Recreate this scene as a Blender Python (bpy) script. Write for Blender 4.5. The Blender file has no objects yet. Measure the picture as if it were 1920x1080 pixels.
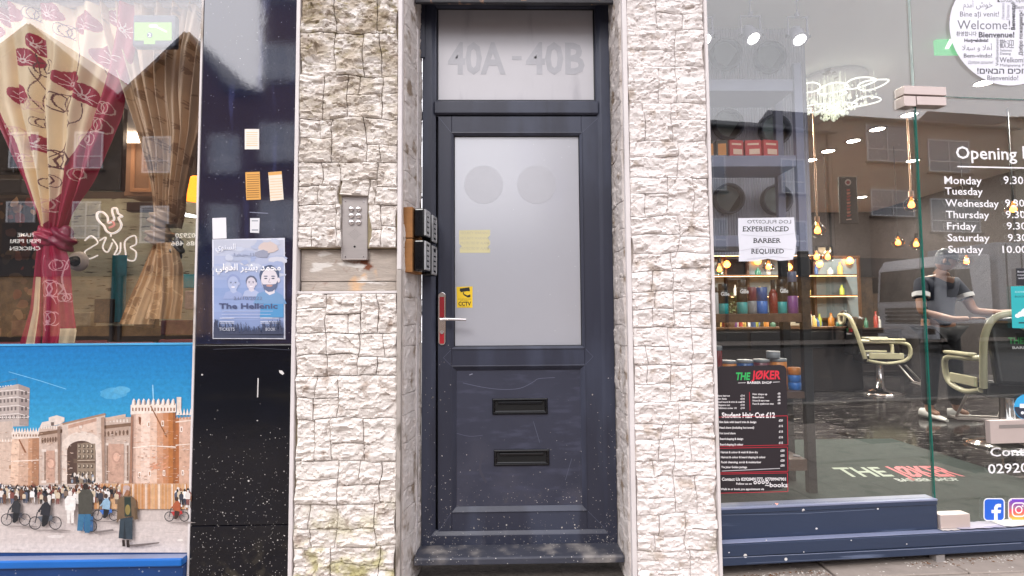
import bpy, math, random
from mathutils import Vector, Matrix, noise
R = math.radians
random.seed(7)
scene = bpy.context.scene
COL = scene.collection

# ------------------------------------------------------------------ camera
CAM = Vector((0.0, -2.45, 1.15))
F_PX = 1000.0
YAW, PITCH, ROLL = R(1.07), R(3.19), R(0.40)
_f = Vector((math.sin(YAW)*math.cos(PITCH), math.cos(YAW)*math.cos(PITCH), math.sin(PITCH)))
_r = Vector((math.cos(YAW), -math.sin(YAW), 0))
_u = _r.cross(_f)
CR = _r*math.cos(ROLL) - _u*math.sin(ROLL)
CU = _r*math.sin(ROLL) + _u*math.cos(ROLL)
CF = _f
cd = bpy.data.cameras.new('camera'); cam = bpy.data.objects.new('camera', cd); COL.objects.link(cam)
cd.sensor_width = 36; cd.lens = 36*F_PX/1920; cd.clip_end = 500; cd.clip_start = 0.05
M = Matrix.Identity(4)
for i in range(3):
    M[i][0] = CR[i]; M[i][1] = CU[i]; M[i][2] = -CF[i]; M[i][3] = CAM[i]
cam.matrix_world = M
scene.camera = cam

# ------------------------------------------------------------------ world, sun, exposure
w = bpy.data.worlds.new('World'); scene.world = w; w.use_nodes = True
nt = w.node_tree; nt.nodes.clear()
out = nt.nodes.new('ShaderNodeOutputWorld'); bg = nt.nodes.new('ShaderNodeBackground')
sky = nt.nodes.new('ShaderNodeTexSky'); sky.sky_type = 'NISHITA'; sky.sun_disc = False
sky.sun_elevation = R(42); sky.sun_rotation = R(205)
sky.air_density = 1.0; sky.dust_density = 2.0
tc = nt.nodes.new('ShaderNodeTexCoord'); nz = nt.nodes.new('ShaderNodeTexNoise')
nz.inputs['Scale'].default_value = 2.2; nz.inputs['Detail'].default_value = 6
rp = nt.nodes.new('ShaderNodeValToRGB'); rp.color_ramp.elements[0].position = .30; rp.color_ramp.elements[1].position = .62
rp.color_ramp.elements[0].color = (.72,.72,.72,1); rp.color_ramp.elements[1].color = (1,1,1,1)
mx = nt.nodes.new('ShaderNodeMix'); mx.data_type = 'RGBA'
CLOUD = (17.0, 16.6, 17.4, 1)
mx.inputs[7].default_value = CLOUD
nt.links.new(tc.outputs['Generated'], nz.inputs['Vector']); nt.links.new(nz.outputs['Fac'], rp.inputs['Fac'])
nt.links.new(rp.outputs['Color'], mx.inputs[0]); nt.links.new(sky.outputs['Color'], mx.inputs[6])
nt.links.new(mx.outputs[2], bg.inputs['Color']); bg.inputs['Strength'].default_value = 0.11
nt.links.new(bg.outputs[0], out.inputs[0])
sd = bpy.data.lights.new('sun', 'SUN'); sd.energy = 1.2; sd.angle = R(18); sd.color = (1, .96, .92)
sun = bpy.data.objects.new('sun', sd); COL.objects.link(sun)
# direction towards the sun: rotation 205 deg -> behind the camera, slightly to one side
_az = R(205); _el = R(42)
tosun = Vector((math.sin(_az)*math.cos(_el), math.cos(_az)*math.cos(_el), math.sin(_el)))
sun.rotation_euler = tosun.to_track_quat('Z', 'Y').to_euler()
vs = scene.view_settings; vs.view_transform = 'Standard'; vs.look = 'None'; vs.gamma = 1; vs.exposure = 0.46
vs.use_curve_mapping = False
scene.cycles.use_denoising = True
scene.cycles.max_bounces = 10; scene.cycles.transparent_max_bounces = 24
scene.cycles.glossy_bounces = 5; scene.cycles.caustics_reflective = False; scene.cycles.caustics_refractive = False
scene.cycles.sample_clamp_indirect = 4

# ------------------------------------------------------------------ helpers
def lin(c):
    if isinstance(c, str):
        c = tuple(int(c[i:i+2], 16) for i in (0, 2, 4))
    r = []
    for v in c[:3]:
        v = v/255.0
        r.append(v/12.92 if v <= .04045 else ((v+.055)/1.055)**2.4)
    return tuple(r)

def tag(o, label=None, cat=None, group=None, kind=None):
    if label: o['label'] = label
    if cat: o['category'] = cat
    if group: o['group'] = group
    if kind: o['kind'] = kind
    return o

def empty(name, loc=(0,0,0), rz=0, **k):
    o = bpy.data.objects.new(name, None); COL.objects.link(o); o.location = loc; o.rotation_euler = (0,0,rz)
    o.empty_display_size = .1
    return tag(o, **k)

class Fr:
    """a vertical working plane: origin (ox, oy), turned by rot about z; local y points into the building"""
    def __init__(s, ox=0, oy=0, rot=0):
        s.o = Vector((ox, oy, 0)); s.rot = rot
        s.u = Vector((math.cos(rot), math.sin(rot), 0)); s.v = Vector((-math.sin(rot), math.cos(rot), 0))
    def at(s, px, py, d=0.0):
        ray = CF*F_PX + CR*(px-960) + CU*(540-py)
        t = ((s.o + s.v*d - CAM).dot(s.v))/ray.dot(s.v)
        p = CAM + ray*t
        return ((p-s.o).dot(s.u), p.z)
    def world(s, x, d, z):
        return s.o + s.u*x + s.v*d + Vector((0,0,z))
    def empty(s, name, **k):
        return empty(name, s.o, s.rot, **k)

W = Fr()
def wp(px, py, depthY):     # world point on the plane y = depthY
    x, z = W.at(px, py, depthY); return Vector((x, depthY, z))

class MB:
    def __init__(s): s.v = []; s.f = []; s.c = []; s.cc = None; s.sm = []
    def add(s, vs_, fs, smooth=False):
        b = len(s.v); s.v += [tuple(v) for v in vs_]
        for f in fs:
            s.f.append(tuple(b+i for i in f)); s.c.append(s.cc); s.sm.append(smooth)
        return s
    def box(s, x0, x1, y0, y1, z0, z1):
        if x0 > x1: x0, x1 = x1, x0
        if y0 > y1: y0, y1 = y1, y0
        if z0 > z1: z0, z1 = z1, z0
        v = [(x0,y0,z0),(x1,y0,z0),(x1,y1,z0),(x0,y1,z0),(x0,y0,z1),(x1,y0,z1),(x1,y1,z1),(x0,y1,z1)]
        return s.add(v, [(0,3,2,1),(4,5,6,7),(0,1,5,4),(1,2,6,5),(2,3,7,6),(3,0,4,7)])
    def obox(s, c, ax, ay, az, hx, hy, hz):
        c = Vector(c); v = []
        for sz in (-1,1):
            for sx, sy in ((-1,-1),(1,-1),(1,1),(-1,1)):
                v.append(c + ax*hx*sx + ay*hy*sy + az*hz*sz)
        return s.add(v, [(0,3,2,1),(4,5,6,7),(0,1,5,4),(1,2,6,5),(2,3,7,6),(3,0,4,7)])
    def prism(s, pts, y0, y1):      # pts (x, z) counter-clockwise seen from -y
        n = len(pts)
        v = [(x,y0,z) for x,z in pts] + [(x,y1,z) for x,z in pts]
        return s.add(v, [tuple(range(n)), tuple(range(2*n-1, n-1, -1))] + [((i+1)%n, i, n+i, n+(i+1)%n) for i in range(n)])
    def cyl(s, p0, p1, r0, r1=None, n=16, caps=True, smooth=True):
        r1 = r0 if r1 is None else r1
        p0, p1 = Vector(p0), Vector(p1); d = (p1-p0).normalized()
        a = d.orthogonal().normalized(); b = d.cross(a)
        v = []
        for p, r in ((p0, r0), (p1, r1)):
            for i in range(n):
                t = 2*math.pi*i/n; v.append(p + a*math.cos(t)*r + b*math.sin(t)*r)
        s.add(v, [(i, (i+1)%n, n+(i+1)%n, n+i) for i in range(n)], smooth)
        if caps:
            s.add(v[:n], [tuple(range(n-1,-1,-1))]); s.add(v[n:], [tuple(range(n))])
        return s
    def tube(s, pts, r, n=8, closed=False):
        pts = [Vector(p) for p in pts]; m = len(pts); v = []
        prev = None
        for i, p in enumerate(pts):
            if closed: d = pts[(i+1)%m]-pts[i-1]
            else: d = pts[min(i+1,m-1)]-pts[max(i-1,0)]
            d.normalize()
            if prev is None: a = d.orthogonal().normalized()
            else:
                a = prev - d*prev.dot(d)
                a = a.normalized() if a.length > 1e-6 else d.orthogonal().normalized()
            prev = a; b = d.cross(a)
            rr = r[i] if isinstance(r, (list, tuple)) else r
            for k in range(n):
                t = 2*math.pi*k/n; v.append(p + a*math.cos(t)*rr + b*math.sin(t)*rr)
        fs = []
        for i in range(m if closed else m-1):
            j = (i+1) % m
            for k in range(n): fs.append((i*n+k, i*n+(k+1)%n, j*n+(k+1)%n, j*n+k))
        s.add(v, fs, True)
        if not closed: s.add(v[:n], [tuple(range(n-1,-1,-1))]); s.add(v[-n:], [tuple(range(n))])
        return s
    def lathe(s, prof, c=(0,0,0), n=20, axis='z'):   # prof: (r, h)
        v = []
        for r, h in prof:
            for i in range(n):
                t = 2*math.pi*i/n; a, b = math.cos(t)*r, math.sin(t)*r
                v.append((c[0]+a, c[1]+b, c[2]+h) if axis == 'z' else (c[0]+a, c[1]+h, c[2]-b))
        m = len(prof)
        s.add(v, [(i*n+k, i*n+(k+1)%n, (i+1)*n+(k+1)%n, (i+1)*n+k) for i in range(m-1) for k in range(n)], True)
        if prof[0][0] > 1e-5: s.add(v[:n], [tuple(range(n-1,-1,-1))])
        if prof[-1][0] > 1e-5: s.add(v[-n:], [tuple(range(n))])
        return s
    def rect_sweep(s, x0, z0, x1, z1, prof):   # prof: (inset, y) swept round a rectangle with mitres
        v = []
        for k, y in prof:
            v += [(x0+k,y,z0+k),(x1-k,y,z0+k),(x1-k,y,z1-k),(x0+k,y,z1-k)]
        fs = []
        for i in range(len(prof)-1):
            for j in range(4):
                fs.append((i*4+j, i*4+(j+1)%4, (i+1)*4+(j+1)%4, (i+1)*4+j))
        return s.add(v, fs)
    def build(s, name, mat, parent=None, bevel=0, seg=2, loc=None):
        me = bpy.data.meshes.new(name); me.from_pydata(s.v, [], s.f)
        me.polygons.foreach_set('use_smooth', s.sm)
        if any(c is not None for c in s.c):
            at = me.color_attributes.new('Col', 'FLOAT_COLOR', 'CORNER')
            buf = []
            for c, f in zip(s.c, s.f):
                c = c or (.5,.5,.5)
                buf += [c[0], c[1], c[2], 1.0]*len(f)
            at.data.foreach_set('color', buf)
        me.update()
        if mat: me.materials.append(mat)
        o = bpy.data.objects.new(name, me); COL.objects.link(o)
        if parent: o.parent = parent
        if loc is not None: o.location = loc
        if bevel:
            b = o.modifiers.new('bevel', 'BEVEL'); b.width = bevel; b.segments = seg; b.limit_method = 'ANGLE'; b.angle_limit = R(35)
            b.harden_normals = False
        return o

def mat(name, col, rough=.5, metal=0, var=.12, vscale=6, bump=0, bscale=40, spec=.5, emit=0, stretch=(1,1,1), attr=False, coat=0, speck=None, stain=None, ecol=None, coord='Object', ior=None):
    m = bpy.data.materials.new(name); m.use_nodes = True; n = m.node_tree; p = n.nodes['Principled BSDF']
    c = lin(col) if isinstance(col, str) or max(col) > 1 else col
    t = n.nodes.new('ShaderNodeTexCoord'); mp = n.nodes.new('ShaderNodeMapping'); mp.inputs['Scale'].default_value = stretch
    n.links.new(t.outputs[coord], mp.inputs['Vector'])
    ns = n.nodes.new('ShaderNodeTexNoise'); ns.inputs['Scale'].default_value = vscale; ns.inputs['Detail'].default_value = 6
    ns.inputs['Roughness'].default_value = .65
    n.links.new(mp.outputs[0], ns.inputs['Vector'])
    mr = n.nodes.new('ShaderNodeMapRange'); mr.inputs[1].default_value = .3; mr.inputs[2].default_value = .7
    mr.inputs[3].default_value = 1-var; mr.inputs[4].default_value = 1+var
    n.links.new(ns.outputs['Fac'], mr.inputs[0])
    mul = n.nodes.new('ShaderNodeVectorMath'); mul.operation = 'SCALE'
    if attr:
        a = n.nodes.new('ShaderNodeAttribute'); a.attribute_name = 'Col'; n.links.new(a.outputs['Color'], mul.inputs[0])
    else: mul.inputs[0].default_value = c
    n.links.new(mr.outputs[0], mul.inputs['Scale'])
    last = mul.outputs[0]
    def mask(scale, lo, hi, st=(1,1,1), detail=5, typ='noise'):
        mp2 = n.nodes.new('ShaderNodeMapping'); mp2.inputs['Scale'].default_value = st; mp2.inputs['Location'].default_value = (3.1,1.7,.4)
        n.links.new(t.outputs[coord], mp2.inputs['Vector'])
        x = n.nodes.new('ShaderNodeTexNoise'); x.inputs['Scale'].default_value = scale; x.inputs['Detail'].default_value = detail
        n.links.new(mp2.outputs[0], x.inputs['Vector'])
        q = n.nodes.new('ShaderNodeMapRange'); q.inputs[1].default_value = lo; q.inputs[2].default_value = hi; q.interpolation_type = 'SMOOTHSTEP'
        n.links.new(x.outputs['Fac'], q.inputs[0]); return q.outputs[0]
    def mixc(last, fac, colr):
        k = n.nodes.new('ShaderNodeMix'); k.data_type = 'RGBA'
        n.links.new(fac, k.inputs[0]); n.links.new(last, k.inputs[6]); k.inputs[7].default_value = (*lin(colr), 1)
        return k.outputs[2]
    def zgate(fac, z0, z1):     # full at z0, gone at z1 (world height)
        g = n.nodes.new('ShaderNodeNewGeometry'); sp = n.nodes.new('ShaderNodeSeparateXYZ'); n.links.new(g.outputs['Position'], sp.inputs[0])
        q = n.nodes.new('ShaderNodeMapRange'); q.inputs[1].default_value = z0; q.inputs[2].default_value = z1; q.inputs[3].default_value = 1; q.inputs[4].default_value = 0
        n.links.new(sp.outputs[2], q.inputs[0])
        k = n.nodes.new('ShaderNodeMath'); k.operation = 'MULTIPLY'; n.links.new(fac, k.inputs[0]); n.links.new(q.outputs[0], k.inputs[1]); return k.outputs[0]
    for st in (stain or []):     # (colour, scale, lo, hi, stretch, z0, z1)
        f = mask(st[1], st[2], st[3], st[4])
        if st[5] is not None: f = zgate(f, st[5], st[6])
        last = mixc(last, f, st[0])
    for spk in (speck or []):    # (colour, scale, lo, z0, z1)
        v = n.nodes.new('ShaderNodeTexVoronoi'); v.inputs['Scale'].default_value = spk[1]
        n.links.new(t.outputs[coord], v.inputs['Vector'])
        # only a random share of the cells carries a fleck
        sp = n.nodes.new('ShaderNodeSeparateColor'); n.links.new(v.outputs['Color'], sp.inputs[0])
        rad = n.nodes.new('ShaderNodeMapRange'); rad.inputs[1].default_value = spk[2]; rad.inputs[2].default_value = 1
        rad.inputs[3].default_value = 0; rad.inputs[4].default_value = .30; n.links.new(sp.outputs[0], rad.inputs[0])
        lt = n.nodes.new('ShaderNodeMath'); lt.operation = 'LESS_THAN'; n.links.new(v.outputs['Distance'], lt.inputs[0]); n.links.new(rad.outputs[0], lt.inputs[1])
        f = lt.outputs[0]
        if spk[3] is not None: f = zgate(f, spk[3], spk[4])
        last = mixc(last, f, spk[0])
    n.links.new(last, p.inputs['Base Color'])
    p.inputs['Roughness'].default_value = rough; p.inputs['Metallic'].default_value = metal
    p.inputs['Specular IOR Level'].default_value = spec
    if ior: p.inputs['IOR'].default_value = ior
    p.inputs['Coat Weight'].default_value = coat; p.inputs['Coat Roughness'].default_value = .05
    if emit:
        if ecol: p.inputs['Emission Color'].default_value = (*lin(ecol), 1)
        else: n.links.new(last, p.inputs['Emission Color'])
        p.inputs['Emission Strength'].default_value = emit
    if bump:
        b = n.nodes.new('ShaderNodeBump'); b.inputs['Strength'].default_value = 1; b.inputs['Distance'].default_value = bump
        x = n.nodes.new('ShaderNodeTexNoise'); x.inputs['Scale'].default_value = bscale; x.inputs['Detail'].default_value = 8; x.inputs['Roughness'].default_value = .6
        n.links.new(mp.outputs[0], x.inputs['Vector']); n.links.new(x.outputs['Fac'], b.inputs['Height']); n.links.new(b.outputs[0], p.inputs['Normal'])
    return m

def glass_mat(name, refl, tint=(1,1,1), rough=0.0, wave=0.0):
    m = bpy.data.materials.new(name); m.use_nodes = True; n = m.node_tree; n.nodes.clear()
    o = n.nodes.new('ShaderNodeOutputMaterial'); t = n.nodes.new('ShaderNodeBsdfTransparent'); g = n.nodes.new('ShaderNodeBsdfGlossy')
    t.inputs[0].default_value = (*tint, 1); g.inputs['Roughness'].default_value = rough; g.inputs[0].default_value = (1,1,1,1)
    lw = n.nodes.new('ShaderNodeLayerWeight'); lw.inputs[0].default_value = .5     # Schlick reflectance, the same from both sides
    pw = n.nodes.new('ShaderNodeMath'); pw.operation = 'POWER'; pw.inputs[1].default_value = 5; n.links.new(lw.outputs['Facing'], pw.inputs[0])
    a = n.nodes.new('ShaderNodeMath'); a.operation = 'MULTIPLY_ADD'; a.inputs[1].default_value = 1-refl; a.inputs[2].default_value = refl; a.use_clamp = True
    n.links.new(pw.outputs[0], a.inputs[0])
    mix = n.nodes.new('ShaderNodeMixShader'); n.links.new(a.outputs[0], mix.inputs[0]); n.links.new(t.outputs[0], mix.inputs[1]); n.links.new(g.outputs[0], mix.inputs[2])
    n.links.new(mix.outputs[0], o.inputs[0])
    if wave:
        tcx = n.nodes.new('ShaderNodeTexCoord'); x = n.nodes.new('ShaderNodeTexNoise'); x.inputs['Scale'].default_value = 1.6; x.inputs['Detail'].default_value = 1
        b = n.nodes.new('ShaderNodeBump'); b.inputs['Distance'].default_value = wave; b.inputs['Strength'].default_value = 1
        n.links.new(tcx.outputs['Object'], x.inputs['Vector']); n.links.new(x.outputs['Fac'], b.inputs['Height'])
        n.links.new(b.outputs[0], g.inputs['Normal'])
    return m

# ---- text
_tc = {}
def text_mesh(s, bold=0.0, shear=0.0, space=1.0):
    cu = bpy.data.curves.new('t', 'FONT'); cu.body = s; cu.size = 1; cu.offset = bold; cu.shear = shear; cu.space_character = space
    cu.resolution_u = 2; cu.fill_mode = 'FRONT'
    o = bpy.data.objects.new('t', cu); COL.objects.link(o)
    dg = bpy.context.evaluated_depsgraph_get(); dg.update()
    me = bpy.data.meshes.new_from_object(o.evaluated_get(dg))
    vs_ = [v.co.copy() for v in me.vertices]; fs = [tuple(p.vertices) for p in me.polygons]
    bpy.data.objects.remove(o); bpy.data.curves.remove(cu); bpy.data.meshes.remove(me)
    return vs_, fs
CAPH = .729
def text_geo(mb, s, x0, x1, zb, cap, y, bold=0.0, shear=0.0, flip=False, squash=None, ang=0, cen=None):
    """text in the local xz plane: from x0 to x1, baseline zb, capital height cap. x1 None = natural width, cen = centred on x0"""
    vs_, fs = text_mesh(s, bold, shear)
    if not vs_: return
    a = min(v.x for v in vs_); b = max(v.x for v in vs_)
    sz = cap/CAPH
    if x1 is None: sx = sz*(squash or 1); 
    else: sx = (x1-x0)/(b-a)
    off = x0 - a*sx if not cen else x0 - (a+b)/2*sx
    out = []
    ca, sa = math.cos(ang), math.sin(ang)
    for v in vs_:
        X = v.x*sx + (off-x0); Z = v.y*sz
        if flip: X = (x1-x0) - X
        out.append((x0 + X*ca - Z*sa, y, zb + X*sa + Z*ca))
    mb.add(out, fs)

class Art(MB):
    """flat print on a plane of frame fr at depth d; later pieces lie a hair in front of earlier ones. Coordinates are those of the printed picture"""
    def __init__(s, fr, d, step=.00004, mapf=None):
        super().__init__(); s.fr = fr; s.d = d; s.step = step; s.k = 0; s.mapf = mapf
    def m(s, px, py):
        if s.mapf: return s.mapf(px, py, s.k*s.step)
        x, z = s.fr.at(px, py, s.d); return (x, s.d - s.k*s.step, z)
    def poly(s, pts, col):
        s.cc = lin(col); s.k += 1
        a = sum(pts[i-1][0]*pts[i][1]-pts[i][0]*pts[i-1][1] for i in range(len(pts)))
        if a > 0: pts = pts[::-1]
        s.add([s.m(*p) for p in pts], [tuple(range(len(pts)))])
    def rect(s, x0, y0, x1, y1, col): s.poly([(x0,y0),(x1,y0),(x1,y1),(x0,y1)], col)
    def ell(s, cx, cy, rx, ry, col, ang=0, n=18, jit=0):
        ca, sa = math.cos(ang), math.sin(ang); p = []
        for i in range(n):
            t = 2*math.pi*i/n; j = 1+random.uniform(-jit, jit); a, b = rx*math.cos(t)*j, ry*math.sin(t)*j
            p.append((cx+a*ca-b*sa, cy+a*sa+b*ca))
        s.poly(p, col)
    def line(s, pts, w_, col):
        s.cc = lin(col); s.k += 1
        L = []; Rr = []
        for i, p in enumerate(pts):
            q0 = pts[max(i-1,0)]; q1 = pts[min(i+1,len(pts)-1)]
            dx, dy = q1[0]-q0[0], q1[1]-q0[1]; l = math.hypot(dx,dy) or 1
            nx, ny = -dy/l*w_/2, dx/l*w_/2
            L.append(s.m(p[0]+nx,p[1]+ny)); Rr.append(s.m(p[0]-nx,p[1]-ny))
        n = len(pts); s.add(L+Rr, [(i, i+1, n+i+1, n+i) for i in range(n-1)])
    def text(s, str_, x0, x1, yb, yt, col, bold=0, shear=0, flip=False, ang=0):
        s.cc = lin(col); s.k += 1
        vs_, fs = text_mesh(str_, bold, shear)
        if not vs_: return
        a = min(v.x for v in vs_); b = max(v.x for v in vs_)
        cap = yb-yt; sz = cap/CAPH; sx = (x1-x0)/(b-a) if x1 is not None else sz
        ca, sa = math.cos(ang), math.sin(ang)
        out = []
        for v in vs_:
            X = (v.x-a)*sx; Y = v.y*sz
            if flip: X = (x1-x0)-X
            out.append(s.m(x0+X*ca-Y*sa, yb-(X*sa+Y*ca)))
        s.add(out, fs)

def spline(pts, n=8):
    out = []
    P = [pts[0]]+list(pts)+[pts[-1]]
    for i in range(1, len(P)-2):
        for k in range(n):
            t = k/n; o = []
            for j in range(len(pts[0])):
                a,b,c,d = P[i-1][j],P[i][j],P[i+1][j],P[i+2][j]
                o.append(.5*((2*b)+(-a+c)*t+(2*a-5*b+4*c-d)*t*t+(-a+3*b-3*c+d)*t**3))
            out.append(tuple(o))
    out.append(tuple(pts[-1])); return out

def copy_tree(o, parent=None):
    c = o.copy(); COL.objects.link(c)
    if parent: c.parent = parent
    for ch in [x for x in o.children]: copy_tree(ch, c)
    return c

def interp(tab, t):
    if t <= tab[0][0]: return tab[0][1]
    for (a, va), (b, vb) in zip(tab, tab[1:]):
        if t <= b: return va + (vb-va)*(t-a)/(b-a)
    return tab[-1][1]
# ------------------------------------------------------------------ materials
m_stone_l = mat('split stone stained', (.74,.69,.65), .85, var=.08, vscale=9, bump=.006, bscale=34, spec=.2,
    stain=[('a08e72', 8, .42, .62, (1,1,1.4), 2.9, 1.55), ('776b4a', 21, .48, .66, (1,1,2), 3.2, 1.75), ('8a7d58', 30, .55, .68, (1,1,2), 2.9, 1.5), ('a39c5e', 10, .47, .66, (1,1,1), -.05, .42), ('b0a196', 14, .58, .75, (1,1,1), None, 0), ('8a7a6a', 40, .65, .78, (1,1,1), None, 0)], coord='Object')
m_stone_r = mat('split stone clean', (.77,.72,.70), .85, var=.06, vscale=9, bump=.005, bscale=38, spec=.2,
    stain=[('bcafa5', 12, .55, .70, (1,1,1), None, 0), ('a39a88', 9, .56, .70, (1,1,1), -.05, .45)])
m_joint = mat('dirty joint', '9a8e74', .95, var=.35, vscale=25, bump=.004, bscale=60)
m_joint_r = mat('grey joint', 'b8aea6', .95, var=.3, vscale=25, bump=.004, bscale=60)
m_trim = mat('old white plastic trim', 'd6d0cf', .55, var=.06, vscale=4, bump=.0006, stain=[('9b8f82', 9, .60, .70, (1,1,.25), None, 0)])
m_trimg = mat('grey mortar bead', 'a8a09a', .8, var=.12, vscale=12, bump=.002, stain=[('6f675f', 14, .55, .66, (1,1,.4), None, 0)])
m_board = mat('exposed wall board', 'b3a89e', .9, var=.18, vscale=9, stretch=(1,1,5), bump=.004, bscale=30,
    stain=[('d2b08e', 5, .60, .66, (1,1,.7), None, 0), ('7c4a34', 8, .63, .70, (1,1,1), None, 0), ('dad5cf', 13, .56, .64, (.6,1,2), None, 0)])
m_upvc = mat('slate grey door frame', '2d303f', .40, var=.10, vscale=2.2, stretch=(3,3,.5), bump=.0005, bscale=160, spec=.5,
    speck=[('b8b4ae', 130, .80, -.03, .16), ('bdb8b2', 75, .93, -.05, .22), ('a9a5a2', 150, .985, .0, .9)], stain=[('54535a', 22, .50, .72, (1,1,.6), -.03, .12), ('3a3f50', 5, .46, .62, (1,1,.2), None, 0)])
m_panel_d = mat('slate grey door panel', '323545', .46, var=.12, vscale=2.5, bump=.0005, bscale=160,
    speck=[('b8b4ae', 130, .86, .0, .34), ('bdb8b2', 75, .96, .0, .5), ('a9a5a2', 150, .985, .0, .9)], stain=[('494956', 4, .46, .72, (1,1,1), .0, .8), ('3e4153', 16, .5, .7, (.5,1,1.8), None, 0), ('5a5654', 30, .54, .74, (1,1,1), .04, .30)])
m_seam = mat('dark seam', '20232f', .6)
m_gasket = mat('black rubber gasket', '15161c', .6)
m_black = mat('gloss black paint', '0b0c10', .14, var=.1, bump=.0004)
m_void = mat('dark slot', '050506', .8)
m_frost = mat('frosted glass upper', (.50,.49,.52), .30, var=.05, vscale=2.0, bump=.0001, bscale=10, spec=.9, stain=[('9a98a0', 5, .54, .80, (2,1,.35), None, 0)])
m_frost2 = mat('frosted glass door', (.40,.41,.455), .20, var=.03, vscale=1.5, spec=1, ior=1.75, speck=[('c8c8d0', 130, .99, None, 0)], stain=[('a4a6b4', 1.6, .5, .75, (1,1,.5), None, 0)])
m_ghost = mat('faded etched lettering', (.38,.38,.415), .3, var=.1, vscale=12, spec=.8)
m_ghost2 = mat('faded round mark', (.425,.433,.472), .20, var=.04, spec=.9)
m_chrome = mat('worn chrome', 'e0dcdc', .12, metal=1, var=.03)
m_steel = mat('brushed steel', 'b5aeab', .38, metal=.75, var=.05, vscale=20, stretch=(1,1,8))
m_pinksteel = mat('satin steel fitting', 'ccbdb8', .4, metal=.35, var=.04)
m_red = mat('red reflective tape', 'a8202c', .25, coat=.6)
m_print = mat('printed ink', (1,1,1), .42, var=.03, attr=True)
m_paper = mat('printed paper', (1,1,1), .6, var=.04, attr=True, bump=.0006, bscale=18)
m_vinyl = mat('white vinyl lettering', 'efeef2', .45, var=.02)
m_pilaster = mat('navy gloss pilaster', '131a33', .05, var=.15, vscale=4, bump=.0001, bscale=30, spec=1.0, ior=1.9,
    speck=[('a8a6aa', 170, .95, None, 0)], stain=[('2a3154', 5, .58, .72, (3,1,.5), None, 0)])
m_pilaster_b = mat('black scuffed pilaster', '090b14', .16, var=.25, vscale=5, bump=.0003, bscale=40, spec=.5,
    speck=[('b5b1ac', 95, .90, .0, .6), ('d8d4ce', 90, .97, .0, .9), ('9d9994', 150, .86, .0, .5), ('c8c4c0', 60, .985, None, 0)],
    stain=[('1d1b19', 4, .50, .75, (.4,1,2), None, 0), ('3a362e', 14, .5, .66, (1,1,1), .0, .22)])
m_navy = mat('dark blue shop timber', '2b3850', .38, var=.08, vscale=3, stretch=(.5,1,4), bump=.0006, bscale=60,
    speck=[('d8d6d4', 26, .975, None, 0)], stain=[('5b6780', 8, .62, .75, (.3,1,3), None, 0)])
m_navyedge = mat('worn blue edge', '7f86a0', .45, var=.12, vscale=8, stretch=(.5,1,1))
m_blue = mat('bright blue timber', '1766b8', .32, var=.07, vscale=4, bump=.0005, speck=[('d0d6e0', 60, .86, -.05, .1)])
m_bluedk = mat('deep blue timber', '123a70', .35, var=.15, vscale=6, bump=.0006, speck=[('d0d6e0', 70, .80, -.05, .12)])
m_woodraw = mat('raw orange plywood', '94663a', .8, var=.22, vscale=14, stretch=(1,1,4), bump=.001)
m_keypad = mat('grey keypad surround', 'a8a9ac', .4, metal=.3)
m_pave = mat('worn pavement slab', '958a82', .85, var=.13, vscale=7, bump=.003, bscale=40, stain=[('7c726b', 5, .55, .7, (1,1,1), None, 0)], speck=[('d8d2ca', 60, .9, None, 0)])
m_grit = mat('dark gritty ground', '4f4742', .95, var=.35, vscale=25, bump=.008, bscale=45)
m_chip = mat('pale paint chips', 'd9d3cb', .8, var=.15)
m_leaf = mat('dry leaf litter', '6f4d32', .9, var=.35, vscale=30)

# ------------------------------------------------------------------ ground
def gz(x):
    x = max(-3, min(3, x)); return -.055 + .02*x
def ground_sheet(name, x0, x1, y0, y1, dz, m, nx=12, kind='structure'):
    b = MB(); xs = [x0+(x1-x0)*i/nx for i in range(nx+1)]
    xs = sorted(set(xs+[-3,3])) if x0 < -3 and x1 > 3 else xs
    v = []
    for x in xs: v += [(x,y0,gz(x)+dz),(x,y1,gz(x)+dz)]
    b.add(v, [(2*i,2*i+2,2*i+3,2*i+1) for i in range(len(xs)-1)])
    return tag(b.build(name, m), kind=kind)
m_asphalt = mat('asphalt road', (.055,.055,.06), .8, var=.2, vscale=3, bump=.004, bscale=150, stain=[('55524e', 1.2, .55, .7, (1,1,1), None, 0)])
m_earth = mat('distant ground', (.16,.15,.14), .9)
ground_sheet('ground', -80, 80, -90, 30, -.20, m_earth)
ground_sheet('road', -60, 60, -16.9, -4.0, -.13, m_asphalt)
b = MB()
for x in [i*.9-27 for i in range(60)]:
    b.box(x+.006, x+.894, -4.0, -3.87, gz(x)-.16, gz(x)+.004)
tag(b.build('kerb', mat('granite kerb', '8a8580', .8, var=.15), bevel=.012), kind='structure')
pv = empty('pavement', (0,-1.8,-.06), kind='structure')
ground_sheet('pavement_bed', -60, 60, -3.87, .6, -.03, m_grit)
ground_sheet('far_pavement', -60, 60, -20.2, -16.9, -.02, mat('far pavement paving', '9a918a', .85, var=.15, vscale=2))
rr = random.Random(4)
slab_proto = {}
for i in range(-7, 9):
    for j in range(0, 9):
        wd, dp = .60, .45
        x = i*wd + (.3 if j % 2 else 0); y = -3.62 + j*dp + .225
        if abs(x) > 3.8 or (j == 8 and x < 1.12): continue
        k = rr.randrange(4)
        if k not in slab_proto:
            b = MB(); b.box(-wd/2+.004, wd/2-.004, -dp/2+.004, dp/2-.004, -.04, 0)
            o = b.build('paving_slab', m_pave, pv, bevel=.004, seg=1); slab_proto[k] = o
        else:
            o = slab_proto[k].copy(); COL.objects.link(o)
        o.location = (x, y+1.8, gz(x)+.06 + rr.uniform(-.003,.003)); o.rotation_euler = (rr.uniform(-.004,.004), -.02, 0)
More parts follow.
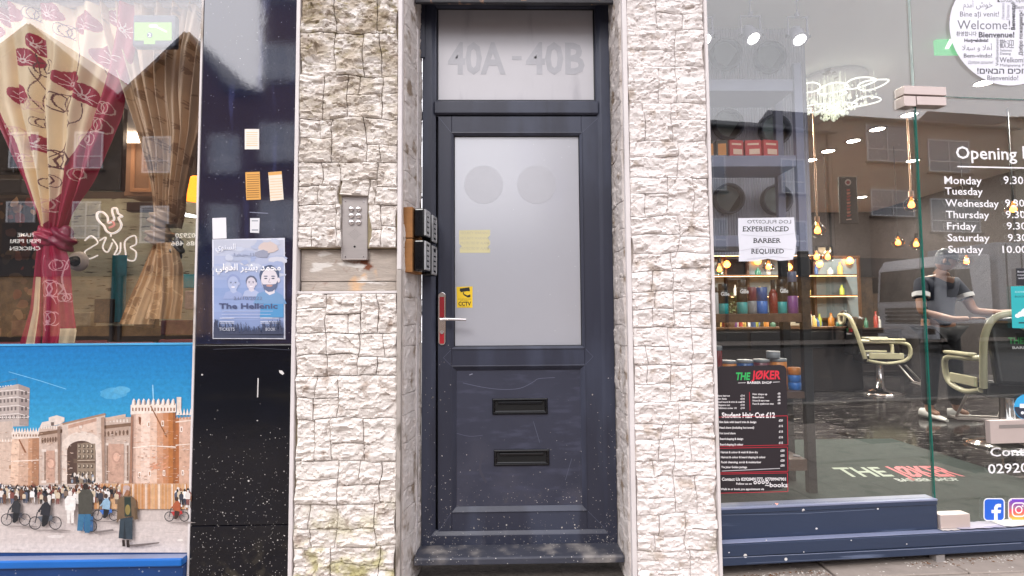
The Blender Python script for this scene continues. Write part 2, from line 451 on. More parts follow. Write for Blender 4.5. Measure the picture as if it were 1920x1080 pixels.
# ------------------------------------------------------------------ stone clad pillars
def _h(v): 
    return noise.cell(v)
def rock(x, z, seed):
    seed = (seed//100) + (seed % 100)*.01*0
    """height of a split stone face in metres"""
    h = 0
    for sx, sz, a, tl in ((11, 19, .011, .42), (27, 52, .006, .50)):
        q = Vector((x*sx+seed*.7, z*sz+seed*1.3, seed*.11))
        q += noise.noise_vector(q*1.3)*.35
        dist, pts = noise.voronoi(q)
        c = pts[0]; hc = noise.cell_vector(c*7.31+Vector((.5,.5,.5)))
        dx = (q.x-c.x)/sx; dz = (q.z-c.z if False else q.y-c.y)/sz
        h += a*(hc.z*1.0) + tl*((hc.x-.5)*dx + (hc.y-.35)*dz*1.5)
    h += .0025*noise.fractal(Vector((x*60, z*60, seed)), .8, 2.0, 3)
    return h
def warp(x, z):
    n1 = noise.noise(Vector((x*9, z*9, 3.3))); n2 = noise.noise(Vector((x*9, z*9, 9.1)))
    return x + n1*.016, z + n2*.011
def stone(x0, x1, z0, z1, seed, m, parent, loc, rz, clampx, res=.0075, gap=.0004, amp=1.0, pv=.008, p0=.012):
    def cuts_(L):
        n_ = max(3, int(L/res)); e_ = min(.0016, L*.05)
        return [0, e_] + [e_+(L-2*e_)*i/n_ for i in range(1, n_)] + [L-e_, L]
    XS, ZS = cuts_(x1-x0-2*gap), cuts_(z1-z0-2*gap); nx, nz = len(XS)-1, len(ZS)-1
    rs = random.Random(seed); prot = p0 + pv*rs.random()
    tx = (rs.random()-.5)*.08; tz = (rs.random()-.5)*.14
    v = []; f = []
    xm, zm = (x0+x1)/2, (z0+z1)/2
    for j in range(nz+1):
        for i in range(nx+1):
            X = x0+gap+XS[i]; Z = z0+gap+ZS[j]
            wx, wz = warp(X, Z)
            wx = min(max(wx, clampx[0]+.001), clampx[1]-.001)
            if i in (0,nx) or j in (0,nz): h = 0.0
            else:
                ed = min(XS[i], XS[-1]-XS[i], ZS[j], ZS[-1]-ZS[j])
                k = .80+.20*min(1, ed/.010)
                h = (prot + rock(X, Z, seed)*amp + (tx*(X-xm) + tz*(Z-zm))*amp)*k
                h = min(max(h, .003), .040)
            v.append((wx, -h, wz))
    for j in range(nz):
        for i in range(nx):
            p = j*(nx+1)+i
            if (i+j) % 2: f += [(p,p+1,p+nx+2),(p,p+nx+2,p+nx+1)]
            else: f += [(p,p+1,p+nx+1),(p+1,p+nx+2,p+nx+1)]
    me = bpy.data.meshes.new('stone'); me.from_pydata(v, [], f); me.update(); me.materials.append(m)
    o = bpy.data.objects.new('stone', me); COL.objects.link(o); o.parent = parent; o.location = loc; o.rotation_euler = (0,0,rz)
    return o
def lay(fr, X0, X1, zlines, seed, m, parent, base, holes=(), zmin=-.12, zmax=3.1, res=.0075, maxw=.22, amp=1.0, pv=.008, p0=.012, gap=.0004):
    rng = random.Random(seed); loc = fr.o - base; k = 0
    for z0, z1 in zip(zlines, zlines[1:]):
        if z1 < zmin or z0 > zmax: continue
        # the wide course splits into blocks; every block is two thinner stones or a tall one
        x = X0
        while x < X1-.001:
            wd = rng.uniform(.6, 1.0)*maxw
            if X1-x-wd < .06: wd = X1-x
            xe = min(X1, x+wd)
            cuts = [z0, z1] if rng.random() < .18 else [z0, z0+(z1-z0)*rng.choice([.42,.5,.58]), z1]
            for a, b_ in zip(cuts, cuts[1:]):
                xs = [x, xe]
                if xe-x > .15 and rng.random() < .45: xs = [x, x+(xe-x)*rng.uniform(.35,.65), xe]
                for p, q in zip(xs, xs[1:]):
                    todo = [(p, q, a, b_)]
                    for (hx0,hx1,hz0,hz1) in holes:
                        nw = []
                        for (p_,q_,a_,c_) in todo:
                            if q_ <= hx0 or p_ >= hx1 or c_ <= hz0+.004 or a_ >= hz1-.004: nw.append((p_,q_,a_,c_)); continue
                            if p_ < hx0-.015: nw.append((p_,hx0,a_,c_))
                            if q_ > hx1+.015: nw.append((hx1,q_,a_,c_))
                            if c_ > hz1+.015 and q_ > hx0 and p_ < hx1: nw.append((max(p_,hx0), min(q_,hx1), max(a_,hz1), c_))
                            if a_ < hz0-.015: nw.append((max(p_,hx0), min(q_,hx1), a_, hz0))
                        todo = nw
                    for (p_,q_,a_,c_) in todo:
                        k += 1
                        stone(p_, q_, a_, c_, seed*100+k, m, parent, loc, fr.rot, (X0, X1), res, amp=amp, pv=pv, p0=p0, gap=gap)
            x = xe

xa = W.at(557,600,0)[0]; xb = W.at(746,600,0)[0]          # left pillar face
xc = W.at(1184,600,0)[0]; xd = W.at(1333,600,0)[0]        # right pillar face
YD = .25
dl = W.at(791,600,YD)[0]; dr = W.at(1151,600,YD)[0]        # door frame outer edges
def zl(px, y0, step, n0=-3, n1=18):
    return sorted(W.at(px, y0+step*k, 0)[1] for k in range(n0, n1))
# --- left pillar
PL = Vector(((xa+xb)/2, .1, gz(xa)))
pl = empty('stone_pillar', PL, label='left stone clad pillar with mossy top stones, holding the steel intercom', cat='pillar', group='stone clad pillars beside the door')
def part(b, name, m, parent, base, **k):
    return b.build(name, m, parent, loc=tuple(-c for c in base), **k)
hz1 = W.at(650,466,0)[1]; hz0 = W.at(650,546,0)[1]
ix0 = W.at(641,420,0)[0]; ix1 = W.at(693,420,0)[0]; iz1 = W.at(665,369,0)[1]
b = MB(); b.box(xa, xb, .045, .50, -.15, 3.4); part(b, 'pillar_core', m_joint_r, pl, PL)
b = MB(); b.box(xa, xb, .0, .04, hz1, 3.4); b.box(xa, xb, .0, .04, -.15, hz0); part(b, 'mortar_bed', m_joint, pl, PL)
hm = W.at(650,528,0)[1]
b = MB(); b.box(xa+.008, xb-.012, .018, .042, hm+.003, hz1-.002); part(b, 'backing_board', m_board, pl, PL, bevel=.002)
b = MB(); b.box(xa+.012, xb-.012, .012, .042, hz0+.002, hm-.001); part(b, 'backing_board', m_board, pl, PL, bevel=.002)
b = MB(); b.box(xa+.001, xb-.001, -.018, -.0005, hz0-.012, hz0); part(b, 'render_lip', m_trim, pl, PL, bevel=.002)
lay(W, xa+.004, xb, zl(650, 67, 79.6), 11, m_stone_l, pl, PL, holes=[(xa-1, xb+1, hz0-.010, hz1), (ix0, ix1, hz1-.01, iz1)], gap=.0005, amp=.9)
# trims of the left pillar
b = MB(); b.box(xa-.014, xa+.003, -.028, .04, -.15, 3.4); part(b, 'edge_trim', m_trim, pl, PL, bevel=.002)
b = MB(); b.box(xb+.0005, xb+.020, -.030, .010, hz1-.10, 3.4); part(b, 'corner_bead', m_trim, pl, PL, bevel=.003)
b = MB(); b.box(xb+.0005, xb+.020, -.030, .010, -.15, hz1-.101); part(b, 'corner_bead', m_trimg, pl, PL, bevel=.003)
# left reveal
A = Vector((xb+.020, .004, 0)); B = Vector((dl-.012, YD+.02, 0))
fl = Fr(A.x, A.y, math.atan2(B.y-A.y, B.x-A.x)); wl = (B-A).length
b = MB(); b.box(0, wl+.02, .0, .03, -.15, 3.0); o = b.build('reveal_backing', m_joint_r, pl, loc=fl.o-PL); o.rotation_euler = (0,0,fl.rot)
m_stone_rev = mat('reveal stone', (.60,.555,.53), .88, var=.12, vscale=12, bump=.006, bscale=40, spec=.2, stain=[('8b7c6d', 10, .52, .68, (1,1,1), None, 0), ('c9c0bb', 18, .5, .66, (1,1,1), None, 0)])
lay(fl, .002, wl, zl(770, 97, 92), 23, m_stone_rev, pl, PL, res=.009, zmax=2.9, maxw=.26, amp=.28, pv=.003, p0=.005)
# --- right pillar
PR = Vector(((xc+xd)/2, .1, gz(xd)))
pr = empty('stone_pillar', PR, label='right stone clad pillar in clean off-white split stone beside the barber window', cat='pillar', group='stone clad pillars beside the door')
b = MB(); b.box(xc, xd, .045, .50, -.15, 3.4); part(b, 'pillar_core', m_joint_r, pr, PR)
b = MB(); b.box(xc, xd, .0, .04, -.15, 3.4); part(b, 'mortar_bed', m_joint_r, pr, PR)
lay(W, xc, xd-.002, zl(1260, 58, 69.5), 37, m_stone_r, pr, PR, maxw=.24, pv=.003, amp=.75, gap=.0001)
b = MB(); b.box(xc-.022, xc-.0005, -.024, .012, -.15, 3.4); part(b, 'corner_bead', m_trim, pr, PR, bevel=.003)
b = MB(); b.box(xd-.001, xd+.012, -.028, .10, -.15, 3.4); part(b, 'edge_trim', m_trim, pr, PR, bevel=.002)
A2 = Vector((dr+.012, YD+.02, 0)); B2 = Vector((xc-.022, .004, 0))
fr2 = Fr(A2.x, A2.y, math.atan2(B2.y-A2.y, B2.x-A2.x)); wr = (B2-A2).length
b = MB(); b.box(-.02, wr, .0, .03, -.15, 3.0); o = b.build('reveal_backing', m_joint_r, pr, loc=fr2.o-PR); o.rotation_euler = (0,0,fr2.rot)
lay(fr2, .0, wr-.002, zl(1165, 97, 92), 41, m_stone_rev, pr, PR, res=.009, zmax=2.9, maxw=.26, amp=.28, pv=.003, p0=.005)

b = MB(); b.box(dl-.032, dl-.012, YD-.07, YD+.02, -.03, 2.62); part(b, 'inner_bead', m_trim, pl, PL, bevel=.002)
# recess soffit / lintel and the wall above the street level
m_render = mat('painted render', '8d8a8c', .8, var=.08, vscale=2, bump=.002)
ztop = W.at(960, 2, YD)[1]
b = MB(); b.box(xb+.02, xc-.022, .0, .42, 3.0, 3.4)
b.box(-9.0, xa-.02, -.03, .40, 3.05, 3.6); b.box(xd+.012, 9.0, -.03, .16, 3.45, 3.6); b.box(-9.0, 9.0, -.03, .42, 3.6, 8.5)
tag(b.build('upper_wall', m_render), kind='structure')

# ------------------------------------------------------------------ the door
DB = Vector(((dl+dr)/2, YD+.03, W.at(960,1020,YD)[1]))
door = empty('front_door', DB, label='dark slate blue front door with frosted glass and a numbered fanlight', cat='door')
def D(b, name, m, parent=None, **k):
    o = b.build(name, m, parent or door, **k)
    if parent is None or parent is door: o.location = -DB
    return o
X = lambda px, d=YD, py=600: W.at(px, py, d)[0]
Z = lambda py, d=YD, px=960: W.at(px, py, d)[1]
zb = Z(1021); zt = Z(-14)
fi_l, fi_r = X(819), X(1131)
# outer frame members, mitred look: stiles, head, cill piece and transom
prof = [(0,YD+.06),(0,YD),(.046,YD),(.050,YD+.002),(.068,YD+.0155),(.068,YD+.06)]
b = MB(); b.rect_sweep(dl, zb, dr, zt, prof)
D(b, 'outer_frame', m_upvc, bevel=.0015)
tz1, tz0 = Z(188), Z(214)
b = MB()
xs0, xs1 = dl+.064, dr-.064
def rail(b, x0, x1, z0, z1, yf, yb, ch=.008, cy=.010):
    v = []
    for z, y in ((z0,yb),(z0,yf+cy),(z0+ch,yf),(z1-ch,yf),(z1,yf+cy),(z1,yb)):
        v += [(x0,y,z),(x1,y,z)]
    b.add(v, [(2*i,2*i+1,2*i+3,2*i+2) for i in range(5)]); return b
rail(b, xs0, xs1, tz0, tz1, YD, YD+.06); D(b, 'transom_bar', m_upvc, bevel=.001)
# fanlight glazing
gx0, gx1, gz0_, gz1_ = X(820,YD+.02,100), X(1118,YD+.02,100), tz1, Z(24)
b = MB(); b.rect_sweep(xs0, tz1, xs1, zt-.064, [(-.002,YD+.012),(.004,YD+.012),(.010,YD+.03),(.010,YD+.05)]); D(b, 'glazing_bead', m_upvc)
b = MB(); b.rect_sweep(xs0, tz1, xs1, zt-.064, [(.006,YD+.026),(.0145,YD+.0285)]); D(b, 'gasket', m_gasket)
b = MB(); b.box(xs0+.008, xs1-.008, YD+.032, YD+.052, tz1+.008, zt-.07); pane = D(b, 'fanlight_glass', m_frost)
art = MB(); zz = Z(137, YD+.03); cap = Z(78,YD+.03)-zz
for s, p0, p1 in (('40A', 840, 948), ('-', 961, 977), ('40B', 986, 1096)):
    if s == '-': art.box(X(960,YD+.03,110), X(978,YD+.03,110), YD+.0308, YD+.0312, Z(112,YD+.03), Z(105,YD+.03))
    else: text_geo(art, s, X(p0,YD+.03,110), X(p1,YD+.03,110), zz, cap, YD+.031, bold=.028)
art.build('door_number', m_ghost, pane)
# door leaf
LY = YD+.012
lz0, lz1 = Z(996, LY), Z(218, LY)
lx0, lx1 = fi_l+.004, X(1131, LY)
b = MB(); b.rect_sweep(dl+.060, zb+.055, dr-.060, tz0, [(-.003,YD+.02),(.0055,YD+.024),(.0055,YD+.045)]); D(b, 'gasket', m_gasket)
b = MB(); b.box(dl+.03, dr-.03, YD+.066, YD+.075, zb, zt); D(b, 'gap_blocker', m_gasket)  # dark board added behind the leaf to block daylight in the gaps
leaf = empty('door_leaf', (0,0,0)); leaf.parent = door
ggx0, ggx1, ggz0, ggz1 = X(852,LY+.02), X(1090,LY+.02), Z(648,LY+.02), Z(256,LY+.02)
ppz0, ppz1 = Z(952,LY+.015), Z(689,LY+.015)
leaf.location = (0,0,0)
def LF(b, name, m, **k):
    o = b.build(name, m, leaf, **k); return o
leaf.location = -DB
# stiles and rails
sx0, sx1 = ggx0-.012, ggx1+.012
def bar(b, x0,x1,z0,z1): b.box(x0,x1,LY,LY+.045,z0,z1)
b = MB(); bar(b, lx0, sx0, lz0, lz1); LF(b, 'stile', m_upvc, bevel=.003)
b = MB(); bar(b, sx1, lx1, lz0, lz1); LF(b, 'stile', m_upvc, bevel=.003)
b = MB(); bar(b, sx0, sx1, ggz1+.012, lz1); LF(b, 'rail', m_upvc, bevel=.003)
b = MB(); bar(b, sx0, sx1, ppz1+.010, ggz0-.014); LF(b, 'rail', m_upvc, bevel=.003)
b = MB(); bar(b, sx0, sx1, lz0, ppz0-.012); LF(b, 'rail', m_upvc, bevel=.003)
# mitre seams at the rail corners (fine welded lines)
def seam(b, x0, z0, x1, z1):
    p = Vector((x0,LY-.0004,z0)); q = Vector((x1,LY-.0004,z1)); d = (q-p).normalized()
    b.obox((p+q)/2, d, Vector((0,1,0)), d.cross(Vector((0,1,0))), (q-p).length/2, .0004, .0008)
b = MB()
zm0, zm1 = ppz1+.010, ggz0-.014; zmm = (zm0+zm1)/2
seam(b, sx0, zm1, sx0-.042, zmm); seam(b, sx0-.042, zmm, sx0, zm0); seam(b, sx1, zm1, sx1+.042, zmm); seam(b, sx1+.042, zmm, sx1, zm0)
seam(b, sx0, ggz1+.012, lx0, lz1); seam(b, sx1, ggz1+.012, lx1, lz1); seam(b, sx0, ppz0-.012, lx0, lz0); seam(b, sx1, ppz0-.012, lx1, lz0)
LF(b, 'weld_seam', mat('pale seam', '595e72', .5))
# beads
bead = [(-.004,LY-.003),(0,LY-.004),(.010,LY+.004),(.013,LY+.018),(.013,LY+.03)]
b = MB(); b.rect_sweep(sx0, ggz0-.014, sx1, ggz1+.012, bead); LF(b, 'glazing_bead', m_upvc)
b = MB(); b.rect_sweep(sx0, ggz0-.014, sx1, ggz1+.012, [(.011,LY+.012),(.0155,LY+.0165)]); LF(b, 'gasket', m_gasket)
b = MB(); b.rect_sweep(sx0, ppz0-.012, sx1, ppz1+.010, [(-.004,LY-.003),(0,LY-.004),(.004,LY-.002),(.022,LY+.013),(.023,LY+.03)]); LF(b, 'panel_bead', m_upvc)
b = MB(); b.box(sx0+.006, sx1-.006, LY+.020, LY+.036, ggz0-.005, ggz1+.005); dpane = LF(b, 'door_glass', m_frost2)
b = MB(); b.box(sx0+.006, sx1-.006, LY+.016, LY+.036, ppz0-.005, ppz1+.005); LF(b, 'lower_panel', m_panel_d)
gy = LY+.020
for cx in (907, 1006):
    b = MB(); c = W.at(cx, 346, gy); b.lathe([(.10,0),(.10,.0004),(0,.0004)], (c[0], gy-.0008, c[1]), n=40, axis='y')
    b.build('faded_disc', m_ghost2, dpane)
# letterplates
for (x0,y0,x1,y1) in ((923,747,1027,776),(926,843,1030,872)):
    py = LY+.016
    bx0, bz1 = W.at(x0,y0,py); bx1, bz0 = W.at(x1,y1,py)
    b = MB(); b.rect_sweep(bx0, bz0, bx1, bz1, [(0,py),(0,py-.006),(.004,py-.010),(.010,py-.010),(.014,py-.004),(.020,py-.002)])
    lp = LF(b, 'letterplate', m_black, bevel=.001)
    b = MB(); b.box(bx0+.018, bx1-.018, py-.003, py-.0012, bz0+.018, bz1-.016); b.build('letter_flap', m_void, lp)
    b = MB(); b.box(bx0+.028, bx1-.028, py-.008, py-.0032, bz1-.030, bz1-.016); b.build('flap_lip', m_black, lp, bevel=.002)
    b = MB()
    for sx in (bx0+.009, bx1-.009): b.cyl((sx, py-.0135, (bz0+bz1)/2), (sx, py-.009, (bz0+bz1)/2), .0045, n=10)
    b.build('screw', m_black, lp)
    for q in range(6):
        pass
# handle
hx0, hz_1 = W.at(822,548,LY); hx1, hz_0 = W.at(836,647,LY)
b = MB(); cx = (hx0+hx1)/2; rw = (hx1-hx0)/2
pts = [(cx+rw*math.cos(t), hz_1-rw+rw*math.sin(t)) for t in [math.pi*i/8 for i in range(9)]] + [(cx-rw*math.cos(t), hz_0+rw-rw*math.sin(t)) for t in [math.pi*i/8 for i in range(9)]]
b.prism(pts[::1], LY-.010, LY); hd = LF(b, 'door_handle', m_chrome, bevel=.002)
b = MB(); b.box(cx-rw*.62, cx+rw*.62, LY-.0112, LY-.0102, Z(594,LY), Z(556,LY)); b.box(cx-rw*.6, cx+rw*.6, LY-.0112, LY-.0102, hz_0+.008, Z(622,LY)); b.build('red_tape', m_red, hd)
hz = Z(598,LY)
b = MB(); b.cyl((cx,LY-.040,hz),(cx,LY-.009,hz),.011); b.tube([(cx-.004,LY-.042,hz),(cx+.02,LY-.046,hz+.001),(cx+.075,LY-.048,hz),(X(874,LY-.045,598),LY-.046,hz-.002)], [.010,.009,.0075,.0065], n=10); b.build('lever', m_chrome, hd)
b = MB(); zk = Z(622,LY); b.lathe([(.0085,0),(.0085,.003),(0,.003)][::-1], (cx, LY-.0145, zk), n=16, axis='y'); b.box(cx-.001,cx+.001,LY-.0152,LY-.0143,zk-.006,zk+.002); b.build('keyhole', m_steel, hd)
# threshold
ty = .10
tx0, tx1 = W.at(776,1050,ty)[0], W.at(1171,1050,ty)[0]
z0, z1, zbk = Z(1058,ty), Z(1046,ty), Z(1021,YD)
b = MB()
prof = [(YD+.06,zb-.002),(YD-.001,zb+.001),(ty+.008,z1+.002),(ty,z1-.004),(ty,z0),(ty+.03,z0-.004),(YD+.06,z0-.004)]
n = len(prof); v = [(tx0,y,z) for y,z in prof]+[(tx1,y,z) for y,z in prof]
b.add(v, [tuple(range(n-1,-1,-1)), tuple(range(n,2*n))]+[(i,(i+1)%n,n+(i+1)%n,n+i) for i in range(n)])
m_sill = mat('grey dusty threshold', '3b3d48', .6, var=.14, vscale=8, stretch=(1,1,1), bump=.0006, bscale=120, speck=[('c8c4be', 110, .80, None, 0)], stain=[('8a8582', 7, .45, .72, (1,1,1), None, 0)])
D(b, 'threshold', m_sill, bevel=.002)
# head box above
b = MB(); b.box(dl-.02, dr+.02, .12, .14, Z(5,.12), 3.0); b.box(dl-.02, dr+.02, .1405, YD+.06, zt+.001, 3.0)
tag(D(b, 'head_flashing', mat('dark peeling head trim', '2c2c31', .6, var=.35, vscale=12, bump=.002, stain=[('8a6a52', 14, .62, .68, (1,1,1), None, 0), ('d0ccc8', 22, .68, .72, (1,1,1), None, 0)]), bevel=.004))
b = MB(); b.box(dl-.012, dl+.014, YD-.012, YD-.001, Z(110,YD), 2.9); D(b, 'cable_cover', m_upvc, bevel=.002)
# peeling sealant strips down both sides
b = MB(); rg = random.Random(3)
for sx, px in ((1, dl-.012), (-1, dr+.012)):
    z = zb
    while z < 2.75:
        l = rg.uniform(.03,.16); ww = rg.uniform(.006,.016)
        if rg.random() < (.9 if sx > 0 else .6): b.box(px-ww*.5, px+ww*.6, YD-.006-rg.random()*.004, YD+.01, z, z+l-.004)
        z += l
D(b, 'sealant', m_trimg, bevel=.0015)
# stickers on the door
def sticker(name, fr, d, pts, col, label, cat, arts=None, group=None, thick=.0006, m=None, base=None):
    """flat sheet with its own printed matter; pts in photo pixels"""
    P = [fr.at(px,py,d) for px,py in pts]
    cx = sum(p[0] for p in P)/len(P); cz = sum(p[1] for p in P)/len(P)
    a = sum(P[i-1][0]*P[i][1]-P[i][0]*P[i-1][1] for i in range(len(P)))
    if a < 0: P = P[::-1]
    b = MB(); b.cc = lin(col); b.prism(P, d-thick, d)
    o = b.build(name, m or m_paper)
    o.location = fr.o; o.rotation_euler = (0,0,fr.rot)
    tag(o, label, cat, group)
    if arts:
        A_ = Art(fr, d-thick-.0001); arts(A_); A_.build('print', m or m_paper, o)
    return o
def cctv(a):
    a.rect(862,543,881,546,'1a1a1a'); a.poly([(862,541),(880,538.5),(881,545),(864,548)],'1a1a1a'); a.rect(868,548,870,552,'1a1a1a'); a.poly([(870,551),(876,554),(882,552),(882,557),(877,558),(869,553)],'1a1a1a')
    a.text('IMAGES BEING RECORDED', 859,883,561.5,560,'3a3520'); a.text('FOR SAFETY', 863,879,564.3,563,'3a3520')
    a.text('CCTV', 859.5,883,573,565.5,'141414', bold=.03); a.text('IN OPERATION', 862,880,576,574.6,'3a3520')
sticker('warning_sticker', W, gy, [(856,538),(886,537),(886,577),(857,577)], 'e8c327', 'small bright yellow CCTV warning sticker at lower left of the door glass', 'sticker', cctv)
def faded(a):
    for y in (434,444,453,463): a.text('PROTECTED BY ALARM' if y % 2 else 'SECURITY WARNING', 863, 917, y+5, y, 'b9b39a', bold=.01)
sticker('warning_sticker', W, gy, [(861,432),(919,431),(919,441),(914,446),(919,452),(919,458),(914,464),(919,467),(919,474),(862,474),(862,466),(866,462),(861,457)], 'cbc49a', 'faded pale yellow sticker with torn edges at the mid left of the door glass', 'sticker', faded)

# intercom
iy = .008
i0 = W.at(641,488,iy); i1 = W.at(691,369,iy)
cxi = (i0[0]+i1[0])/2
ic = empty('door_intercom', (cxi, iy, i0[1]), label='brushed steel intercom panel with six round buttons in the left stone pillar', cat='intercom')
w2 = (i1[0]-i0[0])/2; h2 = i1[1]-i0[1]
b = MB(); b.rect_sweep(-w2, 0, w2, h2, [(0,.03),(0,-.012),(.003,-.014),(.005,-.009)]); b.add([(-w2+.005,-.009,.005),(w2-.005,-.009,.005),(w2-.005,-.009,h2-.005),(-w2+.005,-.009,h2-.005)], [(0,1,2,3)])
b.build('face_plate', m_steel, ic, bevel=.0006)
for r_ in range(3):
    for c_ in range(2):
        b = MB(); px = 660+c_*13.5; py = 392.5+r_*12.5
        p = W.at(px, py, iy)
        b.lathe([(0,-.006),(.008,-.004),(.0125,-.0005),(.0135,.003),(.0135,.009)], (p[0]-cxi, -.016, p[1]-i0[1]), n=16, axis='y')
        b.build('call_button', m_chrome, ic)
b = MB()
for q in range(-4,5):
    for s in range(-4,5):
        if abs(q)+abs(s) <= 4 and (q+s) % 2 == 0:
            p = W.at(666+q*2.6, 440+s*2.4, iy); b.cyl((p[0]-cxi,-.0095,p[1]-i0[1]),(p[0]-cxi,-.0088,p[1]-i0[1]),.0014,n=6)
b.build('speaker_holes', m_void, ic)
for px, py, r_ in ((649,379,.003),(683,379,.003),(649,482,.003),(683,482,.003),(666,463,.005)):
    p = W.at(px,py,iy); b = MB(); b.cyl((p[0]-cxi,-.011,p[1]-i0[1]),(p[0]-cxi,-.008,p[1]-i0[1]),r_,n=10); b.build('screw', m_chrome if r_<.004 else m_void, ic)

# key safes on the left reveal, dials facing the door opening
def keysafe(x0, y0, z0, label, h=.145, dp=.085, tk=.052):
    e = empty('key_safe', (x0, y0, z0), fl.rot - R(90), label=label, cat='key safe', group='black key safes beside the door')
    b = MB(); b.box(0, tk, 0, dp, 0, h); b.build('body', m_black, e, bevel=.009, seg=3)
    b = MB(); b.rect_sweep(0,0,dp-.008,h-.012,[(0,0),(0,-.006),(.004,-.008),(.010,-.008),(.012,-.004)]) 
    o = b.build('keypad_surround', m_keypad, e, bevel=.001); o.rotation_euler = (0,0,R(90)); o.location = (tk-.002, .004, .006)
    b = MB(); b.box(tk-.003, tk+.003, .016, dp-.016, .018, h-.018); b.build('shutter', m_black, e, bevel=.002)
    for k in range(4):
        b = MB(); b.box(tk+.0031, tk+.006, .028, dp-.028, .028+k*.024, .045+k*.024); b.build('dial_wheel', m_keypad, e, bevel=.002)
    return e
for k, (py0, py1) in enumerate(((389,447),(448,511))):
    zz0, zz1 = W.at(765,py1,.03)[1], W.at(765,py0,.03)[1]
    bx0 = W.at(757,450,.03)[0]
    wb = MB(); wb.box(-.008, .044, .0, .16, 0, zz1-zz0-.002)
    o = wb.build('mounting_block', m_woodraw, None, bevel=.002); o.location = (bx0, .012, zz0); o.rotation_euler = (0,0,fl.rot-R(90))
    tag(o, ('upper' if k == 0 else 'lower')+' raw wooden block behind the key safes', 'block', 'wooden blocks carrying the key safes')
    keysafe(bx0+.048, .016, zz0+.006, ('upper' if k == 0 else 'lower')+' key safe nearest the street on the wooden blocks', h=zz1-zz0-.012)
    keysafe(W.at(791,450,.15)[0], .145, zz0-(.0 if k else -.002)-.006, ('upper' if k == 0 else 'lower')+' key safe nearest the door, half behind the front one', h=zz1-zz0-.004, tk=.050)
# ------------------------------------------------------------------ left restaurant shopfront
GY = .03
zg = W.at(200,647,GY)[1]; xg = W.at(379,600,GY)[0]; xp0 = W.at(370,600,0)[0]
lsh = empty('restaurant_window', (-3, GY, zg), label='large reflecting restaurant window above the city gate mural', cat='shop window')
def LP(b, name, m, par=None, **k):
    o = b.build(name, m, par or lsh, **k); o.location = (3, -GY, -zg); return o
m_glass_l = glass_mat('restaurant window glass', .125, (1,1,1), wave=.0003)
b = MB(); b.box(-8.0, xp0-.012, GY, GY+.008, zg, 3.05); LP(b, 'glass_pane', m_glass_l)
b = MB(); b.box(xp0-.012, xp0-.002, -.012, .07, -.1, 3.05); LP(b, 'glazing_strip', m_trim, bevel=.002)
# pilaster between restaurant and pillar
zsm = W.at(460,646,-.01)[1]
pil = empty('gloss_pilaster', (xa-.23,.1,-.1), label='black and navy gloss panelled pilaster carrying stickers and a concert poster', cat='pilaster')
def PP(b, name, m, **k):
    o = b.build(name, m, pil, **k); o.location = (-(xa-.23), -.1, .1); return o
b = MB(); b.box(xp0, xa-.016, -.010, .20, zsm+.0015, 3.05); PP(b, 'upper_panel', m_pilaster, bevel=.002)
zl2 = W.at(460,985,-.01)[1]
b = MB(); b.box(xp0, xa-.016, -.010, .20, zl2+.001, zsm-.0015); b.box(xp0, xa-.016, -.012, .20, -.14, zl2-.001); PP(b, 'lower_panel', m_pilaster_b, bevel=.002)

# stickers
pd = -.0106
sticker('paper_sticker', W, pd, [(459,242),(486,242),(486,280),(459,280)], 'e9e2da', 'white sticker with faint orange lines, topmost on the navy pilaster', 'sticker',
        lambda a: [a.rect(462,248+4*i,483,249.2+4*i,'e3c08e') for i in range(7)])
sticker('paper_sticker', W, pd, [(460,323),(487,322),(489,374),(462,375)], 'd9a04e', 'solid orange printed sticker left of the cream one on the pilaster', 'sticker',
        lambda a: [a.line([(463,328+4.2*i),(486,327.4+4.2*i)],1.3,'8a5a20') for i in range(11)])
sticker('paper_sticker', W, pd, [(503,323),(528,321),(532,374),(507,377)], 'e6d9c8', 'tilted cream sticker with orange top edge on the pilaster', 'sticker',
        lambda a: [a.poly([(503,323),(528,321),(528.6,327),(503.6,329)],'dca55c')]+[a.line([(506,336+5*i),(529,334.4+5*i)],1,'dcb888') for i in range(8)])
sticker('paper_sticker', W, pd, [(398,409),(424,408),(425,447),(399,448)], 'e4e2e8', 'blank white sticker just above the concert poster', 'sticker')
sticker('paper_sticker', W, pd, [(469,409),(487,409),(486,437),(469,436)], 'd8d8dc', 'tiny white sticker with a grey code block above the concert poster', 'sticker',
        lambda a: [a.rect(472,413,484,415,'8b8f98'), a.rect(472,430,484,432.5,'8b8f98')])
# small scuffs on the panel
b = Art(W, -.0104)
b.line([(484,709),(483,745)], 2.2, 'c9c6c4'); b.poly([(523,694),(529,695),(533,700),(530,703),(524,699)], 'd8d6d4'); b.line([(468,398),(503,400)], 1.5, '7c7f92')
b.line([(400,655),(470,652),(545,656)], .9, '383a46'); b.line([(370,1040),(545,1038)], .9, '50505a')
o = b.build('scuff_marks', m_print, pil); o['kind'] = 'stuff'; o.location = (-(xa-.23), -.1, .1)

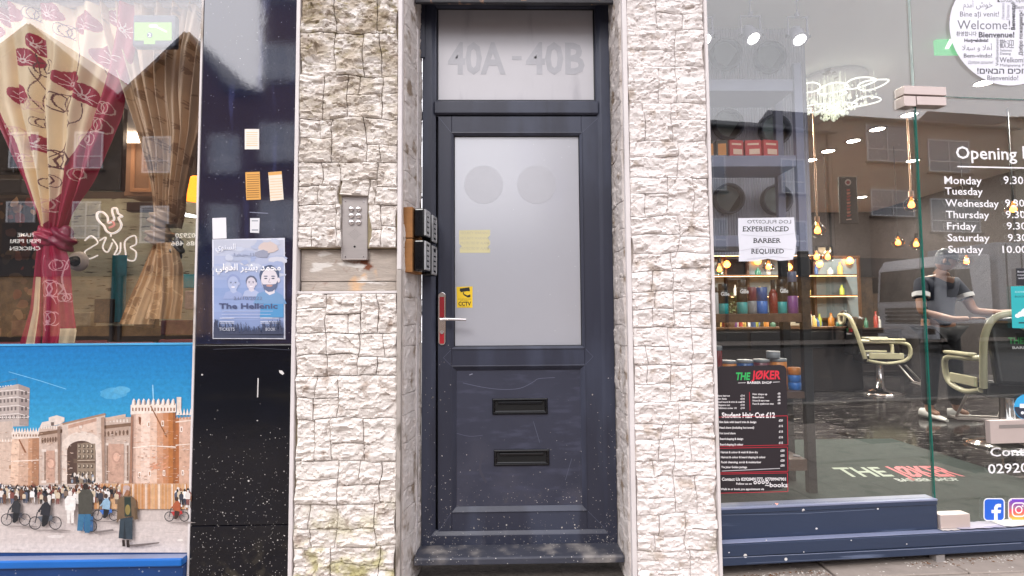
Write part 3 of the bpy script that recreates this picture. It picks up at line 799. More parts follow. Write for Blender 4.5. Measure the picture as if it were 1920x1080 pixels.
# concert poster; art drawn in the pixels of an enlarged view (3.273 to 1)
def zmap(fr, d, s, ox, oy):
    def f(x, y, off):
        X_, Z_ = fr.at(ox+x/s, oy+y/s, d); return (X_, d-off, Z_)
    return f
AR_SINGER = ''.join(reversed('\uFEE3\uFEA4\uFEE4\uFEAA \uFE91\uFEB8\uFEF4\uFEAE \uFE8D\uFEDF\uFEAA\uFEED\uFEDF\uFEF2'))
AR_TOP = ''.join(reversed('\uFE8D\uFEDF\uFEB4\uFEE8\uFEEE\uFEF1'))
def concert(_):
    a = Art(W, 0, mapf=zmap(W, pd-.0008, 3.273, 0, 320)); rg = random.Random(12)
    cols = ['b8bccb','b3b9cd','a9b1cb','9fabcb','98a6ca','8fa0c8','869ac4','8a9cc6','8fa1ca','8a9bc4','7f90b8','6e7fa8']
    for i, c in enumerate(cols): a.rect(1312, 425+i*49, 1742, 425+(i+1)*49, c)
    for i in range(26):
        a.ell(rg.uniform(1330,1720), rg.uniform(440,640), rg.uniform(20,60), rg.uniform(10,30), rg.choice(['c4c6d2','a7b0c8','bcc2d4','9aa7c9']), jit=.2)
    a.ell(1650,470,60,34,'c9b9b4',jit=.15); a.ell(1610,510,44,24,'8f93a6',jit=.2)
    def face(cx, cy, r, sk, hair, shirt, beard=None, sh=.9):
        a.poly([(cx-r*1.5,cy+r*2.3),(cx-r*1.1,cy+r*1.35),(cx-r*.35,cy+r*1.1),(cx+r*.5,cy+r*1.1),(cx+r*1.2,cy+r*1.5),(cx+r*1.6,cy+r*2.3)], shirt)
        a.poly([(cx-r*.4,cy+r*.6),(cx+r*.45,cy+r*.6),(cx+r*.5,cy+r*1.3),(cx,cy+r*1.5),(cx-r*.4,cy+r*1.2)], sk)
        a.ell(cx, cy-r*.35, r*.92, r*.95, hair, jit=.04); a.ell(cx+r*.85, cy+.1*r, r*.14, r*.24, sk)
        a.ell(cx, cy+.05*r, r*.78, r*1.04, sk)
        if beard: 
            a.poly([(cx-r*.76,cy+.2*r),(cx-r*.6,cy+.5*r),(cx-.3*r,cy+.5*r),(cx+.3*r,cy+.5*r),(cx+.6*r,cy+.45*r),(cx+.78*r,cy+.1*r),(cx+.68*r,cy+.75*r),(cx+.3*r,cy+1.15*r),(cx-.1*r,cy+1.2*r),(cx-.5*r,cy+.95*r)], beard)
            a.ell(cx, cy+.62*r, .3*r, .10*r, 'b98f86')
        else: a.ell(cx, cy+.58*r, .30*r, .09*r, 'e8e4e8')
        for s in (-.34,.34):
            a.ell(cx+s*r, cy-.05*r, .15*r, .06*r, '3c3f55'); a.ell(cx+s*r, cy-.26*r, .2*r, .05*r, hair)
        a.line([(cx+.04*r,cy-.05*r),(cx-.08*r,cy+.3*r),(cx+.1*r,cy+.34*r)], .05*r, '94899a')
    face(1432,690,42,'a7b2d0','8b98c0','93a1c8'); face(1543,690,36,'c9c3cf','5a6078','a6b1cf'); 
    a.poly([(1596,900),(1600,840),(1650,790),(1700,770),(1742,800),(1742,900)],'4f8fc0')
    face(1655,665,66,'d4cdd4','4a5672','6f94bc',beard='5d6886')
    a.text(AR_TOP, 1325,1448,485,447,'e9ebf2', bold=.01); a.text('\uFE8D\uFEDF\uFEA4\uFED4\uFEE0'[::-1], 1430, 1560, 524, 505, '8b93ad')
    a.text(AR_SINGER, 1326, 1725, 612, 570, 'f4f4f8', bold=.015)
    a.text('21/10/2022', 1436,1612,792,772,'6f7690'); a.text('The Hellenic', 1346,1706,846,813,'4a5377', bold=.03)
    for y in (862,882,902): a.line([(1350+rg.random()*20,y),(1690-rg.random()*30,y)], 2, 'c3cbe0')
    for y in (905,925,935): a.line([(1350,y),(1440,y)], 3, 'dfe3ee'); a.line([(1600,y),(1715,y)], 3, 'dfe3ee')
    # crowd of raised hands
    a.rect(1312,1000,1742,1028,'3c4258')
    for i in range(70):
        x = 1315+i*6.1; h = rg.uniform(10,58) + 42*abs((x-1527)/215)**2; wd = rg.uniform(5,10)
        a.poly([(x-wd*.5,1004),(x+wd*.7,1004),(x+wd*.3+rg.uniform(-5,5),1000-h),(x-wd*.1+rg.uniform(-4,4),1000-h-3)], '394058')
        if rg.random() < .6:
            hx = x+rg.uniform(-6,6); a.line([(hx,1000-h+4),(hx+rg.uniform(-8,8),1000-h-12)], 2.5, '394058')
    a.text('TICKETS', 1350,1445,982,962,'c9cedd'); a.text('BOOK', 1635,1695,982,962,'c9cedd')
    a.rect(1312,1028,1742,1031,'dfe2ea')
    return a
pst = sticker('concert_poster', W, pd, [(398,449),(534,446),(535,636),(399,635)], 'd3d6e2', 'blue concert poster with three singers and white Arabic lettering', 'poster')
a = concert(None); a.build('print', m_paper, pst)

# mural board of the old city gate with blue timber below
mb0 = W.at(0,1036,0)[1]; mb1 = W.at(0,649,0)[1]
mur = empty('mural_board', (-2.4, .0, mb0), label='printed mural board of an old walled city gate under a blue sky', cat='mural')
b = MB(); b.cc = lin('2d8fc8'); b.box(-3.6, xp0-.014, .0, .03, mb0, mb1); o = b.build('board', m_print, mur, bevel=.002); o.location = (2.4,0,-mb0)
b = MB(); b.box(-3.6, xp0-.014, -.004, .03, mb1+.0005, mb1+.008); o = b.build('top_edging', mat('blue edging','4ea6d8',.4), mur); o.location = (2.4,0,-mb0)
def mural():
    a = Art(W, 0, mapf=zmap(W, -.001, 2.455, 0, 640), step=.000008); rg = random.Random(21)
    L0, R0 = -1350, 883
    n = 14
    for i in range(n):
        t = i/(n-1); y0 = 22 + i*(425/n)
        c = tuple(int(x0+(x1-x0)*t) for x0, x1 in ((16,62),(116,158),(180,200)))
        a.rect(L0, y0, R0, y0+425/n+1, c)
    a.line([(40,140),(180,180),(305,220)], 2.4, '7fc0e4')
    a.ell(520,240,60,26,'4a9dca',jit=.1); a.ell(560,225,40,18,'56a4cd',jit=.1); a.line([(703,200),(706,270)], 4, '9fd0ea')
    # ground
    a.rect(L0, 640, R0, 972, 'c9bdb8'); a.rect(L0, 830, R0, 972, 'cdc2be'); a.rect(L0, 930, R0, 972, 'd2c8c4')
    for i in range(60): a.line([(x:=rg.uniform(-200,800), y:=rg.uniform(780,965)), (x+rg.uniform(20,90), y+rg.uniform(-2,2))], rg.uniform(1,3), rg.choice(['bfb3ae','d8cfcb','c4b9b4']))
    a.ell(258,898,40,7,'dcd4d0'); a.ell(830,915,14,5,'e6e0da')
    # left tower house
    a.poly([(-200,240),(0,215),(85,196),(138,215),(132,390),(-200,400)],'b7aaa4'); a.poly([(85,196),(138,215),(132,390),(90,385)],'9b8e8a')
    a.rect(-200,370,60,480,'c9b9af'); a.poly([(0,372),(56,366),(60,470),(0,480)],'c4b2a6')
    for y in (228,262,300,338):
        a.line([(-150,y+14),(84,y-6),(136,y+8)], 3, 'e2dad6')
        for x in range(0,80,17): a.rect(x,y+6-x*.08,x+8,y+22-x*.08,'6e6462'); 
        for x in (98,116): a.rect(x,y+2,x+9,y+18,'5b5252')
    for x in range(0,130,9): a.poly([(x,352),(x+4,345),(x+8,352)],'e6dfdb')
    for x in range(-60,60,12): a.rect(x,205-x*.12+6,x+6,200-x*.12+6,'d9d0cb')
    a.line([(0,190),(78,172),(80,200)],2,'6a8296'); 
    # long wall on the left
    a.poly([(-1350,470),(60,452),(62,660),(-1350,660)],'d0b8a8')
    for x in range(-300,60,14): a.poly([(x,462),(x+5,446),(x+10,462)],'e4d8ce')
    # small round tower
    a.poly([(56,448),(182,440),(180,665),(48,665)],'c9a893'); a.poly([(56,448),(92,444),(84,665),(48,665)],'dfc0aa'); a.poly([(150,442),(182,440),(180,665),(148,665)],'a87c60'); a.poly([(132,442),(150,442),(148,665),(130,665)],'c09274')
    a.poly([(54,418),(186,414),(183,444),(56,450)],'e2d3c8')
    for x in range(58,180,13): a.poly([(x,420),(x+6,396),(x+12,420)],'e4d8ce'); a.rect(x+2,428,x+8,438,'8a6a55')
    a.line([(52,552),(180,546)],4,'ead9cc'); a.poly([(86,452),(92,450),(124,512),(116,514)],'8a5c42'); 
    for p in ((44,570),(150,620)): a.rect(p[0],p[1],p[0]+7,p[1]+16,'a98468')
    # gate block
    a.poly([(182,400),(275,385),(275,660),(182,660)],'c8b3a6'); a.poly([(275,380),(485,333),(490,660),(275,660)],'cdbbaf'); a.poly([(485,350),(608,348),(608,660),(485,660)],'c3aea1')
    a.poly([(195,372),(226,366),(226,350),(262,340),(298,350),(298,368),(275,382),(182,400)],'d8cbc2'); a.rect(236,372,250,388,'6d5f5a')
    a.poly([(288,376),(484,330),(490,338),(290,385)],'9c7f6c'); a.poly([(315,386),(446,352),(446,370),(315,404)],'b99482'); a.poly([(316,402),(446,368),(447,430),(316,440)],'d5bdae')
    a.rect(362,385,384,402,'c2a291'); a.rect(366,388,380,400,'e0d2c8')
    # arch
    def arch(cx, cy, w_, h_, yb, c, seg=14):
        p = [(cx-w_,yb)]+[(cx-w_*math.cos(math.pi*i/seg), cy-h_*math.sin(math.pi*i/seg)) for i in range(seg+1)]+[(cx+w_,yb)]; a.poly(p, c)
    arch(380,510,104,96,660,'dccdc2'); arch(376,505,66,48,656,'55423a'); arch(398,505,42,40,656,'82705f')
    a.rect(358,470,440,655,'8f7f6e'); 
    for y in (474,498,522,566,598): 
        for x in (362,384,402,420): a.rect(x,y,x+11,y+17,'53453b'); a.rect(x+1,y+2,x+5,y+12,'cdbfae')
    a.rect(340,540,440,560,'6a584b'); a.line([(358,548),(440,546)],3,'c9b9a6')
    for i in range(28): a.ell(rg.uniform(330,438), rg.uniform(612,650), 5, rg.uniform(6,11), rg.choice(['efe9e4','4a4648','8a96a8','2e2b2e','d8d0c8']))
    # pilaster bays either side of the arch
    for (x0, x1, yt) in ((190,282,412),(476,600,382)):
        a.poly([(x0-8,yt+6),(x1+6,yt-8),(x1+6,yt+8),(x0-8,yt+22)],'7b6150'); a.poly([(x0,yt+22),(x1-4,yt+8),(x1-6,yt+50),(x0,yt+60)],'b49c8d')
        for i in range(7): xx = x0+8+i*(x1-x0-20)/6; a.ell(xx, yt+44-i*1.2, 5, 12, '6e5648')
        a.rect(x0+24,yt+90,x1-28,650,'c09c8a'); a.ell((x0+x1)/2,yt+150,22,28,'b59080'); a.ell((x0+x1)/2,yt+150,15,20,'d8b09c')
        for xx in (x0+6, x1-24): a.rect(xx,yt+92,xx+16,652,'cbb9ad'); a.rect(xx+10,yt+92,xx+16,652,'8c7364'); a.rect(xx-3,yt+84,xx+19,yt+96,'ddcfc5'); a.rect(xx-3,640,xx+19,652,'ddcfc5')
        for i in range(8): a.rect(x0+i*(x1-x0)/8, yt-24, x0+i*(x1-x0)/8+7, yt-10, 'ddd2ca')
    a.poly([(484,372),(580,352),(580,334),(484,352)],'c9b0a0')
    # right long wall
    a.poly([(800,355),(895,345),(895,655),(800,655)],'cfab98'); a.poly([(800,470),(895,462),(895,655),(800,655)],'ccA690'); a.poly([(800,355),(826,352),(826,655),(800,655)],'a8683e')
    a.rect(815,256,836,330,'d9c9bd'); 
    for x in range(812,890,15): a.poly([(x,340),(x+7,308),(x+14,338)],'e8dad0'); a.rect(x+2,346,x+9,358,'b98a70')
    a.line([(800,372),(895,362)],5,'ead9cc'); a.line([(805,478),(895,470)],4,'ead9cc')
    for x,y in ((832,392),(838,592)): a.rect(x,y,x+10,y+24,'f0e6de'); a.rect(x+3,y+5,x+7,y+20,'8a5c42')
    # big round tower: flat tones of the printed picture
    tx0, tx1 = 606, 810
    bands = [(0,.10,'c4a595'),(.10,.22,'dcbfae'),(.22,.42,'e6cdbe'),(.42,.58,'dfbfab'),(.58,.72,'c9997c'),(.72,.84,'bf8560'),(.84,.94,'b0703f'),(.94,1,'935c38')]
    for p, q, c in bands: a.poly([(tx0+(tx1-tx0)*p,330),(tx0+(tx1-tx0)*q,326),(tx0+(tx1-tx0)*q,656),(tx0+(tx1-tx0)*p,656)],c)
    for i in range(70): x = rg.uniform(612,790); y = rg.uniform(340,645); a.line([(x,y),(x+rg.uniform(10,36),y+rg.uniform(-1,1))], 1.2, rg.choice(['e8c0a6','cf9a7a','d9a888']))
    a.poly([(604,292),(812,286),(812,326),(604,336)],'e6d8cc')
    for i in range(14): x = 608+i*14.6; a.rect(x+3,305,x+9,320,'8a5c42')
    for i in range(9): x = 608+i*22.6; a.poly([(x,294),(x+4,272),(x+11,262),(x+18,272),(x+21,292)],'e8dcd2'); a.poly([(x+13,268),(x+18,272),(x+21,292),(x+14,293)],'a99488')
    a.line([(606,490),(700,480),(812,486)],5,'efdfd2'); a.line([(696,296),(734,370),(770,440)],5,'8a5a38'); a.poly([(640,345),(652,350),(650,385),(643,380)],'80523a')
    for x,y in ((682,368),(746,364),(686,594),(752,592),(640,600)): a.rect(x,y,x+11,y+26,'f0e4da'); a.rect(x+3,y+5,x+8,y+22,'a9744f')
    for i in range(16): a.ell(rg.uniform(700,770), rg.uniform(520,590), rg.uniform(5,16), 3, 'd2977a', ang=-.4)
    for i in range(420):
        x = rg.uniform(-20,880); y = rg.uniform(400,650)
        if 330 < x < 440 and y > 440: continue
        a.rect(x, y, x+rg.uniform(3,14), y+rg.uniform(1.5,3.5), rg.choice(['d9c2b2','b89a88','c7a893','a98b79','e2d0c4']))
    a.poly([(608,340),(616,338),(612,655),(600,655)],'9b7460'); a.poly([(470,350),(486,346),(488,655),(476,655)],'a58a7a'); a.poly([(270,392),(284,388),(284,655),(274,655)],'8f7769')
    # low orange fence
    a.rect(438,652,884,768,'c9a488')
    for i in range(29): x = 440+i*15.4; a.poly([(x,770),(x,662),(x+5,650),(x+11,660),(x+11,770)], rg.choice(['c9976a','bf885a','d0a67c','c49264']))
    for i in range(6): a.rect(555+i*60, 655, 555+i*60+4, 770, 'f0e8e0')
    # crowd
    sk = '8a5f48'; clo = ['2b2a2d','ece8e6','3a3d48','7d6a5c','d8d2cc','51586a','7c4a44','c9b8a0','222226','e6e2de','6b4b3a']
    def person(x, y, h, c=None, c2=None):
        c = c or rg.choice(clo); c2 = c2 or rg.choice(clo); w_ = h*.15
        a.poly([(x-w_*.6,y),(x-w_*.1,y),(x,y-h*.4),(x+w_*.2,y),(x+w_*.7,y),(x+w_*.8,y-h*.5),(x-w_*.8,y-h*.5)], c2)
        a.poly([(x-w_,y-h*.4),(x+w_,y-h*.4),(x+w_*1.15,y-h*.72),(x+w_*.6,y-h*.84),(x-w_*.6,y-h*.84),(x-w_*1.15,y-h*.72)], c)
        a.ell(x, y-h*.91, h*.065, h*.085, rg.choice([sk,'2c2624','ded6d0']))
    a.poly([(-20,690),(0,668),(50,664),(72,690),(72,718),(-20,722)],'2a2628'); 
    for i in range(230):
        x = rg.uniform(-120,560); y = 692+.24*i+rg.uniform(-4,4)
        if 560 < x: continue
        person(x, y, rg.uniform(38,54)*(.85+.5*(y-690)/60))
    for i in range(12): person(rg.uniform(820,885), rg.uniform(740,765), rg.uniform(60,90))
    def wheel(cx, cy, r_):
        pts = [(cx+r_*math.cos(t*math.pi/9), cy+r_*1.05*math.sin(t*math.pi/9)) for t in range(19)]
        a.line(pts, 4, '2f2f33')
        for t in range(5): a.line([(cx,cy),(cx+r_*math.cos(t*1.26),cy+r_*math.sin(t*1.26))],1,'77777c')
    def bike(x, y, c, s=1.0, who='1f2126', shirt='e4e0dc'):
        a.poly([(x-70*s,y+6),(x+70*s,y+4),(x+115*s,y+9),(x+60*s,y+13)],'8e8582')
        wheel(x-44*s,y-24*s,26*s); wheel(x+44*s,y-24*s,26*s)
        a.poly([(x-34*s,y-52*s),(x+30*s,y-58*s),(x+34*s,y-40*s),(x,y-24*s),(x-20*s,y-30*s)], c)
        a.line([(x-44*s,y-24*s),(x-34*s,y-70*s),(x-22*s,y-76*s)],5*s,'39393e'); a.line([(x+44*s,y-24*s),(x+10*s,y-44*s)],4*s,'55565c')
        a.poly([(x-12*s,y-58*s),(x+20*s,y-58*s),(x+10*s,y-20*s),(x-4*s,y-8*s),(x-16*s,y-10*s)], who)
        a.poly([(x-22*s,y-60*s),(x+20*s,y-54*s),(x+24*s,y-96*s),(x+10*s,y-116*s),(x-6*s,y-114*s),(x-16*s,y-92*s)], shirt)
        a.line([(x-8*s,y-106*s),(x-20*s,y-86*s),(x-30*s,y-74*s)],8*s,shirt); a.ell(x,y-128*s,10*s,13*s,'4a3a34')
    bike(85,838,'404048',.95,shirt='33353a'); bike(220,856,'5b6068',1.05,shirt='2a2c33'); bike(498,816,'3f6db8',.85,shirt='8fb0c8'); bike(822,820,'b8383a',.78,shirt='a85a3c',who='3d2c28')
    person(335,832,150,'e8e4e0','e4dfda')
    # rider seen from behind
    a.poly([(440,870),(530,858),(535,866),(450,880)],'7d7472'); a.rect(396,800,440,868,'2f5c8a'); wheel(432,845,24)
    a.poly([(372,700),(392,676),(424,676),(440,702),(434,790),(372,790)],'4b4a44'); a.ell(405,664,12,15,'2e2624'); a.poly([(372,790),(400,790),(392,866),(366,866)],'3c6f92'); a.poly([(400,790),(430,790),(424,876),(402,876)],'35688c')
    # walking man
    a.poly([(606,930),(744,918),(740,924),(640,940),(606,938)],'6f6664')
    a.poly([(572,908),(584,908),(588,938),(574,938)],'2a2220'); a.poly([(592,908),(604,908),(608,942),(594,942)],'2a2220')
    a.poly([(556,900),(564,806),(620,806),(620,906)],'33404a'); a.poly([(578,904),(584,812),(590,904)],'222b33')
    a.poly([(548,830),(552,724),(572,706),(616,706),(636,728),(644,812),(626,816),(622,800),(562,812)],'6e5a46'); a.poly([(582,712),(612,712),(616,800),(584,802)],'2b3833'); a.ell(598,770,12,24,'8a7a48')
    a.poly([(628,760),(642,760),(642,812),(632,816)],'5a4937'); a.ell(592,688,14,19,'9a6c50'); a.poly([(576,690),(578,666),(592,658),(606,668),(606,684),(594,674),(582,700),(574,712)],'c9b8b4'); a.ell(592,669,16,11,'bba6a2')
    return a
m_mural = mat('weathered mural print', (1,1,1), .45, var=.16, vscale=55, attr=True, bump=.0002, bscale=90)
o = mural().build('mural_print', m_mural, mur); o.location = (2.4,0,-mb0)
bs = empty('blue_timber_base', (-2.4,0,-.1), label='glossy bright blue timber base under the city gate mural', cat='shopfront base')
def BS(b, name, m, **k):
    o = b.build(name, m, bs, **k); o.location = (2.4,0,.1); return o
za, zb_, zc_ = W.at(0,1048,-.02)[1], W.at(0,1051,-.05)[1], W.at(0,1068,-.05)[1]
xr = xp0-.014
b = MB(); b.box(-3.6, xr, .002, .03, za, mb0-.001); BS(b, 'recess_strip', m_bluedk)
b = MB(); b.box(-3.6, xr, -.04, .03, zb_-.004, za-.001); BS(b, 'worn_top_edge', m_navyedge, bevel=.002)
b = MB(); b.box(-3.6, xr, -.05, .03, zc_, zb_-.005); BS(b, 'ledge', m_blue, bevel=.006)
b = MB(); b.box(-3.6, xr, -.035, .03, -.15, zc_-.001); BS(b, 'lower_board', m_bluedk, bevel=.003)

# ------------------------------------------------------------------ restaurant interior
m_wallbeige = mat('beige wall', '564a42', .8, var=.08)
m_dark = mat('dark brown surface', '2a211c', .6, var=.2)
m_ceil = mat('ceiling paint', 'cfcac4', .8, var=.03)
def room(name, x0, x1, y0, y1, z0, z1, mw, mc, mf, front=False):
    b = MB(); b.add([(x0,y1,z0),(x1,y1,z0),(x1,y1,z1),(x0,y1,z1)], [(0,1,2,3)]); tag(b.build(name+'_back_wall', mw), kind='structure')
    b = MB(); b.add([(x0,y0,z0),(x0,y1,z0),(x0,y1,z1),(x0,y0,z1)], [(0,1,2,3)]); tag(b.build(name+'_left_wall', mw), kind='structure')
    b = MB(); b.add([(x1,y0,z0),(x1,y1,z0),(x1,y1,z1),(x1,y0,z1)], [(3,2,1,0)]); tag(b.build(name+'_right_wall', mw), kind='structure')
    b = MB(); b.box(x0,x1,y0,y1,z1,z1+.05); tag(b.build(name+'_ceiling', mc), kind='structure')
    b = MB(); b.box(x0,x1,y0,y1,z0-.05,z0); tag(b.build(name+'_floor', mf), kind='structure')
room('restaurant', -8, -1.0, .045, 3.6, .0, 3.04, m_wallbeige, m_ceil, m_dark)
IY = 3.55
# pale cracked brick facing with brick relief
def brick_mat(name, c1, c2, mortar, scale, bw=.5, bh=.25, ms=.02, rough=.9):
    m = bpy.data.materials.new(name); m.use_nodes = True; n = m.node_tree; p = n.nodes['Principled BSDF']
    t = n.nodes.new('ShaderNodeTexCoord'); mp = n.nodes.new('ShaderNodeMapping'); mp.inputs['Rotation'].default_value = (R(-90),0,0)
    k = n.nodes.new('ShaderNodeTexBrick'); k.inputs['Scale'].default_value = scale; k.inputs['Brick Width'].default_value = bw; k.inputs['Row Height'].default_value = bh; k.inputs['Mortar Size'].default_value = ms
    k.inputs['Color1'].default_value = (*lin(c1),1); k.inputs['Color2'].default_value = (*lin(c2),1); k.inputs['Mortar'].default_value = (*lin(mortar),1)
    n.links.new(t.outputs['Object'], mp.inputs[0]); n.links.new(mp.outputs[0], k.inputs[0]); n.links.new(k.outputs['Color'], p.inputs['Base Color'])
    b_ = n.nodes.new('ShaderNodeBump'); b_.inputs['Distance'].default_value = .01; b_.invert = True; n.links.new(k.outputs['Fac'], b_.inputs['Height']); n.links.new(b_.outputs[0], p.inputs['Normal'])
    p.inputs['Roughness'].default_value = rough; return m
m_pbrick = brick_mat('pale painted brick', 'b4b39c', 'a6a58e', '5d5a4c', 9, .9, .28, .012)
m_spbrick = mat('pale stone facing', 'b2b19c', .85, var=.15, vscale=5, stretch=(1,1,6), bump=.004, stain=[('5a5648', 10, .60, .64, (.5,1,4), None, 0)])
b = MB(); p0 = wp(120,612,IY-.05); p1 = wp(378,372,IY-.05); b.box(p0.x,p1.x,IY-.05,IY,p0.z,p1.z)
tag(b.build('pale_brick_wall', m_spbrick), kind='structure')
def floral():
    a = Art(W, IY-.03, step=.0004); rg = random.Random(5)
    a.rect(-160,372,120,640,'2e1d18')
    for i in range(230):
        x, y = rg.uniform(-150,115), rg.uniform(380,638); r_ = rg.uniform(3,13)
        c = rg.choice(['5c3a2c','7a4c38','96614a','b08062','3d2a22','8a3a30','c09a78','453326','6a5238'])
        a.ell(x,y,r_,r_*rg.uniform(.5,.9),c,ang=rg.uniform(0,3),jit=.2,n=9)
    return a
o = floral().build('floral_wall_panel', m_print); tag(o, 'dark floral wallpaper panel at the left inside the restaurant', 'wall panel')
# orange brown cupboard wall
b = MB(); p0 = wp(232,368,IY-.3); p1 = wp(300,228,IY-.3); b.box(p0.x,p1.x,IY-.3,IY-.02,p0.z,p1.z)
cb = b.build('wall_cupboard', mat('orange wood', '86654c', .5, var=.1), bevel=.01); tag(cb, 'tan wooden cupboard high behind the brown curtain', 'cupboard')
b = MB(); q0 = wp(244,360,IY-.31); q1 = wp(288,262,IY-.31); b.rect_sweep(q0.x,q0.z,q1.x,q1.z,[(0,IY-.3),(0,IY-.315),(.03,IY-.315),(.04,IY-.305)]); b.build('door_panel', mat('tan panel','a87a56',.5), cb)
# television
def slab(name, px0, py0, px1, py1, Y, th, m, label, cat, bev=.01, group=None, **k):
    p0 = wp(px0,py1,Y); p1 = wp(px1,py0,Y)
    e = MB(); e.box(0,p1.x-p0.x,0,th,0,p1.z-p0.z); o = e.build(name, m, None, bevel=bev, loc=(p0.x,Y,p0.z)); tag(o,label,cat,group); return o
tv = slab('television', 162,200,231,357,1.6,.06,m_black,'black television hanging in the restaurant between the curtains','television')
tv2 = slab('television', -60,150,34,325,1.9,.06,m_black,'dark screen at the far left edge of the restaurant window','television')
m_green = mat('lit green screen', '5f9a48', .5, emit=1.6)
gs = slab('football_screen', 247,27,329,87,.12,.04,mat('grey screen case','4f5563',.5),'small screen showing a green football pitch, high in the restaurant window','screen')
def pitch():
    a = Art(W, .119, step=.0004); a.rect(252,42,322,76,'86b85c'); a.rect(270,76,291,83,'86b85c'); a.ell(287,49,9,3,'e8f0dc',jit=.2); a.line([(292,50),(303,55),(313,60)],3,'e8f0dc'); a.ell(281,66,5.2,5.2,'44506a'); a.text('2',278.4,283.6,69.5,62.5,'ffffff')
    return a
o = pitch().build('pitch_picture', mat('screen picture', (1,1,1), .5, attr=True, emit=.25, var=0), gs); o.location = (-gs.location.x, -gs.location.y, -gs.location.z)
for k,(px0,py0,px1,py1,c,lab) in enumerate(((-40,335,40,362,'1a1c28','dark blue cabinet'),(236,378,300,396,'3a2a22','brown shelf plank'),(175,560,205,606,'2b2420','dark chair back'),(20,600,70,630,'6a3a30','rust coloured cushion'),(300,600,362,628,'5a2530','dark red cushion'),(128,585,170,612,'a39c84','pale folded menu'),(250,596,290,616,'1e1a1a','black tray'),(345,545,368,580,'c9b7b0','pale menu board'))):
    slab('dining_clutter',px0,py0,px1,py1,2.2+.1*k,.08,mat('clutter %d'%k,c,.5,var=.3,vscale=20,bump=.002),lab+' deep inside the restaurant window','furnishing')
# warm lamp shade near the pilaster
m_lampglow = mat('glowing orange lamp shade', 'ff9a2c', .5, emit=2.6, var=.05, ecol='ff8a24')
c = wp(367,352,1.0); e = empty('pendant_lamp', c, label='glowing orange pendant lamp beside the navy pilaster', cat='lamp')
b = MB(); b.lathe([(.085,-.08),(.082,.0),(.06,.05),(.02,.075),(.0,.08)], n=24); b.build('lamp_shade', m_lampglow, e)
b = MB(); b.cyl((0,0,.075),(0,0,3.03-c.z),.005); b.build('cord', m_dark, e)
# white strip light frame
m_led = mat('white strip light', (1,1,1), .5, emit=7, var=0)
def at_z(px, py, z):
    ray = CF*F_PX + CR*(px-960) + CU*(540-py); t = (z-CAM.z)/ray.z; return CAM + ray*t
e = empty('strip_light', wp(310,395,2.6), label='angled white strip light above the pale brick wall', cat='light')
b = MB(); P = [wp(250,391,2.6), wp(366,406,2.6), wp(300,390,3.2)]; 
b.tube([q-e.location for q in P], .012, closed=True); b.build('tube', m_led, e)
# round white speaker/lamp, teal banner, tables
c = wp(145,490,2.4); e = empty('wall_camera', c, label='white round wall lamp with a dark dome beside the knotted red curtain', cat='lamp')
b = MB(); b.lathe([(.0,-.03),(.05,-.025),(.085,-.005),(.09,.02)], axis='y', n=24); b.build('housing', m_trim, e)
b = MB(); b.lathe([(.0,-.075),(.035,-.06),(.05,-.026)], axis='y', n=20); b.build('dome', m_black, e)
slab('teal_banner',206,478,238,604,IY-.12,.01,mat('teal banner','1f6f82',.6,var=.25,vscale=9),'narrow teal banner against the pale brick wall','banner')
slab('teal_board',338,514,372,540,IY-.2,.02,mat('bright teal board','3aa2b4',.6),'small bright teal board at the right edge behind the brown curtain','board')
m_tab = mat('dark table top','4a3a30',.3,var=.15); m_seat = mat('red vinyl seat','7a1f2a',.4)
rg = random.Random(8)
for i,(px,Y) in enumerate(((20,1.5),(150,2.0),(290,2.2),(350,1.4))):
    c = wp(px, 640, Y); ztab = .86
    e = empty('restaurant_table', (c.x,Y,0), label=['dark table under the red curtain tail','dark table between the two curtains','dark table below the brown curtain','dark table beside the pilaster'][i]+' inside the restaurant', cat='table')
    b = MB(); b.box(-.42,.42,-.35,.35,ztab,ztab+.04); b.build('tabletop', m_tab, e, bevel=.008)
    b = MB(); b.cyl((0,0,.02),(0,0,ztab),.04); b.lathe([(.25,0),(.25,.02),(.04,.05)]); b.build('leg', m_dark, e)
    for s in (-1,1):
        q = empty('restaurant_chair', (c.x+s*.62, Y+.15*s, 0), label=['left','right'][s>0]+' red backed chair at the '+['red curtain','middle','brown curtain','pilaster'][i]+' table', cat='chair', group='red chairs in the restaurant')
        b = MB(); b.box(-.2,.2,-.2,.2,.43,.48); b.build('seat', m_seat, q, bevel=.02)
        b = MB(); b.box(-.2*1,.2,.17,.21,.55,.98); b.build('backrest', m_seat, q, bevel=.02)
        for (lx,ly) in ((-.17,-.17),(.17,-.17),(-.17,.17),(.17,.17)):
            b = MB(); b.cyl((lx,ly,0),(lx,ly,.44 if ly<0 else .6),.014,n=8); b.build('leg', m_dark, q)
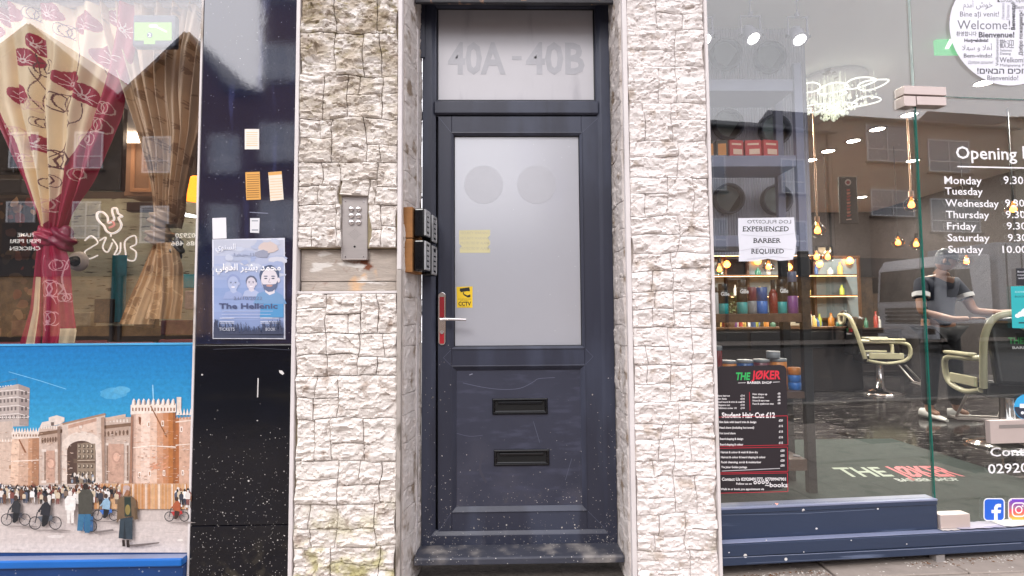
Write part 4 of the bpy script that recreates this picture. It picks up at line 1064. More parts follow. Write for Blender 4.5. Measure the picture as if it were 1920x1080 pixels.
# rooster outline and scribbled lettering in pink white tube
m_neon = mat('pale neon tube','f6ece8',.5,emit=.55,var=0)
e = empty('rooster_sign', wp(205,440,IY-.1), label='pale neon rooster and script sign on the pale wall', cat='sign')
def ntube(pp, r_, nm, mm=m_neon):
    b = MB(); b.tube([wp(x/3.273, 320+y/3.273, IY-.1)-e.location for x,y in spline(pp,5)], r_, n=6); b.build(nm, mm, e)
ntube([(640,340),(600,300),(598,260),(630,255),(660,285),(665,320),(700,300),(690,260),(690,235),(715,232),(725,262),(750,280),(728,290),(745,330),(730,365),(690,385),(655,372),(640,340)], .012, 'rooster_outline')
ntube([(680,385),(680,405)],.008,'rooster_leg'); ntube([(665,320),(690,312),(700,335),(670,350)],.012,'rooster_wing',mat('red neon tube','e8a09a',.5,emit=.4,var=0))
for pp in ([(520,430),(560,400),(600,440),(560,470),(520,500),(545,540),(600,520)],[(610,430),(650,410),(630,470),(660,500),(690,440)],[(690,420),(720,470),(700,520),(735,500),(740,440)],[(790,410),(830,400),(835,450),(800,470),(835,500),(825,550),(780,545),(770,500),(765,440),(790,410)]): ntube(pp,.008,'script_stroke')
# glowing strips added to fill the restaurant with light
def area(name, loc, sx, sy, power, col, rot=(0,0,0)):
    l = bpy.data.lights.new(name,'AREA'); l.shape='RECTANGLE'; l.size=sx; l.size_y=sy; l.energy=power; l.color=col
    o = bpy.data.objects.new(name,l); COL.objects.link(o); o.location=loc; o.rotation_euler=rot; return o
b = MB(); b.box(-5.2,-1.8,1.6,1.75,2.985,3.0); b.box(-5.2,-1.8,2.9,3.05,2.985,3.0)
tag(b.build('ceiling_fill_strips', mat('restaurant fill strip',(1,1,1),.5,emit=6,var=0,ecol='ffe2c4')), 'added warm white fill strips on the restaurant ceiling', 'lamp')

# ------------------------------------------------------------------ curtains
class Curtain:
    def __init__(s, rows, nf, amp, Y=.28, seed=0): s.rows=rows; s.nf=nf; s.amp=amp; s.Y=Y; s.seed=seed
    def edges(s, py):
        return interp([(r[0],r[1]) for r in s.rows],py), interp([(r[0],r[2]) for r in s.rows],py)
    def depth(s, u, py):
        wn = (s.edges(py)[1]-s.edges(py)[0])/200
        ph = s.seed+noise.noise(Vector((u*2,py*.006,s.seed)))*2.2
        d = s.amp*(math.sin(2*math.pi*s.nf*u+ph)+.35*math.sin(2*math.pi*s.nf*2.3*u+ph*2+py*.01))
        d *= .45+.55*min(1,wn*1.2)
        return s.Y + d - .03*math.sin(math.pi*max(0,min(1,u)))*(1-min(1,wn))
    def map(s, px, py, off):
        l, r = s.edges(py); u = (px-l)/(r-l)
        d = s.depth(u, py); x, z = W.at(px, py, s.Y); return (x, d-off, z)
    def mesh(s, py0, py1, colf, nu=110, nv=100):
        b = MB(); vs_=[]; 
        for j in range(nv+1):
            py = py0+(py1-py0)*j/nv; l, r = s.edges(py)
            for i in range(nu+1):
                u = i/nu; vs_.append(s.map(l+(r-l)*u, py, 0))
        b.v = vs_
        for j in range(nv):
            for i in range(nu):
                p = j*(nu+1)+i; b.f.append((p,p+nu+1,p+nu+2,p+1)); b.c.append(colf((i+.5)/nu, py0+(py1-py0)*(j+.5)/nv)); b.sm.append(True)
        return b
class Paint:
    """colours the small faces of a curtain by scan line, so the print lies in the cloth itself"""
    def __init__(s, cur, py0, py1, nu, nv, base):
        s.cur, s.py0, s.py1, s.nu, s.nv = cur, py0, py1, nu, nv
        s.g = [[base((i+.5)/nu, py0+(py1-py0)*(j+.5)/nv) for i in range(nu)] for j in range(nv)]
    def poly(s, pts, col):
        c = lin(col); ys = [p[1] for p in pts]
        for j in range(max(0, int((min(ys)-s.py0)/(s.py1-s.py0)*s.nv)-1), min(s.nv, int((max(ys)-s.py0)/(s.py1-s.py0)*s.nv)+2)):
            py = s.py0+(s.py1-s.py0)*(j+.5)/s.nv; xs_ = []
            for a, b in zip(pts, pts[1:]+pts[:1]):
                if (a[1] <= py) != (b[1] <= py): xs_.append(a[0]+(py-a[1])*(b[0]-a[0])/(b[1]-a[1]))
            xs_.sort(); l, r = s.cur.edges(py)
            for x0, x1 in zip(xs_[::2], xs_[1::2]):
                for i in range(max(0, int(round((x0-l)/(r-l)*s.nu))), min(s.nu, int(round((x1-l)/(r-l)*s.nu)))): s.g[j][i] = c
    def ell(s, cx, cy, rx, ry, col, ang=0, n=14, jit=0):
        s.poly([(cx+rx*math.cos(t)*math.cos(ang)-ry*math.sin(t)*math.sin(ang), cy+rx*math.cos(t)*math.sin(ang)+ry*math.sin(t)*math.cos(ang)) for t in [2*math.pi*k/n for k in range(n)]], col)
    def line(s, pts, w_, col):
        w_ = max(w_, 1.25)
        for p, q in zip(pts, pts[1:]):
            dx, dy = q[0]-p[0], q[1]-p[1]; L = math.hypot(dx, dy) or 1; nx, ny = -dy/L*w_/2, dx/L*w_/2; ex, ey = dx/L*w_*.2, dy/L*w_*.2
            s.poly([(p[0]+nx-ex,p[1]+ny-ey),(q[0]+nx+ex,q[1]+ny+ey),(q[0]-nx+ex,q[1]-ny+ey),(p[0]-nx-ex,p[1]-ny-ey)], col)
    def mesh(s):
        f = lambda u, py: s.g[min(s.nv-1, int((py-s.py0)/(s.py1-s.py0)*s.nv))][min(s.nu-1, int(u*s.nu))]
        return s.cur.mesh(s.py0, s.py1, f, nu=s.nu, nv=s.nv)
m_cur1 = mat('satin curtain print', (1,1,1), .38, var=.05, vscale=8, attr=True, bump=.0008, bscale=60, spec=.5)
m_cur2 = mat('bronze satin curtain', (1,1,1), .36, var=.08, vscale=10, attr=True, bump=.0008, bscale=50, spec=.8)
CREAM, BURG, BURGD, LINE = 'f2dcb8', 'a31640', '80123a', '63303c'
c1 = Curtain([(10,-75,262),(60,-66,258),(130,-48,243),(190,-30,226),(260,6,203),(330,38,172),(400,70,138),(440,82,124),(460,80,128)], 5, .030, seed=1.1)
def c1col(u, py):
    lo = .13+.01*math.sin(py*.05); hi = interp([(10,.90),(180,.84),(300,.70),(360,.62),(400,.45),(430,.3)],py)
    return lin(BURG) if (u < lo or u > hi) else lin(CREAM)
cur1 = empty('curtain', (c1.map(100,640,0)[0],c1.Y,c1.map(100,640,0)[2]), label='cream and burgundy curtain printed with poppies, knotted in the middle', cat='curtain')
def CU_(b, name, m, cur, solid=None):
    o = b.build(name, m, cur); o.location = -cur.location
    return o
def poppy(a, x, y, s, c, ang=0, lc='ecd4d0'):
    # three overlapping petals, printed veins and a pale ringed centre
    ca, sa = math.cos(ang), math.sin(ang)
    def T(u, v): return (x+(u*ca-v*sa)*s, y+(u*sa+v*ca)*s)
    a.poly([T(u,v) for u,v in spline([(-.15,.45),(-.75,.30),(-.98,-.20),(-.60,-.55),(-.20,-.35),(-.05,.1)],3)], c)
    a.poly([T(u,v) for u,v in spline([(.15,.45),(.75,.35),(1.0,-.10),(.68,-.50),(.25,-.40),(.05,.1)],3)], c)
    a.poly([T(u,v) for u,v in spline([(-.62,.10),(-.55,-.50),(-.15,-.78),(.35,-.72),(.62,-.35),(.55,.20),(.0,.55),(-.45,.45)],3)], c)
    for (u0,v0,u1,v1) in ((-.1,.1,-.7,-.1),(-.08,.05,-.45,-.45),(0,0,-.05,-.6),(.08,.05,.4,-.45),(.1,.1,.75,0),(-.05,.2,-.6,.25),(.05,.2,.6,.25)): a.line([T(u0,v0),T((u0+u1)/2+.04,(v0+v1)/2-.04),T(u1,v1)], s*.035, lc)
    for q in (.20,.12): a.line([T(q*math.cos(k*.7),.12+q*.8*math.sin(k*.7)) for k in range(10)], s*.04, lc)
def outline(a, x, y, s, c):
    for k in range(3):
        t = k*.9-.9; pts = [(x+math.cos(q)*s*.42+math.sin(t)*s*.4, y+math.sin(q)*s*.5-math.cos(t)*s*.15) for q in [i*math.pi/5 for i in range(11)]]; a.line(pts, s*.06, c)
a = Paint(c1,10,462,330,360,c1col)
for x,y,s,an in ((66,83,22,1.0),(50,114,26,.2),(130,152,28,.1),(160,180,26,.6),(72,273,24,.2),(35,180,26,.5),(15,30,32,.3),(160,48,30,.2),(205,108,34,.1),(95,28,26,.5),(238,60,22,1),(215,32,24,.3),(-20,60,25,0)):
    poppy(a,x,y,s,BURG,an)
for x,y,s in ((84,128,26),(118,195,32),(75,230,18),(112,305,34),(100,345,22),(125,60,24),(60,25,24)): outline(a,x,y,s,LINE)
for pp in ([(66,100),(70,140),(60,180),(85,230),(92,290)],[(60,130),(75,165),(90,190)],[(130,175),(120,210),(140,235),(118,270),(105,300)],[(155,195),(150,225),(120,260),(115,300)],[(72,290),(80,330),(86,370)],[(82,150),(70,190),(88,225)],[(140,60),(145,100),(135,150)],[(190,125),(200,160)]):
    a.line(spline(pp,5),1.3,LINE)
for x,y,s in ((185,240,26),(165,265,24),(60,200,20),(100,390,24),(198,208,22),(28,250,18),(44,300,16),(150,330,22)): outline(a,x,y,s,'e0b8b0')
CU_(a.mesh(), 'upper_cloth', m_cur1, cur1)
# knot and tails
def knot(cx, cy, rx, ry, c_, m, cur, name='knot', seed=1):
    b = MB(); c0 = wp(cx,cy,.26); k = (.26+2.45)/1000; b.cc = lin(c_)
    nu, nv = 36, 22; v=[]
    for j in range(nv+1):
        ph = math.pi*j/nv
        for i in range(nu):
            t = 2*math.pi*i/nu
            d = Vector((math.sin(ph)*math.cos(t), math.sin(ph)*math.sin(t), math.cos(ph)))
            w_ = 1+.16*math.sin(7*(d.z*1.2+d.x*.7)+seed)+.08*noise.noise(d*3+Vector((seed,0,0)))
            v.append((c0.x+d.x*rx*k*w_, c0.y-.02+d.y*rx*k*.8*w_, c0.z+d.z*ry*k*w_))
    b.add(v,[(j*nu+i, (j+1)*nu+i, (j+1)*nu+(i+1)%nu, j*nu+(i+1)%nu) for j in range(nv) for i in range(nu)],True)
    o = b.build(name, m, cur); o.location = -cur.location; return o
knot(100,447,24,17,BURG,m_cur1,cur1,seed=2); knot(122,452,22,26,BURGD,m_cur1,cur1,'knot_loop',seed=4); knot(84,452,14,24,BURG,m_cur1,cur1,'knot_loop',seed=7)
t1 = Curtain([(465,72,92),(520,66,86),(580,58,84),(648,36,76)], 3, .010, Y=.24, seed=.4)
t2 = Curtain([(462,82,120),(490,78,128),(560,82,134),(620,80,140),(643,78,136)], 2, .016, Y=.22, seed=2.4)
CU_(t1.mesh(465,648,lambda u,p: lin(CREAM) if .55<u<.8 and p>520 else lin(BURG),nu=24,nv=40),'tail',m_cur1,cur1)
a = Paint(t2,462,643,90,220,lambda u,p: lin(CREAM) if u>.7 and p>616 else lin(BURG))
for x,y,s in ((100,545,30),(98,600,26),(112,500,20),(124,560,16)): outline(a,x,y,s,'e6a8b0')
for pp in ([(92,480),(84,510),(95,540),(110,570)],[(128,480),(120,520),(128,560)],[(90,560),(84,590),(95,620)]): a.line(spline(pp,5),1.5,'e6a8b0')
for x,y,s in ((97,603,11),): a.ell(x,y,4,3,'e6a8b0')
CU_(a.mesh(), 'tail', m_cur1, cur1)
c2 = Curtain([(10,190,420),(60,200,408),(90,208,398),(190,240,380),(250,262,372),(310,280,358),(360,289,347),(400,292,344),(425,294,338)], 7, .030, Y=.30, seed=3.3)
TA, TB = 'c3a584', '8f7154'
def dcol(ca, cb, sc=.06, seed=0):
    def f(u, py): 
        return lin(cb) if noise.noise(Vector((u*16+seed, py*.05, seed)))+.5*noise.noise(Vector((u*40+seed, py*.12, seed)))>.1 else lin(ca)
    return f
cur2 = empty('curtain', (c2.map(300,600,0)[0],c2.Y,c2.map(300,600,0)[2]), label='bronze brown satin curtain tied in a knot beside the navy pilaster', cat='curtain')
def damask(cur, py0, py1, nu, nv, ca, cb, n_, seed):
    a = Paint(cur, py0, py1, nu, nv, lambda u,p: lin(ca)); r_ = random.Random(seed)
    for k in range(n_):
        py = r_.uniform(py0,py1); l, r = cur.edges(py); x = r_.uniform(l,r); an = r_.uniform(-1.2,1.2)+(math.pi if r_.random()<.5 else 0); sz = r_.uniform(9,19)
        for q in range(-2,3):
            t = an+q*.5; d = sz*(1-.12*abs(q)); cx, cy = x+math.cos(t)*d*.5, py+math.sin(t)*d*.5
            a.ell(cx, cy, d*.55, d*.13, cb, ang=t, n=10)
        a.line([(x,py),(x-math.cos(an)*sz,py-math.sin(an)*sz*1.2)], 1.5, cb)
    return a.mesh()
CU_(damask(c2,10,428,260,260,TA,TB,60,3), 'upper_cloth', m_cur2, cur2)
knot(308,412,22,18,'9c8062',m_cur2,cur2,seed=1); knot(305,443,24,18,'8f7356',m_cur2,cur2,'knot_loop',seed=3); knot(334,468,14,20,'2e2420',m_cur2,cur2,'knot_loop',seed=5)
t3 = Curtain([(455,288,320),(520,262,318),(560,244,304),(612,222,288)],3,.014,Y=.25,seed=.2)
t4 = Curtain([(455,292,330),(500,290,340),(560,280,343),(600,270,340)],3,.016,Y=.22,seed=1.7)
CU_(damask(t3,455,608,110,150,'cfab82','a07c58',16,5),'tail',m_cur2,cur2)
CU_(damask(t4,455,598,110,140,'b8926a','d8b48a',18,8),'tail',m_cur2,cur2)
for nm, x0, x1 in (('curtain_rail',-8,-1.03),):
    z = W.at(200,13,.3)[1]
    b = MB(); b.cyl((x0,.30,z+.01),(x1,.30,z+.01),.014); o = b.build('curtain_rail', m_trim); tag(o,'white curtain rail across the top of the restaurant window','rail')
    b = MB(); b.box(x0,x1,.22,.40,z+.03,3.03); tag(b.build('pelmet', mat('white pelmet','c9c9d2',.6)),'pale pelmet board above the restaurant curtains','pelmet')
# ------------------------------------------------------------------ barber shopfront
_o = W.world(xd+.012, .05, 0)
RS = Fr(_o.x, _o.y, R(4.5))
m_glass_r = glass_mat('shop window glass', .078, (.985,1,.99), wave=.0002)
m_gedge = mat('green glass edge', '1f6e62', .15, spec=.8, var=.1)
m_gedge_l = mat('pale glass edge', 'b9cdc8', .15, spec=.8, var=.1)
zs = RS.at(1550,942,0)[1]; xjoint = RS.at(1733,560,0)[0]
bw_e = Vector(RS.world(1.2,0,zs))
shop = empty('barber_window', (RS.o.x, RS.o.y, zs), RS.rot, label='frameless barber shop window pane above the dark blue stall riser', cat='shop window')
def SP(b, name, m, par=None, **k):
    o = b.build(name, m, par or shop, **k)
    if par is None: o.location = (0,0,-zs)
    return o
b = MB(); b.box(.004, xjoint-.004, -.004, .006, zs+.002, 3.35); win = SP(b, 'glass_pane', m_glass_r)
b = MB(); b.box(xjoint-.0038, xjoint-.0015, -.005, .007, zs+.002, RS.at(1715,180,0)[1]); SP(b, 'glass_edge', m_gedge)
b = MB(); b.box(xjoint-.0038, xjoint-.0015, -.005, .007, RS.at(1715,180,0)[1]+.001, 3.35); SP(b, 'glass_edge', m_gedge_l)
# door glass with fanlight
ztr = RS.at(1840,184,0)[1]; zdb = RS.at(1790,989,0)[1]
bd = empty('barber_door', (*RS.world(xjoint+.5, 0, 0).to_2d(), zdb), RS.rot, label='frameless glass entrance door of the barber shop with white opening hours', cat='door')
offd = (-(xjoint+.5), 0, -zdb)
def BD(b, name, m, **k):
    o = b.build(name, m, bd, **k); o.location = offd; return o
b = MB(); b.box(xjoint+.004, xjoint+.95, -.004, .006, zdb, ztr-.003); BD(b, 'glass_leaf', m_glass_r)
b = MB(); b.box(xjoint+.0015, xjoint+.0038, -.004, .006, zdb, ztr-.003); BD(b, 'glass_edge', m_gedge)
b = MB(); b.box(xjoint+.004, xjoint+.95, -.005, .007, ztr-.0028, ztr-.0008); BD(b, 'glass_edge', m_gedge)
fan = MB(); fan.box(xjoint+.004, xjoint+4.0, -.004, .006, ztr+.001, 3.35)
fo = fan.build('fanlight_pane', m_glass_r); fo.location = (RS.o.x, RS.o.y, 0); fo.rotation_euler = (0,0,RS.rot); tag(fo, 'glass fanlight pane above the barber shop door', 'glass pane')
b = MB(); b.box(xjoint+.96, xjoint+4.0, -.004, .006, zdb, ztr-.003); o = b.build('side_pane', m_glass_r); o.location = (RS.o.x, RS.o.y, 0); o.rotation_euler = (0,0,RS.rot); tag(o, 'glass side pane right of the barber shop door, outside the picture edge', 'glass pane')
def lbox(fr, d0, d1, px0, py0, px1, py1, b):
    a = fr.at(px0,py0,d0); c = fr.at(px1,py1,d0); b.box(a[0],c[0],d0,d1,c[1],a[1]); return b
# patch fitting: L shape in two pieces
pf = empty('patch_fitting', (RS.o.x,RS.o.y,0), RS.rot, label='satin pink steel patch fitting where the barber glass panes meet', cat='glass fitting')
b = lbox(RS,-.03,.03,1695,160,1775,179,MB()); b2 = lbox(RS,-.03,.03,1695,179.3,1718,199,MB()); b.v += b2.v; b.f += [tuple(i+8 for i in f) for f in b2.f]; b.c += b2.c; b.sm += b2.sm
b.build('upper_plate', m_pinksteel, pf, bevel=.0015)
lbox(RS,-.028,.028,1719,180,1775,198,MB()).build('lower_plate', m_pinksteel, pf, bevel=.0015)
o = lbox(RS,-.025,.025,1763,966,1820,989,MB()).build('bottom_patch', m_pinksteel, bd, bevel=.0015); o.location = offd
lk = lbox(RS,-.03,-.004,1856,789,1990,828,MB()).build('lock_case', m_pinksteel, bd, bevel=.0015); lk.location = offd
lbox(RS,-.0312,-.0302,1874,797,1990,800,MB()).build('engraved_line', m_steel, lk)
# stall riser and plinth
zl0, zl1 = RS.at(1352,1062,-.05)[1], RS.at(1400,1017,-.05)[1]
rb = empty('stall_riser', (RS.o.x,RS.o.y,zl0), RS.rot, label='dark blue painted timber stall riser and plinth below the barber window', cat='shopfront base')
def RB(b, name, m, **k):
    o = b.build(name, m, rb, **k); o.location = (0,0,-zl0); return o
xe = RS.at(1758,970,-.014)[0]
b = MB(); b.box(.002, xe, -.014, .05, zl1+.001, zs-.028); RB(b, 'riser_board', m_navy, bevel=.003)
b = MB(); b.box(.002, xe, -.018, .05, zs-.027, zs-.009); RB(b, 'top_band', m_navy, bevel=.002)
b = MB(); b.box(.002, xe, -.020, .05, zs-.008, zs+.001); RB(b, 'worn_cap', m_navyedge, bevel=.002)
zmid = RS.at(1352,1046,-.05)[1]
b = MB(); b.box(.002, 5.5, -.050, .05, zmid+.0012, zl1-.006); RB(b, 'plinth_board', m_navy, bevel=.003)
b = MB(); b.box(.002, 5.5, -.052, .05, zl0, zmid-.0012); RB(b, 'plinth_board', m_navy, bevel=.003)
b = MB(); b.box(.002, 5.5, -.046, .05, zl1-.005, zl1); RB(b, 'worn_ledge', m_navyedge, bevel=.002)
b = lbox(RS,-.045,.0,1756,1041,1773,1062,MB()); RB(b, 'support_foot', mat('grey concrete foot','8c8785',.85,var=.15), bevel=.003)
# paper and cardboard on the threshold
z_ = zl1+.004
for k,(px0,px1,dz,c,lab) in enumerate(((1768,1800,0,'cfc8c4','crumpled grey paper sheet under the door patch'),(1800,1886,.003,'a8a3b4','blue grey printed sheet on the barber doorstep'),(1884,1990,.006,'d9d5d2','white paper sheet at the right end of the barber doorstep'))):
    a = RS.at(px0,1000,-.04); c_ = RS.at(px1,1000,-.04)
    b = MB(); b.cc = lin(c); n_=8; v=[]
    for i in range(n_+1):
        for j in range(4):
            x = a[0]+(c_[0]-a[0])*i/n_; v.append((x, -.042+.026*j + .004*math.sin(i*2.1+k), z_+dz+.003*abs(noise.noise(Vector((x*30,j*1.7,k))))))
    b.add(v,[(i*4+j,(i+1)*4+j,(i+1)*4+j+1,i*4+j+1) for i in range(n_) for j in range(3)])
    o = b.build('paper_sheet', m_paper); o.location = RS.o; o.rotation_euler=(0,0,RS.rot); tag(o, lab, 'paper')

# ---- vinyl lettering on the door
VD = -.0046
def vinyl(name, items, par, loc, m=m_vinyl):
    b = MB()
    for (s, x0, x1, yb, yt, bold) in items:
        l = RS.at(x0, yb, VD); r = RS.at(x1, yb, VD); t = RS.at(x0, yt, VD)
        text_geo(b, s, l[0], r[0], l[1], t[1]-l[1], VD, bold=bold)
    o = b.build(name, m, par); o.location = loc; return o
vinyl('heading_lettering', [('Opening', 1793, 1907, 297, 273, .012), ('Hours', 1918, 2000, 297, 273, .012)], bd, offd)
days = [('Monday',1771,1841,344.5,329.5,'9.30',1882,1919),('Tuesday',1772,1843,364.5,350.5,None,0,0),('Wednesday',1773,1873,387,373,'9.30',1885,1921),('Thursday',1774,1855,408.5,394.5,'9.30',1886,1923),('Friday',1776,1831,430,416,'9.30',1888,1925),('Saturday',1777,1856,452,438,'9.30',1890,1926),('Sunday',1778,1844,474,460,'10.00',1880,1926)]
for d in days:
    vinyl('day_lettering', [(d[0],d[1],d[2],d[3],d[4],.010)], bd, offd)
    if d[5]: vinyl('time_lettering', [(d[5],d[6],d[7],d[3],d[4],.010)], bd, offd)
b = MB(); a = RS.at(1795,313.5,VD); c = RS.at(2000,310.5,VD); b.box(a[0],c[0],VD-.0003,VD,a[1],a[1]+.007); BD(b,'underline',m_vinyl)
vinyl('contact_lettering', [('Contact Us', 1857, 2000, 856, 838.5, .010)], bd, offd); vinyl('contact_lettering', [('02920491777', 1853, 2020, 888, 869.5, .010)], bd, offd)

# ---- round multilingual welcome sticker
VF = -.0048
CX, CY, RR = 1884, 57, 101
wc = empty('welcome_sticker', RS.world(*[RS.at(CX,CY,VF)[0], VF, RS.at(CX,CY,VF)[1]]), RS.rot, label='round white welcome sticker in many languages on the barber fanlight', cat='sticker')
l = RS.at(CX,CY,VF); rad = RS.at(CX+RR,CY,VF)[0]-l[0]; radz = l[1]-RS.at(CX,CY+RR+2,VF)[1]
off = (-l[0], -VF, -l[1])
b = MB(); b.cc = lin('e6e6f0'); n_=64; v=[(l[0]+rad*math.cos(2*math.pi*i/n_), VF, l[1]+radz*math.sin(2*math.pi*i/n_)) for i in range(n_)]
b.add(v,[tuple(range(n_))]); b.add([(x,y+.0006,z) for x,y,z in v],[tuple(range(n_-1,-1,-1))]); o = b.build('backing_disc', m_paper, wc); o.location = off
a = Art(RS, VF-.0001)
GR, DG = '6f7078', '46474f'
HEB = '!\u05DD\u05D9\u05D0\u05D1\u05D4 \u05DD\u05D9\u05DB\u05D5\u05E8\u05D1'
for t in (('\uFEE1\uFEA4'.replace('\uFEA4','')+'\uFEAA\uFEE3\uFE81'[::1],1806,1826,14,3,GR,.0),('\uFEB5\uFEEE\uFEA7',1830,1861,14,2,GR,.0),
    ('Bine ați venit!',1800,1873,31,21,GR,.005),('Welcome!',1795,1894,55,37,GR,0),('환영합니다',1793,1831,67,60,DG,.01),('Bienvenue!',1835,1902,70,59.5,DG,.03),
    ('Hoşgeldiniz!',1808,1853,78.5,72.5,DG,.04),('\uFEFC\uFEEC\uFEB3 \uFEED \uFEFC\uFEEB\uFE83',1804,1860,94,84,GR,.0),('歡迎',1874,1901,89,76,DG,.0),('Bem-vindo!',1807,1860,108,100,DG,.01),
    ('Selamat',1875,1897,96.5,92,GR,.01),('Datang',1875,1895,102.5,98,GR,.01),('Welkom!',1874,1921,117,107,GR,.01),('Добре дошли!',1815,1862,119.5,114,GR,.0),('Maligayang Pagdating',1875,1950,124.5,119.5,GR,.0),
    (HEB,1832,1938,138,127,DG,.015),('Bienvenido!',1851,1909,150.5,141,GR,.005),('Καλώς ορίσατε',1870,1940,4,-4,GR,.0),('Bem-vindo',1903,1950,17,9,GR,.0),('Welcome',1914,1970,30,22,GR,0),('Welkom',1914,1960,48,41,DG,.01)):
    a.text(t[0], t[1], t[2], t[3], t[4], t[5], bold=t[6])
a.text('Benvenuto!', 1903,1954,56,50-2,DG,bold=.03,ang=R(90)); a.text('Добро пожаловать!', 1917,2001,104,97,DG,bold=.02,ang=R(90)); a.text('Velkommen!',1872,1926,124,118,GR,ang=R(90)); a.text('Ласкаво',1883,1914,37,32,'9a9aa4',ang=R(90)); a.text('Прошу',1892,1920,37,32,'9a9aa4',ang=R(90))
o = a.build('welcome_print', m_paper, wc); o.location = off
# ---- social icons and other decals on the door glass
def decal(name, pts, col, label, cat, arts, group=None):
    return sticker(name, RS, VD, pts, col, label, cat, arts, group)
def rr_pts(x0,y0,x1,y1,r_,n=5):
    p=[]
    for cx,cy,a0 in ((x1-r_,y1-r_,0),(x0+r_,y1-r_,90),(x0+r_,y0+r_,180),(x1-r_,y0+r_,270)):
        for i in range(n+1):
            t=R(a0+90*i/n); p.append((cx+r_*math.cos(t),cy+r_*math.sin(t)))
    return p
def fb(a):
    a.poly(rr_pts(1846,936,1882,975,6),'1a5fd0'); a.poly([(1864,975),(1864,962),(1859,962),(1859,956),(1864,956),(1864,951),(1867,946),(1872,944.5),(1877,945),(1877,951),(1872,951),(1870.5,953),(1870.5,956),(1877,956),(1876,962),(1870.5,962),(1870.5,975)],'f2f2f6')
decal('social_icon', rr_pts(1844,934,1884,977,8), 'e8ecf6', 'square blue sticker with a white letter f low on the barber door', 'sticker', fb)
def ig(a):
    n=16
    for i in range(n):
        t=i/(n-1); c=tuple(int(p+(q-p)*t) for p,q in ((110,250),(60,170),(200,60))) if t<.5 else tuple(int(p+(q-p)*(t-.5)*2) for p,q in ((226,252),(60,190),(110,70)))
        x0,x1=1892,1928; y=936+38*i/n; ins = 5 if i in (0,n-1) else (2 if i in (1,n-2) else 0)
        a.rect(x0+ins,y,x1-ins,y+38/n+.4,c)
    def ring(pts_o, w_): a.line(pts_o+[pts_o[0]], w_, 'f6f0f2')
    ring(rr_pts(1898,943,1922,968,7),2.4); ring([(1910+6*math.cos(R(k*24)),955.5+6.3*math.sin(R(k*24))) for k in range(15)],2.2); a.ell(1917,948.5,1.7,1.7,'f6f0f2')
decal('social_icon', rr_pts(1890,934,1930,976,8), 'efe6ea', 'square rainbow coloured camera outline sticker at the bottom right of the barber door', 'sticker', ig)
decal('payment_sticker', [(1905,503),(1945,503),(1945,535),(1906,535)], '14161f', 'small black sticker above the teal one on the barber door', 'sticker', lambda a: [a.text('Book your',1908,1935,511,507.5,'d8d8e0'),a.text('next visit',1908,1935,517,513.5,'d8d8e0'),a.text('with us',1909,1930,523,519.5,'d8d8e0')])
decal('booking_sticker', [(1895,537),(1960,535),(1960,617),(1898,615)], '22a8ae', 'teal booking sticker with a small cloud on the barber door', 'sticker', lambda a: [a.text('COVID-19',1903,1935,549,545.5,'bfe6ea'),a.text('BOOK IN',1903,1933,558,554,'0e3a44'),a.ell(1914,589,6,5,'e8f2f4'),a.ell(1922,586,8,8,'e8f2f4'),a.ell(1908,592,5,4,'e8f2f4'),a.ell(1927,591,8,5,'e8f2f4'),a.rect(1910,604,1926,606.5,'123038')])
decal('round_sticker', [(1925+24*math.cos(R(15*k)),763+24*math.sin(R(15*k))) for k in range(24)], '2f9fd6', 'round blue and white sticker at the right edge above the door lock', 'sticker', lambda a: [a.poly([(1925+23*math.cos(R(15*k)),763+23*math.sin(R(15*k))) for k in range(13)],'2b3346'), a.rect(1912,757,1950,765,'e8eef4'), a.ell(1917,774,3,3,'e8eef4')])

# ---- paper notice
NB = .0066
def notice(a):
    a.text('EXPERIENCED',1393,1479,433.5,424,'24242a',bold=.015); a.text('BARBER',1413,1464,455,446,'24242a',bold=.015); a.text('REQUIRED',1409,1470,475,466,'24242a',bold=.015)
    for x,y in ((1393,433.3),(1413,454.8),(1409,474.8)):
        for k in range(9 if y<440 else 6): a.rect(x+k*8.6-1,y-.4,x+k*8.6+3,y+.8,'24242a')
    a.text('LOG FULC077O',1401,1483,419,412,'55555e',flip=True)
    for p in ([(1390,440),(1440,444),(1488,438)],[(1388,470),(1430,462),(1486,468)],[(1400,486),(1450,481),(1480,484)]): a.line(p,.8,'c3c4cd')
P = [(1384,409),(1430,408.5),(1489,407.5),(1490,432),(1493,452),(1491,472),(1486,487),(1462,489),(1440,485),(1415,490),(1385,490),(1386,470),(1384,440)]
def frtip(fr,d,pts): return pts
o = sticker('paper_notice', RS, -.0044, P, 'dadbe4', 'white paper notice asking for an experienced barber, taped on the window', 'notice', notice)
